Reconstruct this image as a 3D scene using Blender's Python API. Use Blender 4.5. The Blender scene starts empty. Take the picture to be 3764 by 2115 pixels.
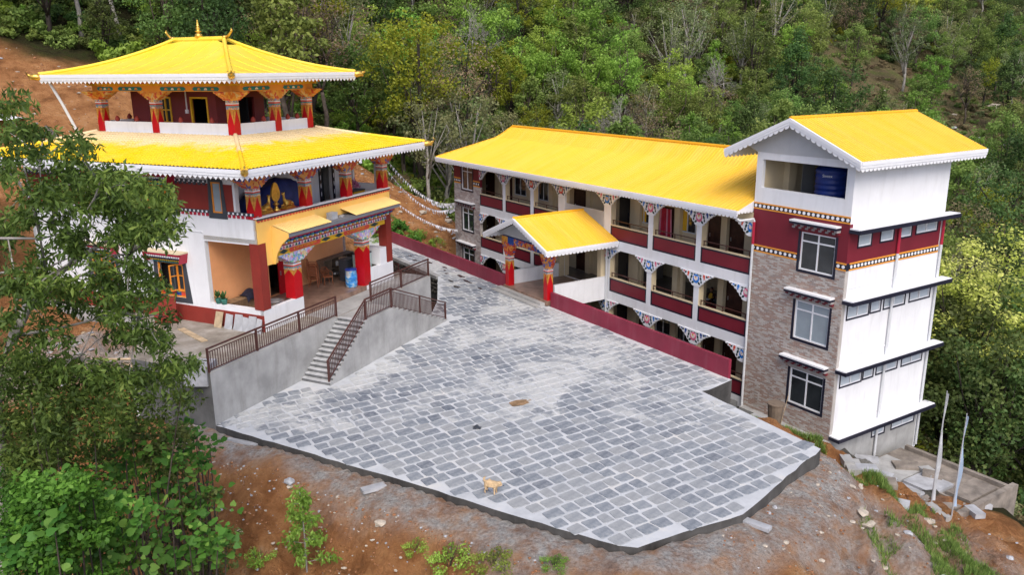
import bpy, math, random
import numpy as np
from mathutils import Matrix, Vector
R_ = math.radians
random.seed(7)
RNG = np.random.default_rng(11)
scene = bpy.context.scene
C = scene.collection

# ------------------------------------------------------------------ camera
cam_d = bpy.data.cameras.new('camera'); cam = bpy.data.objects.new('camera', cam_d); C.objects.link(cam)
cam_d.sensor_width = 36.0; cam_d.lens = 36.0 * 815.34 / 1024.0
cam_d.clip_start = 0.2; cam_d.clip_end = 3000
cam.matrix_world = Matrix.Translation((0, 0, 11.58)) @ Matrix.Rotation(R_(90 - 15.0), 4, 'X') @ Matrix.Rotation(R_(-0.527), 4, 'Z')
scene.camera = cam
# ------------------------------------------------------------------ world, sun, exposure
SUN_EL, SUN_AZ = 50.0, 170.0           # degrees; azimuth clockwise from +Y (north)
w = bpy.data.worlds.new('World'); scene.world = w; w.use_nodes = True
wn = w.node_tree.nodes; wn.clear()
sky = wn.new('ShaderNodeTexSky'); sky.sky_type = 'NISHITA'; sky.sun_disc = False
sky.sun_elevation = R_(SUN_EL); sky.sun_rotation = R_(SUN_AZ)
sky.air_density = 0.55; sky.dust_density = 8.0; sky.ozone_density = 0.3; sky.altitude = 1500
bg = wn.new('ShaderNodeBackground'); bg.inputs[1].default_value = 0.15
wo = wn.new('ShaderNodeOutputWorld')
w.node_tree.links.new(sky.outputs[0], bg.inputs[0]); w.node_tree.links.new(bg.outputs[0], wo.inputs[0])
sun_d = bpy.data.lights.new('sun', 'SUN'); sun = bpy.data.objects.new('sun', sun_d); C.objects.link(sun)
sun_d.energy = 1.1; sun_d.angle = R_(40); sun_d.color = (1.0, 0.95, 0.87)
_d = Vector((math.sin(R_(SUN_AZ)) * math.cos(R_(SUN_EL)), math.cos(R_(SUN_AZ)) * math.cos(R_(SUN_EL)), math.sin(R_(SUN_EL))))
sun.rotation_euler = _d.to_track_quat('Z', 'Y').to_euler()
vs = scene.view_settings
vs.view_transform = 'Standard'; vs.look = 'None'; vs.gamma = 1.0; vs.use_curve_mapping = False
vs.exposure = 0.88
scene.cycles.max_bounces = 6; scene.cycles.diffuse_bounces = 3; scene.cycles.transparent_max_bounces = 6
scene.cycles.use_denoising = True

# ------------------------------------------------------------------ materials
def sr(r, g, b):
    f = lambda c: (c / 255 / 12.92) if c / 255 <= 0.04045 else ((c / 255 + 0.055) / 1.055) ** 2.4
    return (f(r), f(g), f(b))
def nn(nt, typ, **kw):
    n = nt.nodes.new(typ)
    for k, v in kw.items():
        if k.startswith('i_'):
            key = k[2:]
            n.inputs[int(key) if key.isdigit() else key.replace('_', ' ')].default_value = v
        else: setattr(n, k, v)
    return n
def lk(nt, a, b): nt.links.new(a, b)
def rgba(c): return (c[0], c[1], c[2], 1.0)
def base_mat(name):
    m = bpy.data.materials.new(name); m.use_nodes = True
    nt = m.node_tree; nt.nodes.clear()
    out = nn(nt, 'ShaderNodeOutputMaterial'); b = nn(nt, 'ShaderNodeBsdfPrincipled')
    lk(nt, b.outputs[0], out.inputs[0])
    return m, nt, b
def ramp(nt, fac, stops, interp='LINEAR'):
    r = nn(nt, 'ShaderNodeValToRGB'); r.color_ramp.interpolation = interp
    els = r.color_ramp.elements
    while len(els) < len(stops): els.new(0.5)
    for e, (p, c) in zip(els, stops): e.position = p; e.color = rgba(c)
    lk(nt, fac, r.inputs[0]); return r.outputs[0]
def mixc(nt, fac, a, b, mode='MIX'):
    m = nn(nt, 'ShaderNodeMix', data_type='RGBA', blend_type=mode)
    if isinstance(fac, (int, float)): m.inputs[0].default_value = fac
    else: lk(nt, fac, m.inputs[0])
    for s, v in ((6, a), (7, b)):
        if isinstance(v, tuple): m.inputs[s].default_value = rgba(v)
        else: lk(nt, v, m.inputs[s])
    return m.outputs[2]
def noise(nt, scale, detail=4, rough=0.55, vec=None, dist=0.0):
    n = nn(nt, 'ShaderNodeTexNoise'); n.inputs['Scale'].default_value = scale; n.inputs['Detail'].default_value = detail
    n.inputs['Roughness'].default_value = rough; n.inputs['Distortion'].default_value = dist
    if vec is not None: lk(nt, vec, n.inputs['Vector'])
    return n.outputs[0]
def coord(nt, which='Object'):
    return nn(nt, 'ShaderNodeTexCoord').outputs[which]
def scaled(nt, vec, s):
    m = nn(nt, 'ShaderNodeMapping'); m.inputs['Scale'].default_value = s; lk(nt, vec, m.inputs[0]); return m.outputs[0]
def bump(nt, b, h, strength, dist=0.02):
    n = nn(nt, 'ShaderNodeBump'); n.inputs['Strength'].default_value = strength; n.inputs['Distance'].default_value = dist
    lk(nt, h, n.inputs['Height']); lk(nt, n.outputs[0], b.inputs['Normal'])
MATS = {}
def paint(name, col, rough=0.6, var=0.08, scale=1.2, stain=0.0, stain_col=(0.2, 0.18, 0.15), bmp=0.0, bscale=40, metal=0.0, spec=0.4):
    """painted or plain surface: mottled base colour, optional vertical weather stains, fine relief"""
    m, nt, b = base_mat(name)
    v = coord(nt)
    n1 = noise(nt, scale, 6, 0.6, v)
    dark = tuple(c * (1 - 2.2 * var) for c in col); lite = tuple(min(1, c * (1 + 1.2 * var)) for c in col)
    c = ramp(nt, n1, [(0.3, dark), (0.7, lite)])
    if stain > 0:
        st = noise(nt, 1.0, 8, 0.65, scaled(nt, v, (2.2, 2.2, 0.35)), 0.3)
        f = ramp(nt, st, [(0.5, (0, 0, 0)), (0.75, (stain, stain, stain))])
        c = mixc(nt, f, c, stain_col)
    lk(nt, c, b.inputs['Base Color'])
    b.inputs['Roughness'].default_value = rough; b.inputs['Metallic'].default_value = metal
    b.inputs['Specular IOR Level'].default_value = spec
    if bmp > 0: bump(nt, b, noise(nt, bscale, 4, 0.6, v), bmp)
    MATS[name] = m; return m

WHITE = paint('white_paint', (0.80, 0.81, 0.83), 0.7, 0.03, 0.8, 0.34, (0.50, 0.50, 0.49), 0.15, 25)
WHITE_CLEAN = paint('white_enamel', (0.82, 0.83, 0.86), 0.45, 0.02)
CREAM = paint('cream_paint', (0.66, 0.55, 0.36), 0.7, 0.05, 0.7, 0.08)
MAROON = paint('maroon_paint', sr(118, 32, 46), 0.55, 0.06, 0.9, 0.06, (0.12, 0.03, 0.04))
MAROON_WALL = paint('maroon_wall_paint', sr(140, 44, 66), 0.5, 0.10, 0.6, 0.18, (0.42, 0.2, 0.24), 0.1, 18)
REDBROWN = paint('red_oxide_paint', sr(138, 48, 38), 0.6, 0.08, 1.0, 0.08)
PAVRED = paint('dull_maroon_paint', sr(122, 46, 44), 0.65, 0.06, 1.0, 0.06)
NAVY = paint('black_blue_paint', (0.016, 0.016, 0.032), 0.45, 0.1)
CANOPY = paint('grey_canopy_edge', (0.17, 0.18, 0.20), 0.6, 0.1)
SLATE = paint('charcoal_paint', (0.055, 0.062, 0.075), 0.5, 0.1)
ORANGE = paint('orange_paint', (0.80, 0.33, 0.045), 0.5, 0.06)
PEACH = paint('peach_paint', (0.95, 0.43, 0.19), 0.7, 0.08, 0.5, 0.25, (0.95, 0.56, 0.30))
YELLOWP = paint('mustard_wall_paint', (0.95, 0.57, 0.14), 0.6, 0.06, 0.5, 0.25, (0.88, 0.64, 0.26))
RED = paint('lacquer_red', (0.50, 0.006, 0.012), 0.28, 0.05, 1.0)
CRIMSON = paint('crimson_paint', (0.42, 0.02, 0.05), 0.4, 0.06)
GOLD = paint('gold_leaf', (0.80, 0.50, 0.10), 0.28, 0.1, 6, metal=0.75)
BROWN_METAL = paint('brown_railing_paint', (0.085, 0.032, 0.026), 0.38, 0.12, 4)
CHOC = paint('chocolate_door_wood', (0.05, 0.018, 0.011), 0.5, 0.25, 3)
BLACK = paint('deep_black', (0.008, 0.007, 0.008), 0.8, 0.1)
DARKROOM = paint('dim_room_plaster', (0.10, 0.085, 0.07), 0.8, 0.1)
CONC = paint('cast_concrete', (0.40, 0.40, 0.39), 0.85, 0.14, 0.9, 0.5, (0.20, 0.19, 0.17), 0.3, 30)
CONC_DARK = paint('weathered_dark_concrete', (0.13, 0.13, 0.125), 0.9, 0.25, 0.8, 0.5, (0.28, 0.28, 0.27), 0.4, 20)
SLABC = paint('grey_stone_slab', (0.43, 0.44, 0.46), 0.7, 0.18, 1.6, 0.3, (0.25, 0.25, 0.26), 0.3, 20)
GLASS = paint('dark_window_glass', (0.03, 0.035, 0.04), 0.06, 0.2, 1.0, spec=0.8)
FROST = paint('frosted_glass', (0.32, 0.38, 0.42), 0.25, 0.06, 1.0, spec=0.6)
LOUVRE = paint('louvre_glass', (0.50, 0.55, 0.58), 0.25, 0.05)
WINORANGE = paint('orange_window_wood', (0.75, 0.27, 0.03), 0.45, 0.08, 3)
WINYEL = paint('yellow_window_wood', (0.80, 0.46, 0.02), 0.45, 0.08, 3)
PIPE = paint('grey_plastic_pipe', (0.62, 0.64, 0.66), 0.4, 0.04)
WOOD = paint('weathered_timber', (0.30, 0.19, 0.10), 0.8, 0.25, 3, 0.2, bmp=0.3)
WOODPALE = paint('pale_sawn_timber', (0.50, 0.38, 0.24), 0.8, 0.2, 3, 0.2)
CANE = paint('brown_moulded_plastic', (0.36, 0.12, 0.05), 0.45, 0.1)
TARP = paint('navy_tarpaulin', (0.025, 0.045, 0.20), 0.5, 0.2, 2, bmp=0.6, bscale=3)
FLOORT = paint('brown_floor_tile', (0.30, 0.19, 0.14), 0.35, 0.2, 2.5, 0.3, (0.4, 0.3, 0.24))
FLOORG = paint('grey_floor_tile', (0.17, 0.15, 0.14), 0.22, 0.08, 1.5)
GABLE = paint('grey_board', (0.50, 0.51, 0.52), 0.7, 0.04, 1.0, 0.1)
STEEL = paint('brushed_aluminium', (0.55, 0.55, 0.56), 0.35, 0.15, 3, metal=0.8)
BLUEP = paint('blue_plastic', (0.015, 0.06, 0.42), 0.35, 0.15)
TEAL = paint('teal_paint', (0.02, 0.22, 0.25), 0.5, 0.1)
BLUEO = paint('ornament_blue', (0.02, 0.07, 0.30), 0.5, 0.1)
GREENO = paint('ornament_green', (0.03, 0.20, 0.08), 0.5, 0.15)
PINK = paint('ornament_pink', (0.72, 0.16, 0.28), 0.5, 0.15)
SKYB = paint('ornament_sky_blue', (0.02, 0.22, 0.70), 0.5, 0.15)
CORAL = paint('ornament_coral', (0.72, 0.09, 0.05), 0.5, 0.15)
PALEP = paint('ornament_pale', (0.85, 0.74, 0.70), 0.5, 0.05)
DKGREEN = paint('ornament_leaf', (0.02, 0.055, 0.06), 0.5, 0.1)
CLOTHW = paint('white_prayer_cloth', (0.80, 0.80, 0.84), 0.8, 0.04)

def roof_paint(name, col, fade_z=None, run=None):
    m, nt, b = base_mat(name); v = coord(nt)
    n1 = noise(nt, 0.35, 5, 0.6, v)
    c = ramp(nt, n1, [(0.3, tuple(x * 0.93 for x in col)), (0.7, col)])
    d = noise(nt, 2.5, 6, 0.7, v); f = ramp(nt, d, [(0.62, (0, 0, 0)), (0.85, (0.25, 0.25, 0.25))])
    c = mixc(nt, f, c, tuple(x * 0.55 for x in col))
    if run:                                   # dust and fading washed down the ribs, sheet by sheet
        st = noise(nt, 1.0, 6, 0.7, scaled(nt, v, run), 0.1); c = mixc(nt, ramp(nt, st, [(0.38, (0.0, 0.0, 0.0)), (0.72, (0.55, 0.55, 0.55))]), c, (min(1, col[0] * 1.04), col[1] * 1.08, col[2] + 0.1))
        st = noise(nt, 1.0, 7, 0.75, scaled(nt, v, tuple(k * 1.9 for k in run)), 0.1); c = mixc(nt, ramp(nt, st, [(0.56, (0.0, 0.0, 0.0)), (0.8, (0.5, 0.5, 0.5))]), c, (col[0] * 0.62, col[1] * 0.5, 0.03))
    if fade_z:
        z0, z1, pale = fade_z            # paint washed out where water runs off the upper floor
        sep = nn(nt, 'ShaderNodeSeparateXYZ'); lk(nt, v, sep.inputs[0])
        mr = nn(nt, 'ShaderNodeMapRange'); mr.inputs[1].default_value = z0; mr.inputs[2].default_value = z1; lk(nt, sep.outputs[2], mr.inputs[0])
        st = noise(nt, 1.0, 8, 0.75, scaled(nt, v, (1.3, 1.3, 0.2)), 0.4)
        add = nn(nt, 'ShaderNodeMath', operation='ADD'); lk(nt, mr.outputs[0], add.inputs[0]); lk(nt, st, add.inputs[1])
        f2 = ramp(nt, add.outputs[0], [(0.78, (0, 0, 0)), (1.0, (0.85, 0.85, 0.85))])
        c = mixc(nt, f2, c, pale)
    lk(nt, c, b.inputs['Base Color']); b.inputs['Roughness'].default_value = 0.55; b.inputs['Specular IOR Level'].default_value = 0.25
    return m
ROOF_Y = roof_paint('yellow_sheet_hostel', (0.88, 0.535, 0.038), run=(1.5, 0.12, 0.12))
ROOF_W = roof_paint('yellow_sheet_tower', (0.88, 0.525, 0.042), run=(0.12, 1.5, 0.12))
ROOF_T = roof_paint('yellow_sheet_pavilion', (0.84, 0.60, 0.035), run=(0.5, 0.5, 0.3))
ROOF_L = roof_paint('yellow_tile_sheet', (0.84, 0.57, 0.006), (8.12, 9.1, (0.74, 0.62, 0.42)), (0.8, 0.8, 0.3))
ROOF_A = roof_paint('pale_yellow_awning', (0.92, 0.66, 0.26))
RIDGE = roof_paint('orange_yellow_capping', (0.85, 0.42, 0.02))

def ornament(name, cols, scale, ground, feature='F1'):
    """dense painted scroll-work: small colour fields with pale outlines"""
    m, nt, b = base_mat(name); v = coord(nt)
    wv = nn(nt, 'ShaderNodeTexNoise'); wv.inputs['Scale'].default_value = scale * 0.6; lk(nt, v, wv.inputs['Vector'])
    vm = nn(nt, 'ShaderNodeVectorMath', operation='MULTIPLY_ADD'); lk(nt, wv.outputs[1], vm.inputs[0]); vm.inputs[1].default_value = (0.25, 0.25, 0.25); lk(nt, v, vm.inputs[2])
    vo = nn(nt, 'ShaderNodeTexVoronoi'); vo.inputs['Scale'].default_value = scale; lk(nt, vm.outputs[0], vo.inputs['Vector'])
    sep = nn(nt, 'ShaderNodeSeparateColor'); lk(nt, vo.outputs['Color'], sep.inputs[0])
    k = len(cols); c = ramp(nt, sep.outputs[0], [(i / k, cc) for i, cc in enumerate(cols)], 'CONSTANT')
    ed = nn(nt, 'ShaderNodeTexVoronoi', feature='DISTANCE_TO_EDGE'); ed.inputs['Scale'].default_value = scale; lk(nt, vm.outputs[0], ed.inputs['Vector'])
    f = ramp(nt, ed.outputs['Distance'], [(0.015, (0.8, 0.8, 0.8)), (0.05, (0, 0, 0))])
    c = mixc(nt, f, c, ground); lk(nt, c, b.inputs['Base Color']); b.inputs['Roughness'].default_value = 0.5
    return m
ORN_GOLD = ornament('painted_scrolls_gold', [(0.75, 0.30, 0.04), (0.62, 0.07, 0.03), (0.80, 0.42, 0.06), (0.70, 0.22, 0.03), (0.72, 0.50, 0.2)], 7, (0.70, 0.36, 0.06))
ORN_RED = ornament('painted_scrolls_red', [(0.45, 0.03, 0.02), (0.72, 0.28, 0.05), (0.05, 0.10, 0.35), (0.55, 0.05, 0.04), (0.62, 0.30, 0.08)], 7, (0.60, 0.22, 0.05))
ORN_MULTI = ornament('painted_clouds', [(0.55, 0.40, 0.75), (0.20, 0.35, 0.65), (0.75, 0.70, 0.72), (0.15, 0.45, 0.30), (0.70, 0.22, 0.25), (0.75, 0.55, 0.25)], 8, (0.78, 0.76, 0.80))
ORN_BAND = ornament('painted_bands', [(0.60, 0.12, 0.05), (0.12, 0.32, 0.34), (0.72, 0.55, 0.35), (0.15, 0.18, 0.45), (0.72, 0.35, 0.06)], 16, (0.7, 0.6, 0.45))

def brick_mat(name, cols, attr='v'):
    m, nt, b = base_mat(name)
    a = nn(nt, 'ShaderNodeAttribute', attribute_name=attr)
    c = ramp(nt, a.outputs['Fac'], cols, 'CONSTANT')
    n1 = noise(nt, 18, 3, 0.6, coord(nt)); c = mixc(nt, 0.25, c, ramp(nt, n1, [(0.3, (0.12, 0.1, 0.09)), (0.7, (0.6, 0.56, 0.52))]))
    lk(nt, c, b.inputs['Base Color']); b.inputs['Roughness'].default_value = 0.6; return m
BRICK = brick_mat('brick_tile_mix', [(0, (0.40, 0.26, 0.20)), (0.25, (0.52, 0.48, 0.44)), (0.5, (0.36, 0.23, 0.18)), (0.64, (0.46, 0.37, 0.31)), (0.78, (0.60, 0.56, 0.52)), (0.93, (0.32, 0.26, 0.23))])
GROUT = paint('brick_grout', (0.46, 0.43, 0.40), 0.9, 0.1)
STONEC = brick_mat('stone_tile_mix', [(0, (0.38, 0.30, 0.28)), (0.25, (0.46, 0.42, 0.41)), (0.5, (0.34, 0.27, 0.25)), (0.7, (0.53, 0.48, 0.46)), (0.88, (0.28, 0.24, 0.24))])

# ------------------------------------------------------------------ mesh builder
class MB:
    def __init__(s): s.v = []; s.f = []; s.m = []
    def quad(s, a, b, c, d, m=0):
        n = len(s.v); s.v += [a, b, c, d]; s.f.append((n, n + 1, n + 2, n + 3)); s.m.append(m); return s
    def poly(s, pts, m=0):
        n = len(s.v); s.v += list(pts); s.f.append(tuple(range(n, n + len(pts)))); s.m.append(m); return s
    def box(s, x0, x1, y0, y1, z0, z1, m=0):
        n = len(s.v)
        s.v += [(x0, y0, z0), (x1, y0, z0), (x1, y1, z0), (x0, y1, z0), (x0, y0, z1), (x1, y0, z1), (x1, y1, z1), (x0, y1, z1)]
        for q in ((0, 3, 2, 1), (4, 5, 6, 7), (0, 1, 5, 4), (1, 2, 6, 5), (2, 3, 7, 6), (3, 0, 4, 7)): s.f.append(tuple(n + i for i in q)); s.m.append(m)
        return s
    def prism(s, pts, a, b, fn, m=0, caps=True):
        """2-D outline pts -> fn(p,q,depth); sides between depth a and b"""
        k = len(pts); n = len(s.v)
        s.v += [fn(p, q, a) for p, q in pts] + [fn(p, q, b) for p, q in pts]
        for i in range(k): s.f.append((n + i, n + (i + 1) % k, n + k + (i + 1) % k, n + k + i)); s.m.append(m)
        if caps:
            s.f.append(tuple(n + i for i in range(k))); s.m.append(m)
            s.f.append(tuple(n + k + i for i in reversed(range(k)))); s.m.append(m)
        return s
    def tube(s, path, r, n=6, m=0, closed=False):
        P = [Vector(p) for p in path]; rr = r if isinstance(r, (list, tuple)) else [r] * len(P)
        base = len(s.v); up = Vector((0, 0, 1))
        for i, p in enumerate(P):
            d = (P[min(i + 1, len(P) - 1)] - P[max(i - 1, 0)])
            if d.length < 1e-9: d = Vector((0, 0, 1))
            d.normalize(); a = d.cross(up if abs(d.z) < 0.95 else Vector((1, 0, 0))).normalized(); b = d.cross(a)
            for k in range(n):
                t = 2 * math.pi * k / n; s.v.append(tuple(p + (a * math.cos(t) + b * math.sin(t)) * rr[i]))
        for i in range(len(P) - 1):
            for k in range(n):
                k2 = (k + 1) % n
                s.f.append((base + i * n + k, base + i * n + k2, base + (i + 1) * n + k2, base + (i + 1) * n + k)); s.m.append(m)
        s.f.append(tuple(base + k for k in reversed(range(n)))); s.m.append(m)
        s.f.append(tuple(base + (len(P) - 1) * n + k for k in range(n))); s.m.append(m)
        return s
    def lathe(s, prof, c=(0, 0, 0), n=16, m=0):
        base = len(s.v)
        for r, z in prof:
            for k in range(n):
                t = 2 * math.pi * k / n; s.v.append((c[0] + r * math.cos(t), c[1] + r * math.sin(t), c[2] + z))
        for i in range(len(prof) - 1):
            for k in range(n):
                k2 = (k + 1) % n
                s.f.append((base + i * n + k, base + i * n + k2, base + (i + 1) * n + k2, base + (i + 1) * n + k)); s.m.append(m)
        s.f.append(tuple(base + k for k in reversed(range(n)))); s.m.append(m)
        s.f.append(tuple(base + (len(prof) - 1) * n + k for k in range(n))); s.m.append(m)
        return s
    def mesh(s, name, mats, smooth=False):
        me = bpy.data.meshes.new(name); me.from_pydata([tuple(map(float, p)) for p in s.v], [], s.f)
        mats = mats if isinstance(mats, (list, tuple)) else [mats]
        for mt in mats: me.materials.append(mt)
        if len(mats) > 1: me.polygons.foreach_set('material_index', s.m)
        if smooth: me.polygons.foreach_set('use_smooth', [True] * len(me.polygons))
        me.update(); return me
def link(name, data, parent=None, loc=(0, 0, 0), rz=0.0, label=None, category=None, group=None, kind=None, scale=None):
    o = bpy.data.objects.new(name, data); C.objects.link(o)
    if parent is not None: o.parent = parent
    o.location = loc; o.rotation_euler = (0, 0, rz)
    if scale is not None: o.scale = scale if isinstance(scale, (tuple, list)) else (scale,) * 3
    if label: o['label'] = label
    if category: o['category'] = category
    if group: o['group'] = group
    if kind: o['kind'] = kind
    return o
def part(name, mb, mats, parent, smooth=False, **kw):
    return link(name, mb.mesh(name, mats, smooth), parent, **kw)
# frames: T = temple, H = hostel (local x to the right along the facade, y to the back)
TF = (Vector((-10.64, 33.503, 0)), R_(64.99)); HF = (Vector((13.982, 33.126, 0)), R_(122.354 - 180))
def fw(fr, x, y, z=0.0):
    c, s_ = math.cos(fr[1]), math.sin(fr[1]); return (fr[0].x + c * x - s_ * y, fr[0].y + s_ * x + c * y, z)
def to_local(fr, X, Y):
    c, s_ = math.cos(fr[1]), math.sin(fr[1]); dx, dy = X - fr[0].x, Y - fr[0].y
    return (c * dx + s_ * dy, -s_ * dx + c * dy)
def thing(name, label, category, fr=None, at=(0, 0, 0), rz=0.0, group=None):
    if fr is not None: at = fw(fr, *at); rz = rz + fr[1]
    return link(name, None, None, at, rz, label, category, group)
def solo(name, mb, mats, label, category, fr=None, at=(0, 0, 0), rz=0.0, group=None, kind=None, smooth=False, scale=None):
    if fr is not None: at = fw(fr, *at); rz = rz + fr[1]
    return link(name, mb.mesh(name, mats, smooth), None, at, rz, label, category, group, kind, scale)
def struct(name, mb, mats, fr=None, at=(0, 0, 0), smooth=False, kind='structure'):
    rz = 0.0
    if fr is not None: at = fw(fr, *at); rz = fr[1]
    return link(name, mb.mesh(name, mats, smooth), None, at, rz, kind=kind)
# face maps: (along, height, depth inwards) -> local xyz
def fmap(face, off):
    if face == 'front': return lambda a, z, d=0.0: (a, off + d, z)
    if face == 'right': return lambda a, z, d=0.0: (off - d, a, z)
    if face == 'left': return lambda a, z, d=0.0: (off + d, a, z)
def fbox(mb, f, a0, a1, z0, z1, d0, d1, m=0):
    p = [f(a0, z0, d0), f(a1, z1, d1)]
    return mb.box(min(p[0][0], p[1][0]), max(p[0][0], p[1][0]), min(p[0][1], p[1][1]), max(p[0][1], p[1][1]), z0, z1, m)
def wall_holes(mb, f, a0, a1, z0, z1, th, holes, m=0):
    """solid wall slab with real openings"""
    As = sorted({a0, a1, *[h[0] for h in holes], *[h[1] for h in holes]}); As = [a for a in As if a0 <= a <= a1]
    for i in range(len(As) - 1):
        l, r = As[i], As[i + 1]; mid = (l + r) / 2
        hs = sorted([(max(z0, h[2]), min(z1, h[3])) for h in holes if h[0] < mid < h[1] and h[3] > z0 + 1e-4 and h[2] < z1 - 1e-4])
        z = z0
        for b, t in hs:
            if b > z + 1e-4: fbox(mb, f, l, r, z, b, 0, th, m)
            z = max(z, t)
        if z < z1 - 1e-4: fbox(mb, f, l, r, z, z1, 0, th, m)
    return mb
# ------------------------------------------------------------------ terrain
CP = np.array([
 # shoulder and bare slope below the paved yard
 (-12.2,27.6,-1.75),(-8,25.3,-1.58),(-4,23.1,-1.56),(0,20.8,-1.6),(2.8,19.0,-1.72),(5,19.2,-1.75),(7.9,21.4,-1.9),(9.8,23.6,-2.0),(11.6,26.0,-2.25),(12.3,27.6,-2.7),
 (-14.2,25.3,-4.2),(-10,22.3,-4.1),(-6,20.0,-4.0),(-2,17.9,-3.8),(1.5,16.2,-3.6),(-16.5,21,-7.8),(-12,17.5,-8),(-7,14.5,-8),(-1,13,-7),(4,14,-4.6),(9,17,-4.2),(14,21,-5.0),(8,9,-8),(0,6,-12),(-12,6,-14),(18,12,-9),(-25,12,-15),(30,15,-14),
 # beside the tower
 (10.0,30.6,-2.3),(11.6,30.2,-2.9),(12.8,31.0,-3.9),(9.6,32.6,-2.9),(10.4,34.3,-4.2),(14,32.2,-4.7),(11.6,36,-4.7),(16.7,33,-5.8),(16.5,29,-5.3),(20.4,31.2,-6.3),(17.5,25.5,-5.6),(23,24,-8),(24.5,30.5,-9.5),(30,30,-14),(32,42,-17),(45,55,-24),(24,40,-10.5),(60,40,-28),
 # under the buildings
 (0,30,-2.4),(-6,32,-2.4),(4,26,-2.4),(6,36,-3.2),(0,42,-2.5),(8.5,40,-4.9),(5.7,45,-4.9),(0,53,-4.9),(-5,60,-4.6),(17,40,-7.5),(12,52,-7),(5,64,-5.2),(-1,67,-3.2),
 (-9,36,-2.4),(-12,40,-1.2),(-16,42,-0.6),(-8,44,-2.6),(-10,50,-2.4),(-6,52,-2.8),(-14,34,-1.0),(-19,45,0.0),(-21,38,0.0),
 # debris ground left of the temple
 (-15,31.2,-0.9),(-19,33.5,0.35),(-18.5,30.5,-0.7),(-16.5,28.2,-2.2),(-18,25,-4.8),(-24,38,0.8),(-24,29,-3),(-31,36,1.2),(-30,24,-7),(-27,43,1.2),
 # cut bank behind the temple
 (-25,50,3.6),(-33,49,5.5),(-30,56,8.6),(-36,56,10.5),(-33,62,12.6),(-43,56,13.4),(-26,63,10),(-19,55,4.0),(-15,58,1.5),(-42,44,9),
 # spoil bank by the hostel end
 (-10.5,62.5,-1.0),(-12.5,64,0.6),(-11,67,1.6),(-13.5,69,4.0),(-8.5,67.5,0.2),(-7,70,0.6),(-4.5,68,-1.6),(-2,69,-3.2),(-17,69,6.2),(-10,76,0.5),(-4,76,-4),(2,76,-6.5),(-17,78,5),(-24,72,10),
 # valley and far slopes
 (10,82,-9),(20,72,-10),(32,62,-15),(-10,92,2),(-28,92,17),(-50,82,28),(-70,70,32),(5,105,3),(22,105,-2),(40,100,-8),(60,95,-14),(-20,125,26),(-60,130,50),(10,140,20),(40,145,10),(70,140,0),(100,140,-2),(130,150,0),
 (30,180,38),(70,185,20),(105,180,8),(140,190,10),(0,200,60),(60,240,62),(120,240,40),(180,240,36),(-60,220,90),(60,310,105),(150,320,95),(260,300,90),(-120,320,140),(220,180,12),(260,120,0),(150,90,-16),(100,60,-28),(340,400,140),(0,420,170),(-220,250,130),(-120,120,55),(-110,60,40),(-80,30,10),(-60,10,-5),(90,10,-30),(180,40,-25),(-40,-20,-20),(40,-20,-22),(-120,-20,-10),(140,-20,-30),(320,20,-20),(-240,100,80),(340,220,50)], float)
def _fit():
    P = CP[:, :2] / 50.0; n = len(P)
    d = np.linalg.norm(P[:, None] - P[None], axis=2)
    K = d + np.eye(n) * 1e-4                      # linear kernel: no overshoot
    A = np.zeros((n + 1, n + 1)); A[:n, :n] = K; A[:n, n] = 1; A[n, :n] = 1
    return np.linalg.solve(A, np.append(CP[:, 2], 0.0))
_W = _fit()
def ground(x, y):
    x = np.asarray(x, float); y = np.asarray(y, float); sh = x.shape
    q = np.stack([x.ravel(), y.ravel()], 1) / 50.0; out = np.empty(len(q))
    for i in range(0, len(q), 20000):
        d = np.linalg.norm(q[i:i + 20000, None] - CP[None, :, :2] / 50.0, axis=2); out[i:i + 20000] = d @ _W[:-1] + _W[-1]
    return out.reshape(sh)
def vnoise(x, y, seed=0):
    xi = np.floor(x).astype(int); yi = np.floor(y).astype(int); fx = x - xi; fy = y - yi
    fx = fx * fx * (3 - 2 * fx); fy = fy * fy * (3 - 2 * fy)
    def h(a, b):
        n = (a * 374761393 + b * 668265263 + seed * 974711) & 0x7fffffff
        n = ((n ^ (n >> 13)) * 1274126177) & 0x7fffffff
        return (n & 0xffff) / 65535.0
    return (h(xi, yi) * (1 - fx) + h(xi + 1, yi) * fx) * (1 - fy) + (h(xi, yi + 1) * (1 - fx) + h(xi + 1, yi + 1) * fx) * fy
def fbm(x, y, o=4, seed=0):
    s_ = 0; a = 0.5
    for k in range(o): s_ = s_ + a * vnoise(x * 2 ** k, y * 2 ** k, seed + k); a *= 0.5
    return s_
def sstep(a, b, x): t = np.clip((x - a) / (b - a), 0, 1); return t * t * (3 - 2 * t)
# outline of the paved yard (world x, y)
YARD = [(-11.38, 28.61), (-3.82, 24.26), (1.24, 21.17), (2.97, 20.24), (3.45, 20.14), (3.95, 20.42), (6.86, 21.85), (10.78, 26.14),
        fw(HF, -1.95, -6.05)[:2], fw(HF, -1.88, -5.7)[:2], fw(HF, -1.95, -5.2)[:2], fw(HF, -2.15, -4.05)[:2], fw(HF, -15.6, -4.05)[:2], fw(HF, -40.0, -4.05)[:2], fw(HF, -40.0, -6.1)[:2], fw(HF, -25.5, -6.1)[:2], fw(TF, 13.6, -0.6)[:2], fw(TF, 11.4, -1.5)[:2], fw(TF, -4.75, -1.5)[:2]]
def in_poly(x, y, poly):
    x = np.asarray(x); y = np.asarray(y); r = np.zeros(x.shape, bool); n = len(poly)
    for i in range(n):
        x1, y1 = poly[i]; x2, y2 = poly[(i + 1) % n]
        c = ((y1 > y) != (y2 > y)) & (x < (x2 - x1) * (y - y1) / (y2 - y1 + 1e-12) + x1); r ^= c
    return r
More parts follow.
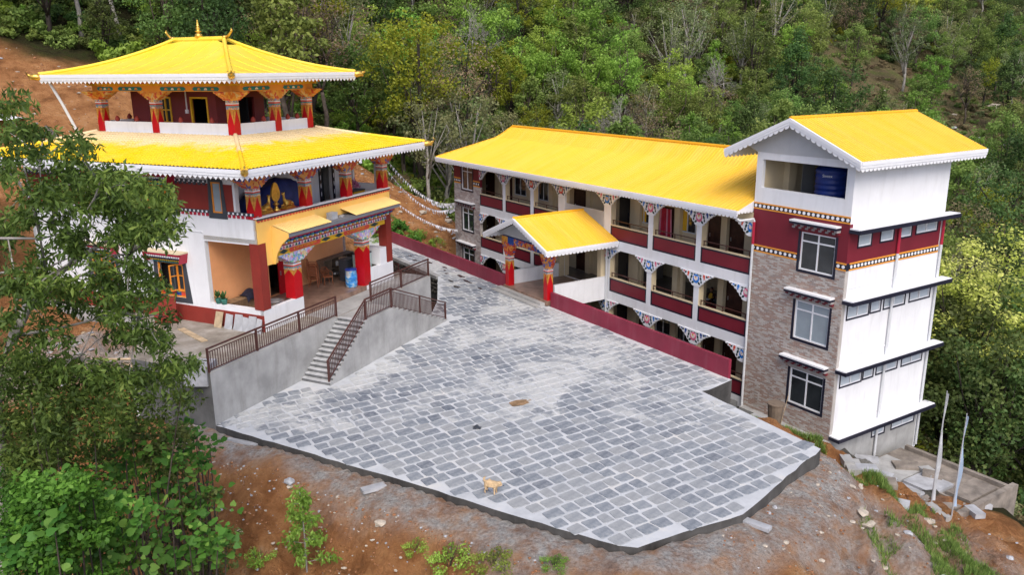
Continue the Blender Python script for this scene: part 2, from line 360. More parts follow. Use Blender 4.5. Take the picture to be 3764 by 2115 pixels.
def seg_dist(x, y, poly, closed=True):
    d = np.full(np.shape(x), 1e9); n = len(poly)
    for i in range(n if closed else n - 1):
        a = np.array(poly[i]); b = np.array(poly[(i + 1) % n]); ab = b - a; L2 = ab @ ab
        t = np.clip(((x - a[0]) * ab[0] + (y - a[1]) * ab[1]) / L2, 0, 1)
        d = np.minimum(d, np.hypot(x - a[0] - t * ab[0], y - a[1] - t * ab[1]))
    return d
def yard_z(x, y):
    """the yard is level"""
    x = np.asarray(x, float); y = np.asarray(y, float)
    c, s_ = math.cos(HF[1]), math.sin(HF[1]); dx, dy_ = x - HF[0].x, y - HF[0].y
    hx = c * dx + s_ * dy_; hy = -s_ * dx + c * dy_
    return -1.4 + 0.0 * hx
def land_z(x, y):
    z = ground(x, y)
    far = sstep(60, 140, np.hypot(x, y))
    rough = 0.25 + 2.5 * far
    z = z + (fbm(x * 0.22, y * 0.22, 4, 3) - 0.47) * 1.2 * (0.35 + far) + (fbm(x * 1.3, y * 1.3, 3, 9) - 0.44) * 0.35
    ins = in_poly(x, y, YARD); d = seg_dist(x, y, YARD)
    cut = sstep(1.0, 2.6, d) * (1 - sstep(13, 20, d)) * (y < 36) * (1 - sstep(16, 22, np.abs(x)))
    gul = 1 - np.abs(2 * fbm(x * 0.75 + 0.35 * y, y * 0.35, 4, 41) - 0.94); z = z - cut * (1.1 * gul ** 3 - 0.35) + cut * (fbm(x * 2.6, y * 2.6, 3, 55) - 0.44) * 0.35
    t = np.where(ins, 1.0, 1 - sstep(0.0, 0.9, d))
    cap = yard_z(x, y) - np.where(ins, 0.3, 0.13)
    return z * (1 - t) + np.minimum(z, cap) * t
def grid_axis(lo, hi, fine_lo, fine_hi, step, grow=1.12):
    a = list(np.arange(fine_lo, fine_hi + 1e-6, step)); s_ = step
    while a[-1] < hi: s_ *= grow; a.append(a[-1] + s_)
    s_ = step
    while a[0] > lo: s_ *= grow; a.insert(0, a[0] - s_)
    return np.array(a)
gx = grid_axis(-420, 520, -24, 24, 0.3); gy = np.concatenate([grid_axis(-60, 34, 16, 34, 0.22), grid_axis(34.4, 620, 34.4, 74, 0.42)])
GX, GY = np.meshgrid(gx, gy); GZ = land_z(GX, GY)
me = bpy.data.meshes.new('hillside'); nx, ny = len(gx), len(gy)
co = np.stack([GX.ravel(), GY.ravel(), GZ.ravel()], 1)
ii = np.arange(nx * ny).reshape(ny, nx); q = np.stack([ii[:-1, :-1], ii[:-1, 1:], ii[1:, 1:], ii[1:, :-1]], -1).reshape(-1, 4)
def mesh_np(name, co, quads, mats, smooth=False, attr=None):
    me = bpy.data.meshes.new(name); k = quads.shape[1]
    me.vertices.add(len(co)); me.vertices.foreach_set('co', np.asarray(co, np.float32).ravel())
    me.loops.add(quads.size); me.loops.foreach_set('vertex_index', quads.astype(np.int32).ravel())
    me.polygons.add(len(quads)); me.polygons.foreach_set('loop_start', np.arange(0, quads.size, k, dtype=np.int32))
    try: me.polygons.foreach_set('loop_total', np.full(len(quads), k, np.int32))
    except Exception: pass
    for m in (mats if isinstance(mats, (list, tuple)) else [mats]): me.materials.append(m)
    if smooth: me.polygons.foreach_set('use_smooth', np.ones(len(quads), bool))
    for nme, (dom, arr) in (attr or {}).items():
        a = me.attributes.new(nme, 'FLOAT', dom); a.data.foreach_set('value', np.asarray(arr, np.float32))
    me.update(); me.validate(); return me
# bare soil where the hill was cut, gravel and cement spill beside the yard
dy = seg_dist(GX, GY, YARD)
fr_n = fbm(GX * 0.35, GY * 0.35, 4, 21)
front = (GY < 33 - 0.15 * GX) & (GX > -17) & (GX < 26)
slope_soil = np.where(front, 1 - sstep(9, 15, dy + 4 * (fr_n - 0.5)), 0.0)
def blob(cx, cy, rx, ry, rot=0):
    c, s_ = math.cos(rot), math.sin(rot); u = (GX - cx) * c + (GY - cy) * s_; v = -(GX - cx) * s_ + (GY - cy) * c
    return 1 - sstep(0.75, 1.15, np.hypot(u / rx, v / ry) + 0.9 * (fr_n - 0.47))
soil = np.maximum.reduce([slope_soil, blob(-31, 55, 15, 8.5, 0.25), blob(-20, 46, 9, 14), blob(-10, 68, 8.5, 5.2, -0.45), blob(-12, 62, 5, 4), blob(-19, 33, 5, 4)])
soil = np.clip(soil, 0, 1)
gravel = np.where(front, (1 - sstep(0.7, 1.9, dy + 2.2 * (fr_n - 0.5))), 0.0)
gravel = np.maximum(gravel, 0.85 * blob(-18.5, 33.2, 3.6, 2.6)); gravel = np.maximum(gravel, 0.8 * blob(10.8, 23.2, 3.6, 4.6, 0.9)); gravel = np.maximum(gravel, 0.5 * blob(17, 24.5, 4.0, 3.0))
gravel = np.maximum(gravel, 0.6 * blob(17, 33, 4, 3))
scrub = sstep(0.30, 0.40, GX / np.maximum(GY, 1)) * sstep(88, 104, GY) * (1 - sstep(168, 185, GY))
m, nt, b = base_mat('hillside_earth'); v = coord(nt)
a1 = nn(nt, 'ShaderNodeAttribute', attribute_name='soil').outputs['Fac']; a2 = nn(nt, 'ShaderNodeAttribute', attribute_name='gravel').outputs['Fac']
n_big = noise(nt, 0.25, 6, 0.6, v); n_mid = noise(nt, 1.6, 8, 0.65, v); n_fine = noise(nt, 9, 6, 0.7, v)
forest = ramp(nt, n_mid, [(0.3, (0.018, 0.02, 0.009)), (0.5, (0.045, 0.042, 0.018)), (0.7, (0.035, 0.055, 0.012))])
streak = noise(nt, 1.0, 8, 0.65, scaled(nt, v, (0.9, 0.9, 0.9)), 0.15)
s1 = ramp(nt, streak, [(0.3, (0.20, 0.085, 0.034)), (0.46, (0.40, 0.18, 0.072)), (0.6, (0.54, 0.27, 0.115)), (0.75, (0.60, 0.40, 0.24))])
s1 = mixc(nt, ramp(nt, n_fine, [(0.56, (0, 0, 0)), (0.72, (0.55, 0.55, 0.55))]), s1, (0.33, 0.19, 0.10))
g1 = ramp(nt, n_fine, [(0.3, (0.27, 0.25, 0.23)), (0.5, (0.50, 0.48, 0.455)), (0.7, (0.70, 0.68, 0.65))])
a3 = nn(nt, 'ShaderNodeAttribute', attribute_name='scrub').outputs['Fac']
forest = mixc(nt, a3, forest, ramp(nt, n_big, [(0.35, (0.075, 0.07, 0.028)), (0.5, (0.16, 0.125, 0.07)), (0.65, (0.12, 0.13, 0.045))]))
c = mixc(nt, a1, forest, s1)
gf = nn(nt, 'ShaderNodeMath', operation='MULTIPLY'); lk(nt, a2, gf.inputs[0]); lk(nt, ramp(nt, n_mid, [(0.35, (0.25, 0.25, 0.25)), (0.6, (1, 1, 1))]), gf.inputs[1])
c = mixc(nt, gf.outputs[0], c, g1)
lk(nt, c, b.inputs['Base Color']); b.inputs['Roughness'].default_value = 0.95; b.inputs['Specular IOR Level'].default_value = 0.1
bump(nt, b, noise(nt, 3.0, 12, 0.75, v), 1.0, 0.5)
EARTH = m
link('hillside', mesh_np('hillside', co, q, EARTH, True, {'soil': ('POINT', soil.ravel()), 'gravel': ('POINT', gravel.ravel()), 'scrub': ('POINT', scrub.ravel())}), kind='structure')

# ------------------------------------------------------------------ paved yard
def stone_mat():
    m, nt, b = base_mat('yard_paving_stone'); v = coord(nt)
    a = nn(nt, 'ShaderNodeAttribute', attribute_name='v').outputs['Fac']
    c = ramp(nt, a, [(0.0, (0.10, 0.12, 0.155)), (0.35, (0.15, 0.175, 0.21)), (0.7, (0.205, 0.23, 0.262)), (0.97, (0.262, 0.275, 0.288))])
    n1 = noise(nt, 5, 6, 0.7, v); c = mixc(nt, ramp(nt, n1, [(0.45, (0, 0, 0)), (0.75, (0.5, 0.5, 0.5))]), c, (0.42, 0.44, 0.46))
    dust = noise(nt, 0.24, 10, 0.74, v, 0.4); f = ramp(nt, dust, [(0.43, (0.04, 0.04, 0.04)), (0.515, (0.35, 0.35, 0.35)), (0.555, (0.97, 0.97, 0.97))])
    c = mixc(nt, f, c, ramp(nt, n1, [(0.3, (0.40, 0.42, 0.43)), (0.7, (0.56, 0.56, 0.54))]))
    lk(nt, c, b.inputs['Base Color']); b.inputs['Roughness'].default_value = 0.72; b.inputs['Specular IOR Level'].default_value = 0.3
    bump(nt, b, noise(nt, 14, 5, 0.6, v), 0.4, 0.02); return m
def mortar_mat():
    m, nt, b = base_mat('yard_mortar'); v = coord(nt)
    n1 = noise(nt, 0.9, 8, 0.65, v); c = ramp(nt, n1, [(0.3, (0.40, 0.42, 0.44)), (0.55, (0.53, 0.55, 0.57)), (0.75, (0.62, 0.60, 0.56))])
    lk(nt, c, b.inputs['Base Color']); b.inputs['Roughness'].default_value = 0.85
    bump(nt, b, noise(nt, 6, 6, 0.65, v), 0.35, 0.03); return m
STONE = stone_mat(); MORTAR = mortar_mat()
pv = np.array(YARD); fine = []
for i in range(len(YARD)):                                        # edge points every half metre, slightly uneven
    a = np.array(YARD[i]); b_ = np.array(YARD[(i + 1) % len(YARD)]); k = max(1, int(np.linalg.norm(b_ - a) / 0.5))
    for j in range(k):
        p = a + (b_ - a) * j / k
        if i < 7 and j: p = p + RNG.normal(0, 0.025, 2)
        fine.append(p)
fine = np.array(fine)
import bmesh
def sheet(poly, zf, step=0.9):
    bm = bmesh.new(); vs_ = [bm.verts.new((p[0], p[1], 0)) for p in poly]; bm.faces.new(vs_)
    x0, y0 = poly.min(0); x1, y1 = poly.max(0)
    for ax, lo, hi in (((1, 0, 0), x0, x1), ((0, 1, 0), y0, y1)):
        for t in np.arange(lo + step, hi, step * 2.0):
            bmesh.ops.bisect_plane(bm, geom=bm.verts[:] + bm.edges[:] + bm.faces[:], plane_co=(t if ax[0] else 0, t if ax[1] else 0, 0), plane_no=ax)
    bmesh.ops.triangulate(bm, faces=bm.faces[:])
    for vv in bm.verts: vv.co.z = float(zf(vv.co.x, vv.co.y))
    return bm
bm = sheet(fine, yard_z, 1.0)
edge = [e for e in bm.edges if e.is_boundary]
r = bmesh.ops.extrude_edge_only(bm, edges=edge)
for g in r['geom']:
    if isinstance(g, bmesh.types.BMVert):
        g.co.z -= 2.2
bm.normal_update()
for f in bm.faces: f.material_index = 1 if abs(f.normal.z) < 0.5 else 0
me = bpy.data.meshes.new('paved_yard'); bm.to_mesh(me); bm.free(); me.materials.append(MORTAR); me.materials.append(paint('dark_edge_concrete', (0.075, 0.073, 0.07), 0.9, 0.3, 0.8, 0.4, (0.17, 0.16, 0.15), 0.4, 20))  # side faces of the yard get a darker concrete than the top
yard = link('paved_yard', me, kind='structure')
# paving stones in running bond, rows square to the hostel
ang = R_(32.2); ca, sa = math.cos(ang), math.sin(ang); PX, PY = 0.58, 0.55
stones = []
for j in range(-10, 90):
    xr = -30 + (j % 2) * 0.5 * PX + random.uniform(-0.1, 0.1)
    yy = j * PY - 6
    while xr < 36:
        wd = PX * random.choice((0.78, 0.9, 1.0, 1.0, 1.1, 1.25)); xx = xr + wd / 2; xr += wd
        X = ca * xx - sa * yy; Y = 16 + sa * xx + ca * yy
        if abs(X) > 16 or Y > 60 or Y < 19: continue
        stones.append((X, Y, wd))
stones = np.array(stones)
core = in_poly(stones[:, 0], stones[:, 1], YARD)
ins = core & (seg_dist(stones[:, 0], stones[:, 1], YARD) > 0.2)
stones = stones[ins]
# keep clear of the stairs
lx = np.array([to_local(TF, *p[:2]) for p in stones]); keep = ~((lx[:, 0] > -0.1) & (lx[:, 0] < 11.6) & (lx[:, 1] > -3.3)); stones = stones[keep]
dn = np.hypot(stones[:, 0], stones[:, 1]); stones = stones[np.argsort(dn)]
def stone_geo(rs, wd=None):
    w_, h_ = (wd or PX) / 2 - rs.uniform(0.03, 0.05), PY / 2 - rs.uniform(0.03, 0.055); base = []
    for sx, sy in ((-1, -1), (1, -1), (1, 1), (-1, 1)):
        c = np.array((sx * w_, sy * h_)) + rs.normal(0, 0.021, 2); k = rs.uniform(0.015, 0.06)
        if sx * sy > 0: base += [c + (0, -sy * k), c + (-sx * k, 0)]
        else: base += [c + (-sx * k, 0), c + (0, -sy * k)]
    base = np.array(base)
    top = base * 0.94; return base, top
def stone_mesh(k):
    rs = np.random.default_rng(100 + k); base, top = stone_geo(rs); n = 8
    V = [(p[0], p[1], 0.001) for p in base] + [(p[0], p[1], 0.022) for p in top]
    F = [(i, (i + 1) % n, n + (i + 1) % n, n + i) for i in range(n)] + [tuple(range(n, 2 * n))]
    me = bpy.data.meshes.new('paving_stone'); me.from_pydata(V, [], F); me.materials.append(STONE)
    a = me.attributes.new('v', 'FLOAT', 'FACE'); val = rs.random(); a.data.foreach_set('value', [val] * len(F)); me.update(); return me
smeshes = [stone_mesh(k) for k in range(24)]
def tilt(X, Y):
    e = 0.3; return math.atan2(float(yard_z(X, Y + e) - yard_z(X, Y - e)), 2 * e), -math.atan2(float(yard_z(X + e, Y) - yard_z(X - e, Y)), 2 * e)
NP_ = 300
for k, (X, Y, wd) in enumerate(stones[:NP_]):
    o = link('paving_stone', smeshes[random.randrange(24)], yard, (X, Y, float(yard_z(X, Y)) + RNG.normal(0, 0.003)), ang + RNG.normal(0, 0.02)); o.scale = (wd / PX, 1, 1)
    tx, ty = tilt(X, Y)
    if abs(tx) + abs(ty) > 1e-4: o.rotation_euler = (tx, ty, o.rotation_euler[2])
V, F, vals = [], [], []
for k, (X, Y, wd) in enumerate(stones[NP_:]):
    rs = np.random.default_rng(5000 + k); base, top = stone_geo(rs, wd); n0 = len(V); val = rs.random(); aa = ang + rs.normal(0, 0.02); c_, s_ = math.cos(aa), math.sin(aa)
    dz = rs.normal(0, 0.003)
    for P, hh in ((base, 0.001), (top, 0.022)):
        for p in P:
            wx, wy = X + c_ * p[0] - s_ * p[1], Y + s_ * p[0] + c_ * p[1]; V.append((wx, wy, float(-1.4) + hh + dz))
    for i in range(8): F.append((n0 + i, n0 + (i + 1) % 8, n0 + 8 + (i + 1) % 8, n0 + 8 + i))
    F.append(tuple(range(n0 + 8, n0 + 16))); vals += [val] * 9
V = np.array(V); V[:, 2] += yard_z(V[:, 0], V[:, 1]) + 1.4
me = bpy.data.meshes.new('paving_stones'); me.from_pydata(V.tolist(), [], F); me.materials.append(STONE)
a = me.attributes.new('v', 'FLOAT', 'FACE'); a.data.foreach_set('value', vals); me.update()
link('paving_stones', me, yard, kind='stuff')
# ------------------------------------------------------------------ shared building helpers
def rib_samples(a0, a1, pitch, h, prof):
    out = []; n = max(1, int(round((a1 - a0) / pitch))); p = (a1 - a0) / n
    for k in range(n):
        for t, hh in prof: out.append((a0 + (k + t) * p, hh * h))
    out.append((a1, 0.0)); return out
TRAP = [(0, 0), (0.66, 0), (0.74, 1), (0.92, 1)]
def roof_plane(mb, a0, a1, line, pitch=0.24, h=0.035, prof=TRAP, K=6, m=0, step=0.0, nstep=0):
    """line(a, t) -> xyz up the slope, t 0 (eave) .. 1 (top); ribs run up the slope"""
    S = rib_samples(a0, a1, pitch, h, prof); n0 = len(mb.v); ts = []
    if nstep:
        for j in range(nstep): ts += [(j / nstep, step), ((j + 0.999) / nstep, 0.0)]
        ts.append((1.0, 0.0))
    else: ts = [(j / K, 0.0) for j in range(K + 1)]
    for a, hh in S:
        for t, dz in ts:
            p = line(a, t); mb.v.append((p[0], p[1], p[2] + hh + dz))
    k = len(ts)
    for i in range(len(S) - 1):
        for j in range(k - 1):
            mb.f.append((n0 + i * k + j, n0 + (i + 1) * k + j, n0 + (i + 1) * k + j + 1, n0 + i * k + j + 1)); mb.m.append(m)
def lace(parent, name, P, Q, drop, depth, pitch, style, mat, thick=0.012):
    """board with a cut lower edge hanging from the line P-Q"""
    P, Q = Vector(P), Vector(Q); L = (Q - P).length; n = max(1, int(round(L / pitch))); d = (Q - P) / L
    nrm = d.cross(Vector((0, 0, 1))).normalized() * thick
    sub = 8 if style == 'scallop' else 4; mb = MB(); k = n * sub; base = len(mb.v)
    for i in range(k + 1):
        t = (i % sub) / sub
        if style == 'scallop': b = math.sqrt(max(0, 1 - (2 * t - 1) ** 2))
        else: b = 1 - abs(2 * t - 1)
        if i == k: b = 0
        p = P + (Q - P) * (i / k); low = drop + depth * (0.25 + 0.75 * b)
        for o in (-1, 1):
            mb.v.append(tuple(p + nrm * (o * 0.5) + Vector((0, 0, -drop)))); mb.v.append(tuple(p + nrm * (o * 0.5) + Vector((0, 0, -low))))
    for i in range(k):
        a, b = base + i * 4, base + i * 4 + 4
        for q in ((a, a + 1, b + 1, b), (a + 2, b + 2, b + 3, a + 3), (a + 1, a + 3, b + 3, b + 1), (a, b, b + 2, a + 2)): mb.f.append(q); mb.m.append(0)
    return part(name, mb, mat, parent)
def fascia(parent, P, Q, hgt, depth, pitch, style, out=(0, 0, 0), th=0.03, mat=None):
    P, Q = Vector(P), Vector(Q); mat = mat or WHITE_CLEAN; o = Vector(out); d = (Q - P).normalized()
    mb = MB(); n = d.cross(Vector((0, 0, 1))).normalized()
    for z0, z1, t in ((0.02, -hgt * 0.55, th * 1.6), (-hgt * 0.45, -hgt, th)):   # gutter lip over a flat board
        a = [P + o + n * (-t), P + o + n * t, Q + o + n * t, Q + o + n * (-t)]
        b0 = len(mb.v); mb.v += [tuple(p + Vector((0, 0, z1))) for p in a] + [tuple(p + Vector((0, 0, z0))) for p in a]
        for qd in ((0, 3, 2, 1), (4, 5, 6, 7), (0, 1, 5, 4), (1, 2, 6, 5), (2, 3, 7, 6), (3, 0, 4, 7)): mb.f.append(tuple(b0 + i for i in qd)); mb.m.append(0)
    fb = part('fascia', mb, mat, parent)
    lace(fb, 'lace_trim', P + o, Q + o, hgt - 0.01, depth, pitch, style, mat)
    return fb
def dots_band(parent, f, a0, a1, z0, z1, th=0.02, pitch=0.24, dot=0.075):
    """orange / black / orange band with a row of white discs"""
    h = z1 - z0; mb = MB()
    fbox(mb, f, a0, a1, z0, z0 + h * 0.2, -th, 0.0, 0); fbox(mb, f, a0, a1, z0 + h * 0.8, z1, -th, 0.0, 0); fbox(mb, f, a0, a1, z0 + h * 0.2, z0 + h * 0.8, -th * 0.8, 0.0, 1)
    b = part('band', mb, [ORANGE, NAVY], parent); n = max(1, int((a1 - a0) / pitch)); st = (a1 - a0) / n
    if not hasattr(dots_band, 'cache'): dots_band.cache = {}
    for i in range(n):
        key = (f(0, 0, 1)[0] != f(0, 0, 0)[0], dot)
        if key not in dots_band.cache:
            mm = MB(); g = (lambda p, q_, d: (d, p, q_)) if key[0] else (lambda p, q_, d: (p, d, q_))
            mm.prism([(dot * math.cos(2 * math.pi * k / 14), dot * math.sin(2 * math.pi * k / 14)) for k in range(14)], -0.006, 0.006, g)
            dots_band.cache[key] = mm.mesh('disc', WHITE_CLEAN)
        link('disc', dots_band.cache[key], b, f(a0 + (i + 0.5) * st, (z0 + z1) / 2, -th * 0.8 - 0.005))
    return b
def cas_window(parent, f, a0, a1, z0, z1, sill=True, transom=0.24, glass=None, surround=True, depth=0.07):
    """white two-light window with a transom, dark painted surround"""
    glass = glass or GLASS; mb = MB(); t = 0.065; zt = z1 - (z1 - z0) * transom; am = (a0 + a1) / 2
    for r in ((a0, a0 + t, z0, z1), (a1 - t, a1, z0, z1), (a0 + t, a1 - t, z0, z0 + t), (a0 + t, a1 - t, z1 - t, z1), (am - t / 2, am + t / 2, z0 + t, z1 - t)):
        fbox(mb, f, *r, depth - 0.02, depth + 0.05)
    for l, r in ((a0 + t, am - t / 2), (am + t / 2, a1 - t)): fbox(mb, f, l, r, zt - t / 2, zt + t / 2, depth - 0.015, depth + 0.045)
    o = part('window', mb, WHITE_CLEAN, parent)
    for l, r in ((a0 + t, am - t / 2), (am + t / 2, a1 - t)):
        for b_, tp in ((z0 + t, zt - t / 2), (zt + t / 2, z1 - t)):
            g = MB(); fbox(g, f, l, r, b_, tp, depth + 0.012, depth + 0.02); part('pane', g, glass, o)
    if surround:
        s_ = MB(); bw = 0.11
        fbox(s_, f, a0 - bw, a0, z0 - bw, z1 + 0.02, -0.022, 0.02); fbox(s_, f, a1, a1 + bw, z0 - bw, z1 + 0.02, -0.022, 0.02); fbox(s_, f, a0, a1, z0 - bw, z0, -0.022, 0.02)
        part('surround', s_, NAVY, o)
    return o
GREYB = paint('dentil_grey', (0.34, 0.32, 0.32), 0.6, 0.1)
def hood(parent, f, a0, a1, z, ht=0.2, out=0.36, blocks=(MAROON, GREYB)):
    mb = MB(); fbox(mb, f, a0, a1, z - 0.07, z, -out, 0.0, 0); fbox(mb, f, a0 + 0.0, a1 - 0.0, z - 0.17, z - 0.072, -out - 0.012, 0.0, 1)
    h = part('window_hood', mb, [WHITE, NAVY], parent); L = a1 - a0
    for row in range(2):
        n = max(6, int(L / 0.17)); st = L / n; pr = -out + 0.10 + row * 0.10; zz = z - 0.175 - row * 0.11
        for i in range(n):
            m2 = MB(); fbox(m2, f, a0 + (i + 0.08) * st, a0 + (i + 0.92) * st, zz - 0.10, zz, pr, 0.0)
            part('dentil', m2, blocks[(i + row) % 2], h)
    return h
def louvre_window(parent, f, a0, a1, z0, z1, lights=1):
    mb = MB(); t = 0.05
    fbox(mb, f, a0, a0 + t, z0, z1, 0.0, 0.08); fbox(mb, f, a1 - t, a1, z0, z1, 0.0, 0.08); fbox(mb, f, a0 + t, a1 - t, z0, z0 + t, 0.0, 0.08); fbox(mb, f, a0 + t, a1 - t, z1 - t, z1, 0.0, 0.08)
    for k in range(1, lights): c = a0 + (a1 - a0) * k / lights; fbox(mb, f, c - t / 2, c + t / 2, z0 + t, z1 - t, 0.0, 0.08)
    o = part('window', mb, WHITE_CLEAN, parent); n = 5
    back = MB(); fbox(back, f, a0 + t, a1 - t, z0 + t, z1 - t, 0.085, 0.10); part('backing', back, GLASS, o)
    for k in range(lights):
        l = a0 + (a1 - a0) * k / lights + t; r = a0 + (a1 - a0) * (k + 1) / lights - t
        for i in range(n):
            zz = z0 + t + (z1 - z0 - 2 * t) * (i + 0.5) / n; hh = (z1 - z0) / n * 0.52
            m2 = MB(); m2.quad(f(l, zz - hh, 0.015), f(r, zz - hh, 0.015), f(r, zz + hh, 0.07), f(l, zz + hh, 0.07)); part('slat', m2, LOUVRE, o)
    s_ = MB(); bw = 0.07
    fbox(s_, f, a0 - bw, a0, z0 - bw, z1 + bw, -0.02, 0.02); fbox(s_, f, a1, a1 + bw, z0 - bw, z1 + bw, -0.02, 0.02); fbox(s_, f, a0, a1, z0 - bw, z0, -0.02, 0.02); fbox(s_, f, a0, a1, z1, z1 + bw, -0.02, 0.02)
    part('surround', s_, NAVY, o); return o
def door(parent, f, a0, a1, z0, z1, leaf=CHOC, frame=CHOC, handle=True):
    mb = MB(); t = 0.07
    fbox(mb, f, a0, a0 + t, z0, z1, -0.03, 0.06); fbox(mb, f, a1 - t, a1, z0, z1, -0.03, 0.06); fbox(mb, f, a0 + t, a1 - t, z1 - t, z1, -0.03, 0.06)
    o = part('door', mb, frame, parent)
    l = MB(); fbox(l, f, a0 + t, a1 - t, z0 + 0.01, z1 - t, 0.0, 0.03); part('leaf', l, leaf, o)
    pm = MB(); n = 3; hh = (z1 - t - z0) / n
    for i in range(n):
        for k in range(2):
            w_ = (a1 - a0 - 2 * t) / 2; fbox(pm, f, a0 + t + k * w_ + 0.07, a0 + t + (k + 1) * w_ - 0.07, z0 + i * hh + 0.09, z0 + (i + 1) * hh - 0.09, -0.014, 0.004)
    part('raised_panel', pm, leaf, o)
    if handle:
        h = MB(); fbox(h, f, a0 + t + 0.06, a0 + t + 0.1, z0 + 0.95, z0 + 1.15, -0.05, 0.0); part('handle', h, STEEL, o)
    return o

# ------------------------------------------------------------------ hostel building with tower
HO = thing('hostel_building', 'long three storey hostel with yellow sheet roof, arcaded corridors and brick end tower', 'building', HF)
FR = fmap('front', 0.0); ZT, ZB, ZR = 5.05, -4.75, [2.05, -1.05, -4.15]
# left end pier
WXL, WXR = -34.2, -30.35
wins = [(-33.05, -31.4, 2.95, 4.72), (-33.05, -31.4, -0.15, 1.6), (-33.05, -31.4, -3.25, -1.5)]
part('stone_wall', wall_holes(MB(), FR, WXL, WXR, ZB, 3.33, 0.2, wins), GROUT, HO)
part('wall', wall_holes(MB(), FR, WXL, WXR, 3.33, ZT, 0.2, [wins[0]]), MAROON, HO)
def cladding(parent, f, rect, holes, bw, bh, mat, name, nmax, key, jitter=0.0):
    """individual facing bricks; the nmax nearest the camera as parts, the rest joined"""
    a0, a1, z0, z1 = rect; cells = []; rows = int((z1 - z0) / bh)
    for j in range(rows):
        off = (j % 2) * 0.5 * bw; zz = z0 + j * bh
        x = a0 - off
        while x < a1 - 0.01:
            l, r = max(a0, x), min(a1, x + bw)
            if r - l > 0.04:
                mid = ((l + r) / 2, zz + bh / 2)
                if not any(h[0] - 0.02 < mid[0] < h[1] + 0.02 and h[2] - 0.02 < mid[1] < h[3] + 0.02 for h in holes): cells.append((l, r, zz, zz + bh))
            x += bw
    cells.sort(key=key); g = 0.008; rs = random.Random(5); cache = {}; mbig = MB(); vals = []
    for i, (l, r, b_, t_) in enumerate(cells):
        val = rs.random(); d = -0.012 - rs.random() * 0.006
        if i < nmax:
            k = (round(r - l, 2), int(val * 12))
            if k not in cache:
                m2 = MB(); w2 = k[0] / 2 - g; m2.box(*( (-w2, w2, -0.012, 0.002, -bh / 2 + g, bh / 2 - g) if f(0, 0, 1)[0] == f(0, 0, 0)[0] else (-0.002, 0.012, -w2, w2, -bh / 2 + g, bh / 2 - g)))
                me = m2.mesh(name, mat); at = me.attributes.new('v', 'FLOAT', 'FACE'); at.data.foreach_set('value', [val] * 6); cache[k] = me
            link(name, cache[k], parent, f((l + r) / 2, (b_ + t_) / 2, 0.0))
        else:
            fbox(mbig, f, l + g, r - g, b_ + g, t_ - g, d, 0.002); vals += [val] * 6
    if vals:
        me = mbig.mesh(name + 's', mat); at = me.attributes.new('v', 'FLOAT', 'FACE'); at.data.foreach_set('value', vals)
        link(name + 's', me, parent, kind='stuff')
grow = lambda hs, e: [(h[0] - e, h[1] + e, h[2] - e, h[3] + e) for h in hs]
cladding(HO, FR, (WXL, WXR, -2.6, 3.33), grow(wins, 0.1), 0.30, 0.13, STONEC, 'facing_stone', 0, lambda c: c[0])
mb = MB(); mb.box(WXL, WXL + 0.2, 0.2, 8.0, ZB, ZT); mb.box(WXL, -5.1, 7.8, 8.0, ZB, ZT); part('wall', mb, CREAM, HO)
dots_band(HO, FR, WXL, wins[0][0] - 0.1, 3.33, 3.76); dots_band(HO, FR, wins[0][1] + 0.1, WXR, 3.33, 3.76)
for i, w_ in enumerate(wins):
    cas_window(HO, FR, *w_)
    if i: hood(HO, FR, w_[0] - 0.55, w_[1] + 0.35, w_[3] + 0.48)
# corridor: columns and bays
COLS = [(-27.22, -26.86), (-23.77, -23.39), (-20.62, -19.93), (-16.07, -15.46), (-12.26, -11.89), (-8.67, -8.32)]
BAYS = [(WXR, COLS[0][0])] + [(COLS[i][1], COLS[i + 1][0]) for i in range(5)] + [(COLS[5][1], -5.1)]
for l, r in COLS:
    mb = MB(); mb.box(l, r, 0.012, 0.36, ZB, ZT); c = part('column', mb, CREAM, HO)
    mb = MB(); mb.box(l - 0.004, r + 0.004, -0.004, 0.011, ZB, ZT); part('front_face', mb, WHITE, c)
for zf in ZR:
    mb = MB(); mb.box(WXL + 0.2, -5.1, 0.21, 3.6, zf - 0.16, zf - 0.001); part('floor_slab', mb, FLOORG, HO)
    mb = MB()
    for l, r in BAYS: mb.box(l, r, 0.0, 0.14, zf - 0.55, zf - 0.001)
    part('edge_beam', mb, WHITE, HO)
mb = MB(); mb.box(WXL + 0.2, -5.1, 0.21, 7.8, 4.9, 5.05); part('ceiling', mb, CREAM, HO)
mb = MB()
for l, r in BAYS: mb.box(l, r, 0.0, 0.14, 4.66, 5.05)
part('edge_beam', mb, CREAM, HO)
# back wall of the corridor with openings
FB = fmap('front', 1.75)
bw_holes = []
D_ = []; W_ = []; OP = []
for zf in ZR:
    dz = (zf, zf + 2.1); wz = (zf + 0.88, zf + 2.15)
    D_ += [(-32.4, -31.15, *dz), (-29.6, -28.72, *dz)]; W_ += [(-28.4, -26.9, *wz), (-25.4, -24.2, *wz)]
    OP.append((-17.05, -15.85, zf, zf + 2.45))
    if zf == ZR[0]: D_ += [(-21.3, -20.1, *dz), (-13.2, -12.15, *dz), (-9.55, -8.55, *dz), (-8.1, -7.1, *dz)]; W_ += [(-15.1, -14.15, *wz), (-11.75, -10.45, *wz)]
    elif zf == ZR[1]: D_ += [(-21.0, -20.1, *dz), (-8.05, -6.95, *dz)]; OP += [(-14.7, -12.1, zf, zf + 2.6), (-11.25, -10.0, zf, zf + 2.6), (-9.65, -8.5, zf, zf + 2.45)]
    else: D_ += [(-15.05, -14.2, *dz), (-9.5, -8.55, *dz), (-8.05, -7.1, *dz)]; W_ += [(-13.3, -12.05, *wz), (-11.6, -10.4, *wz)]
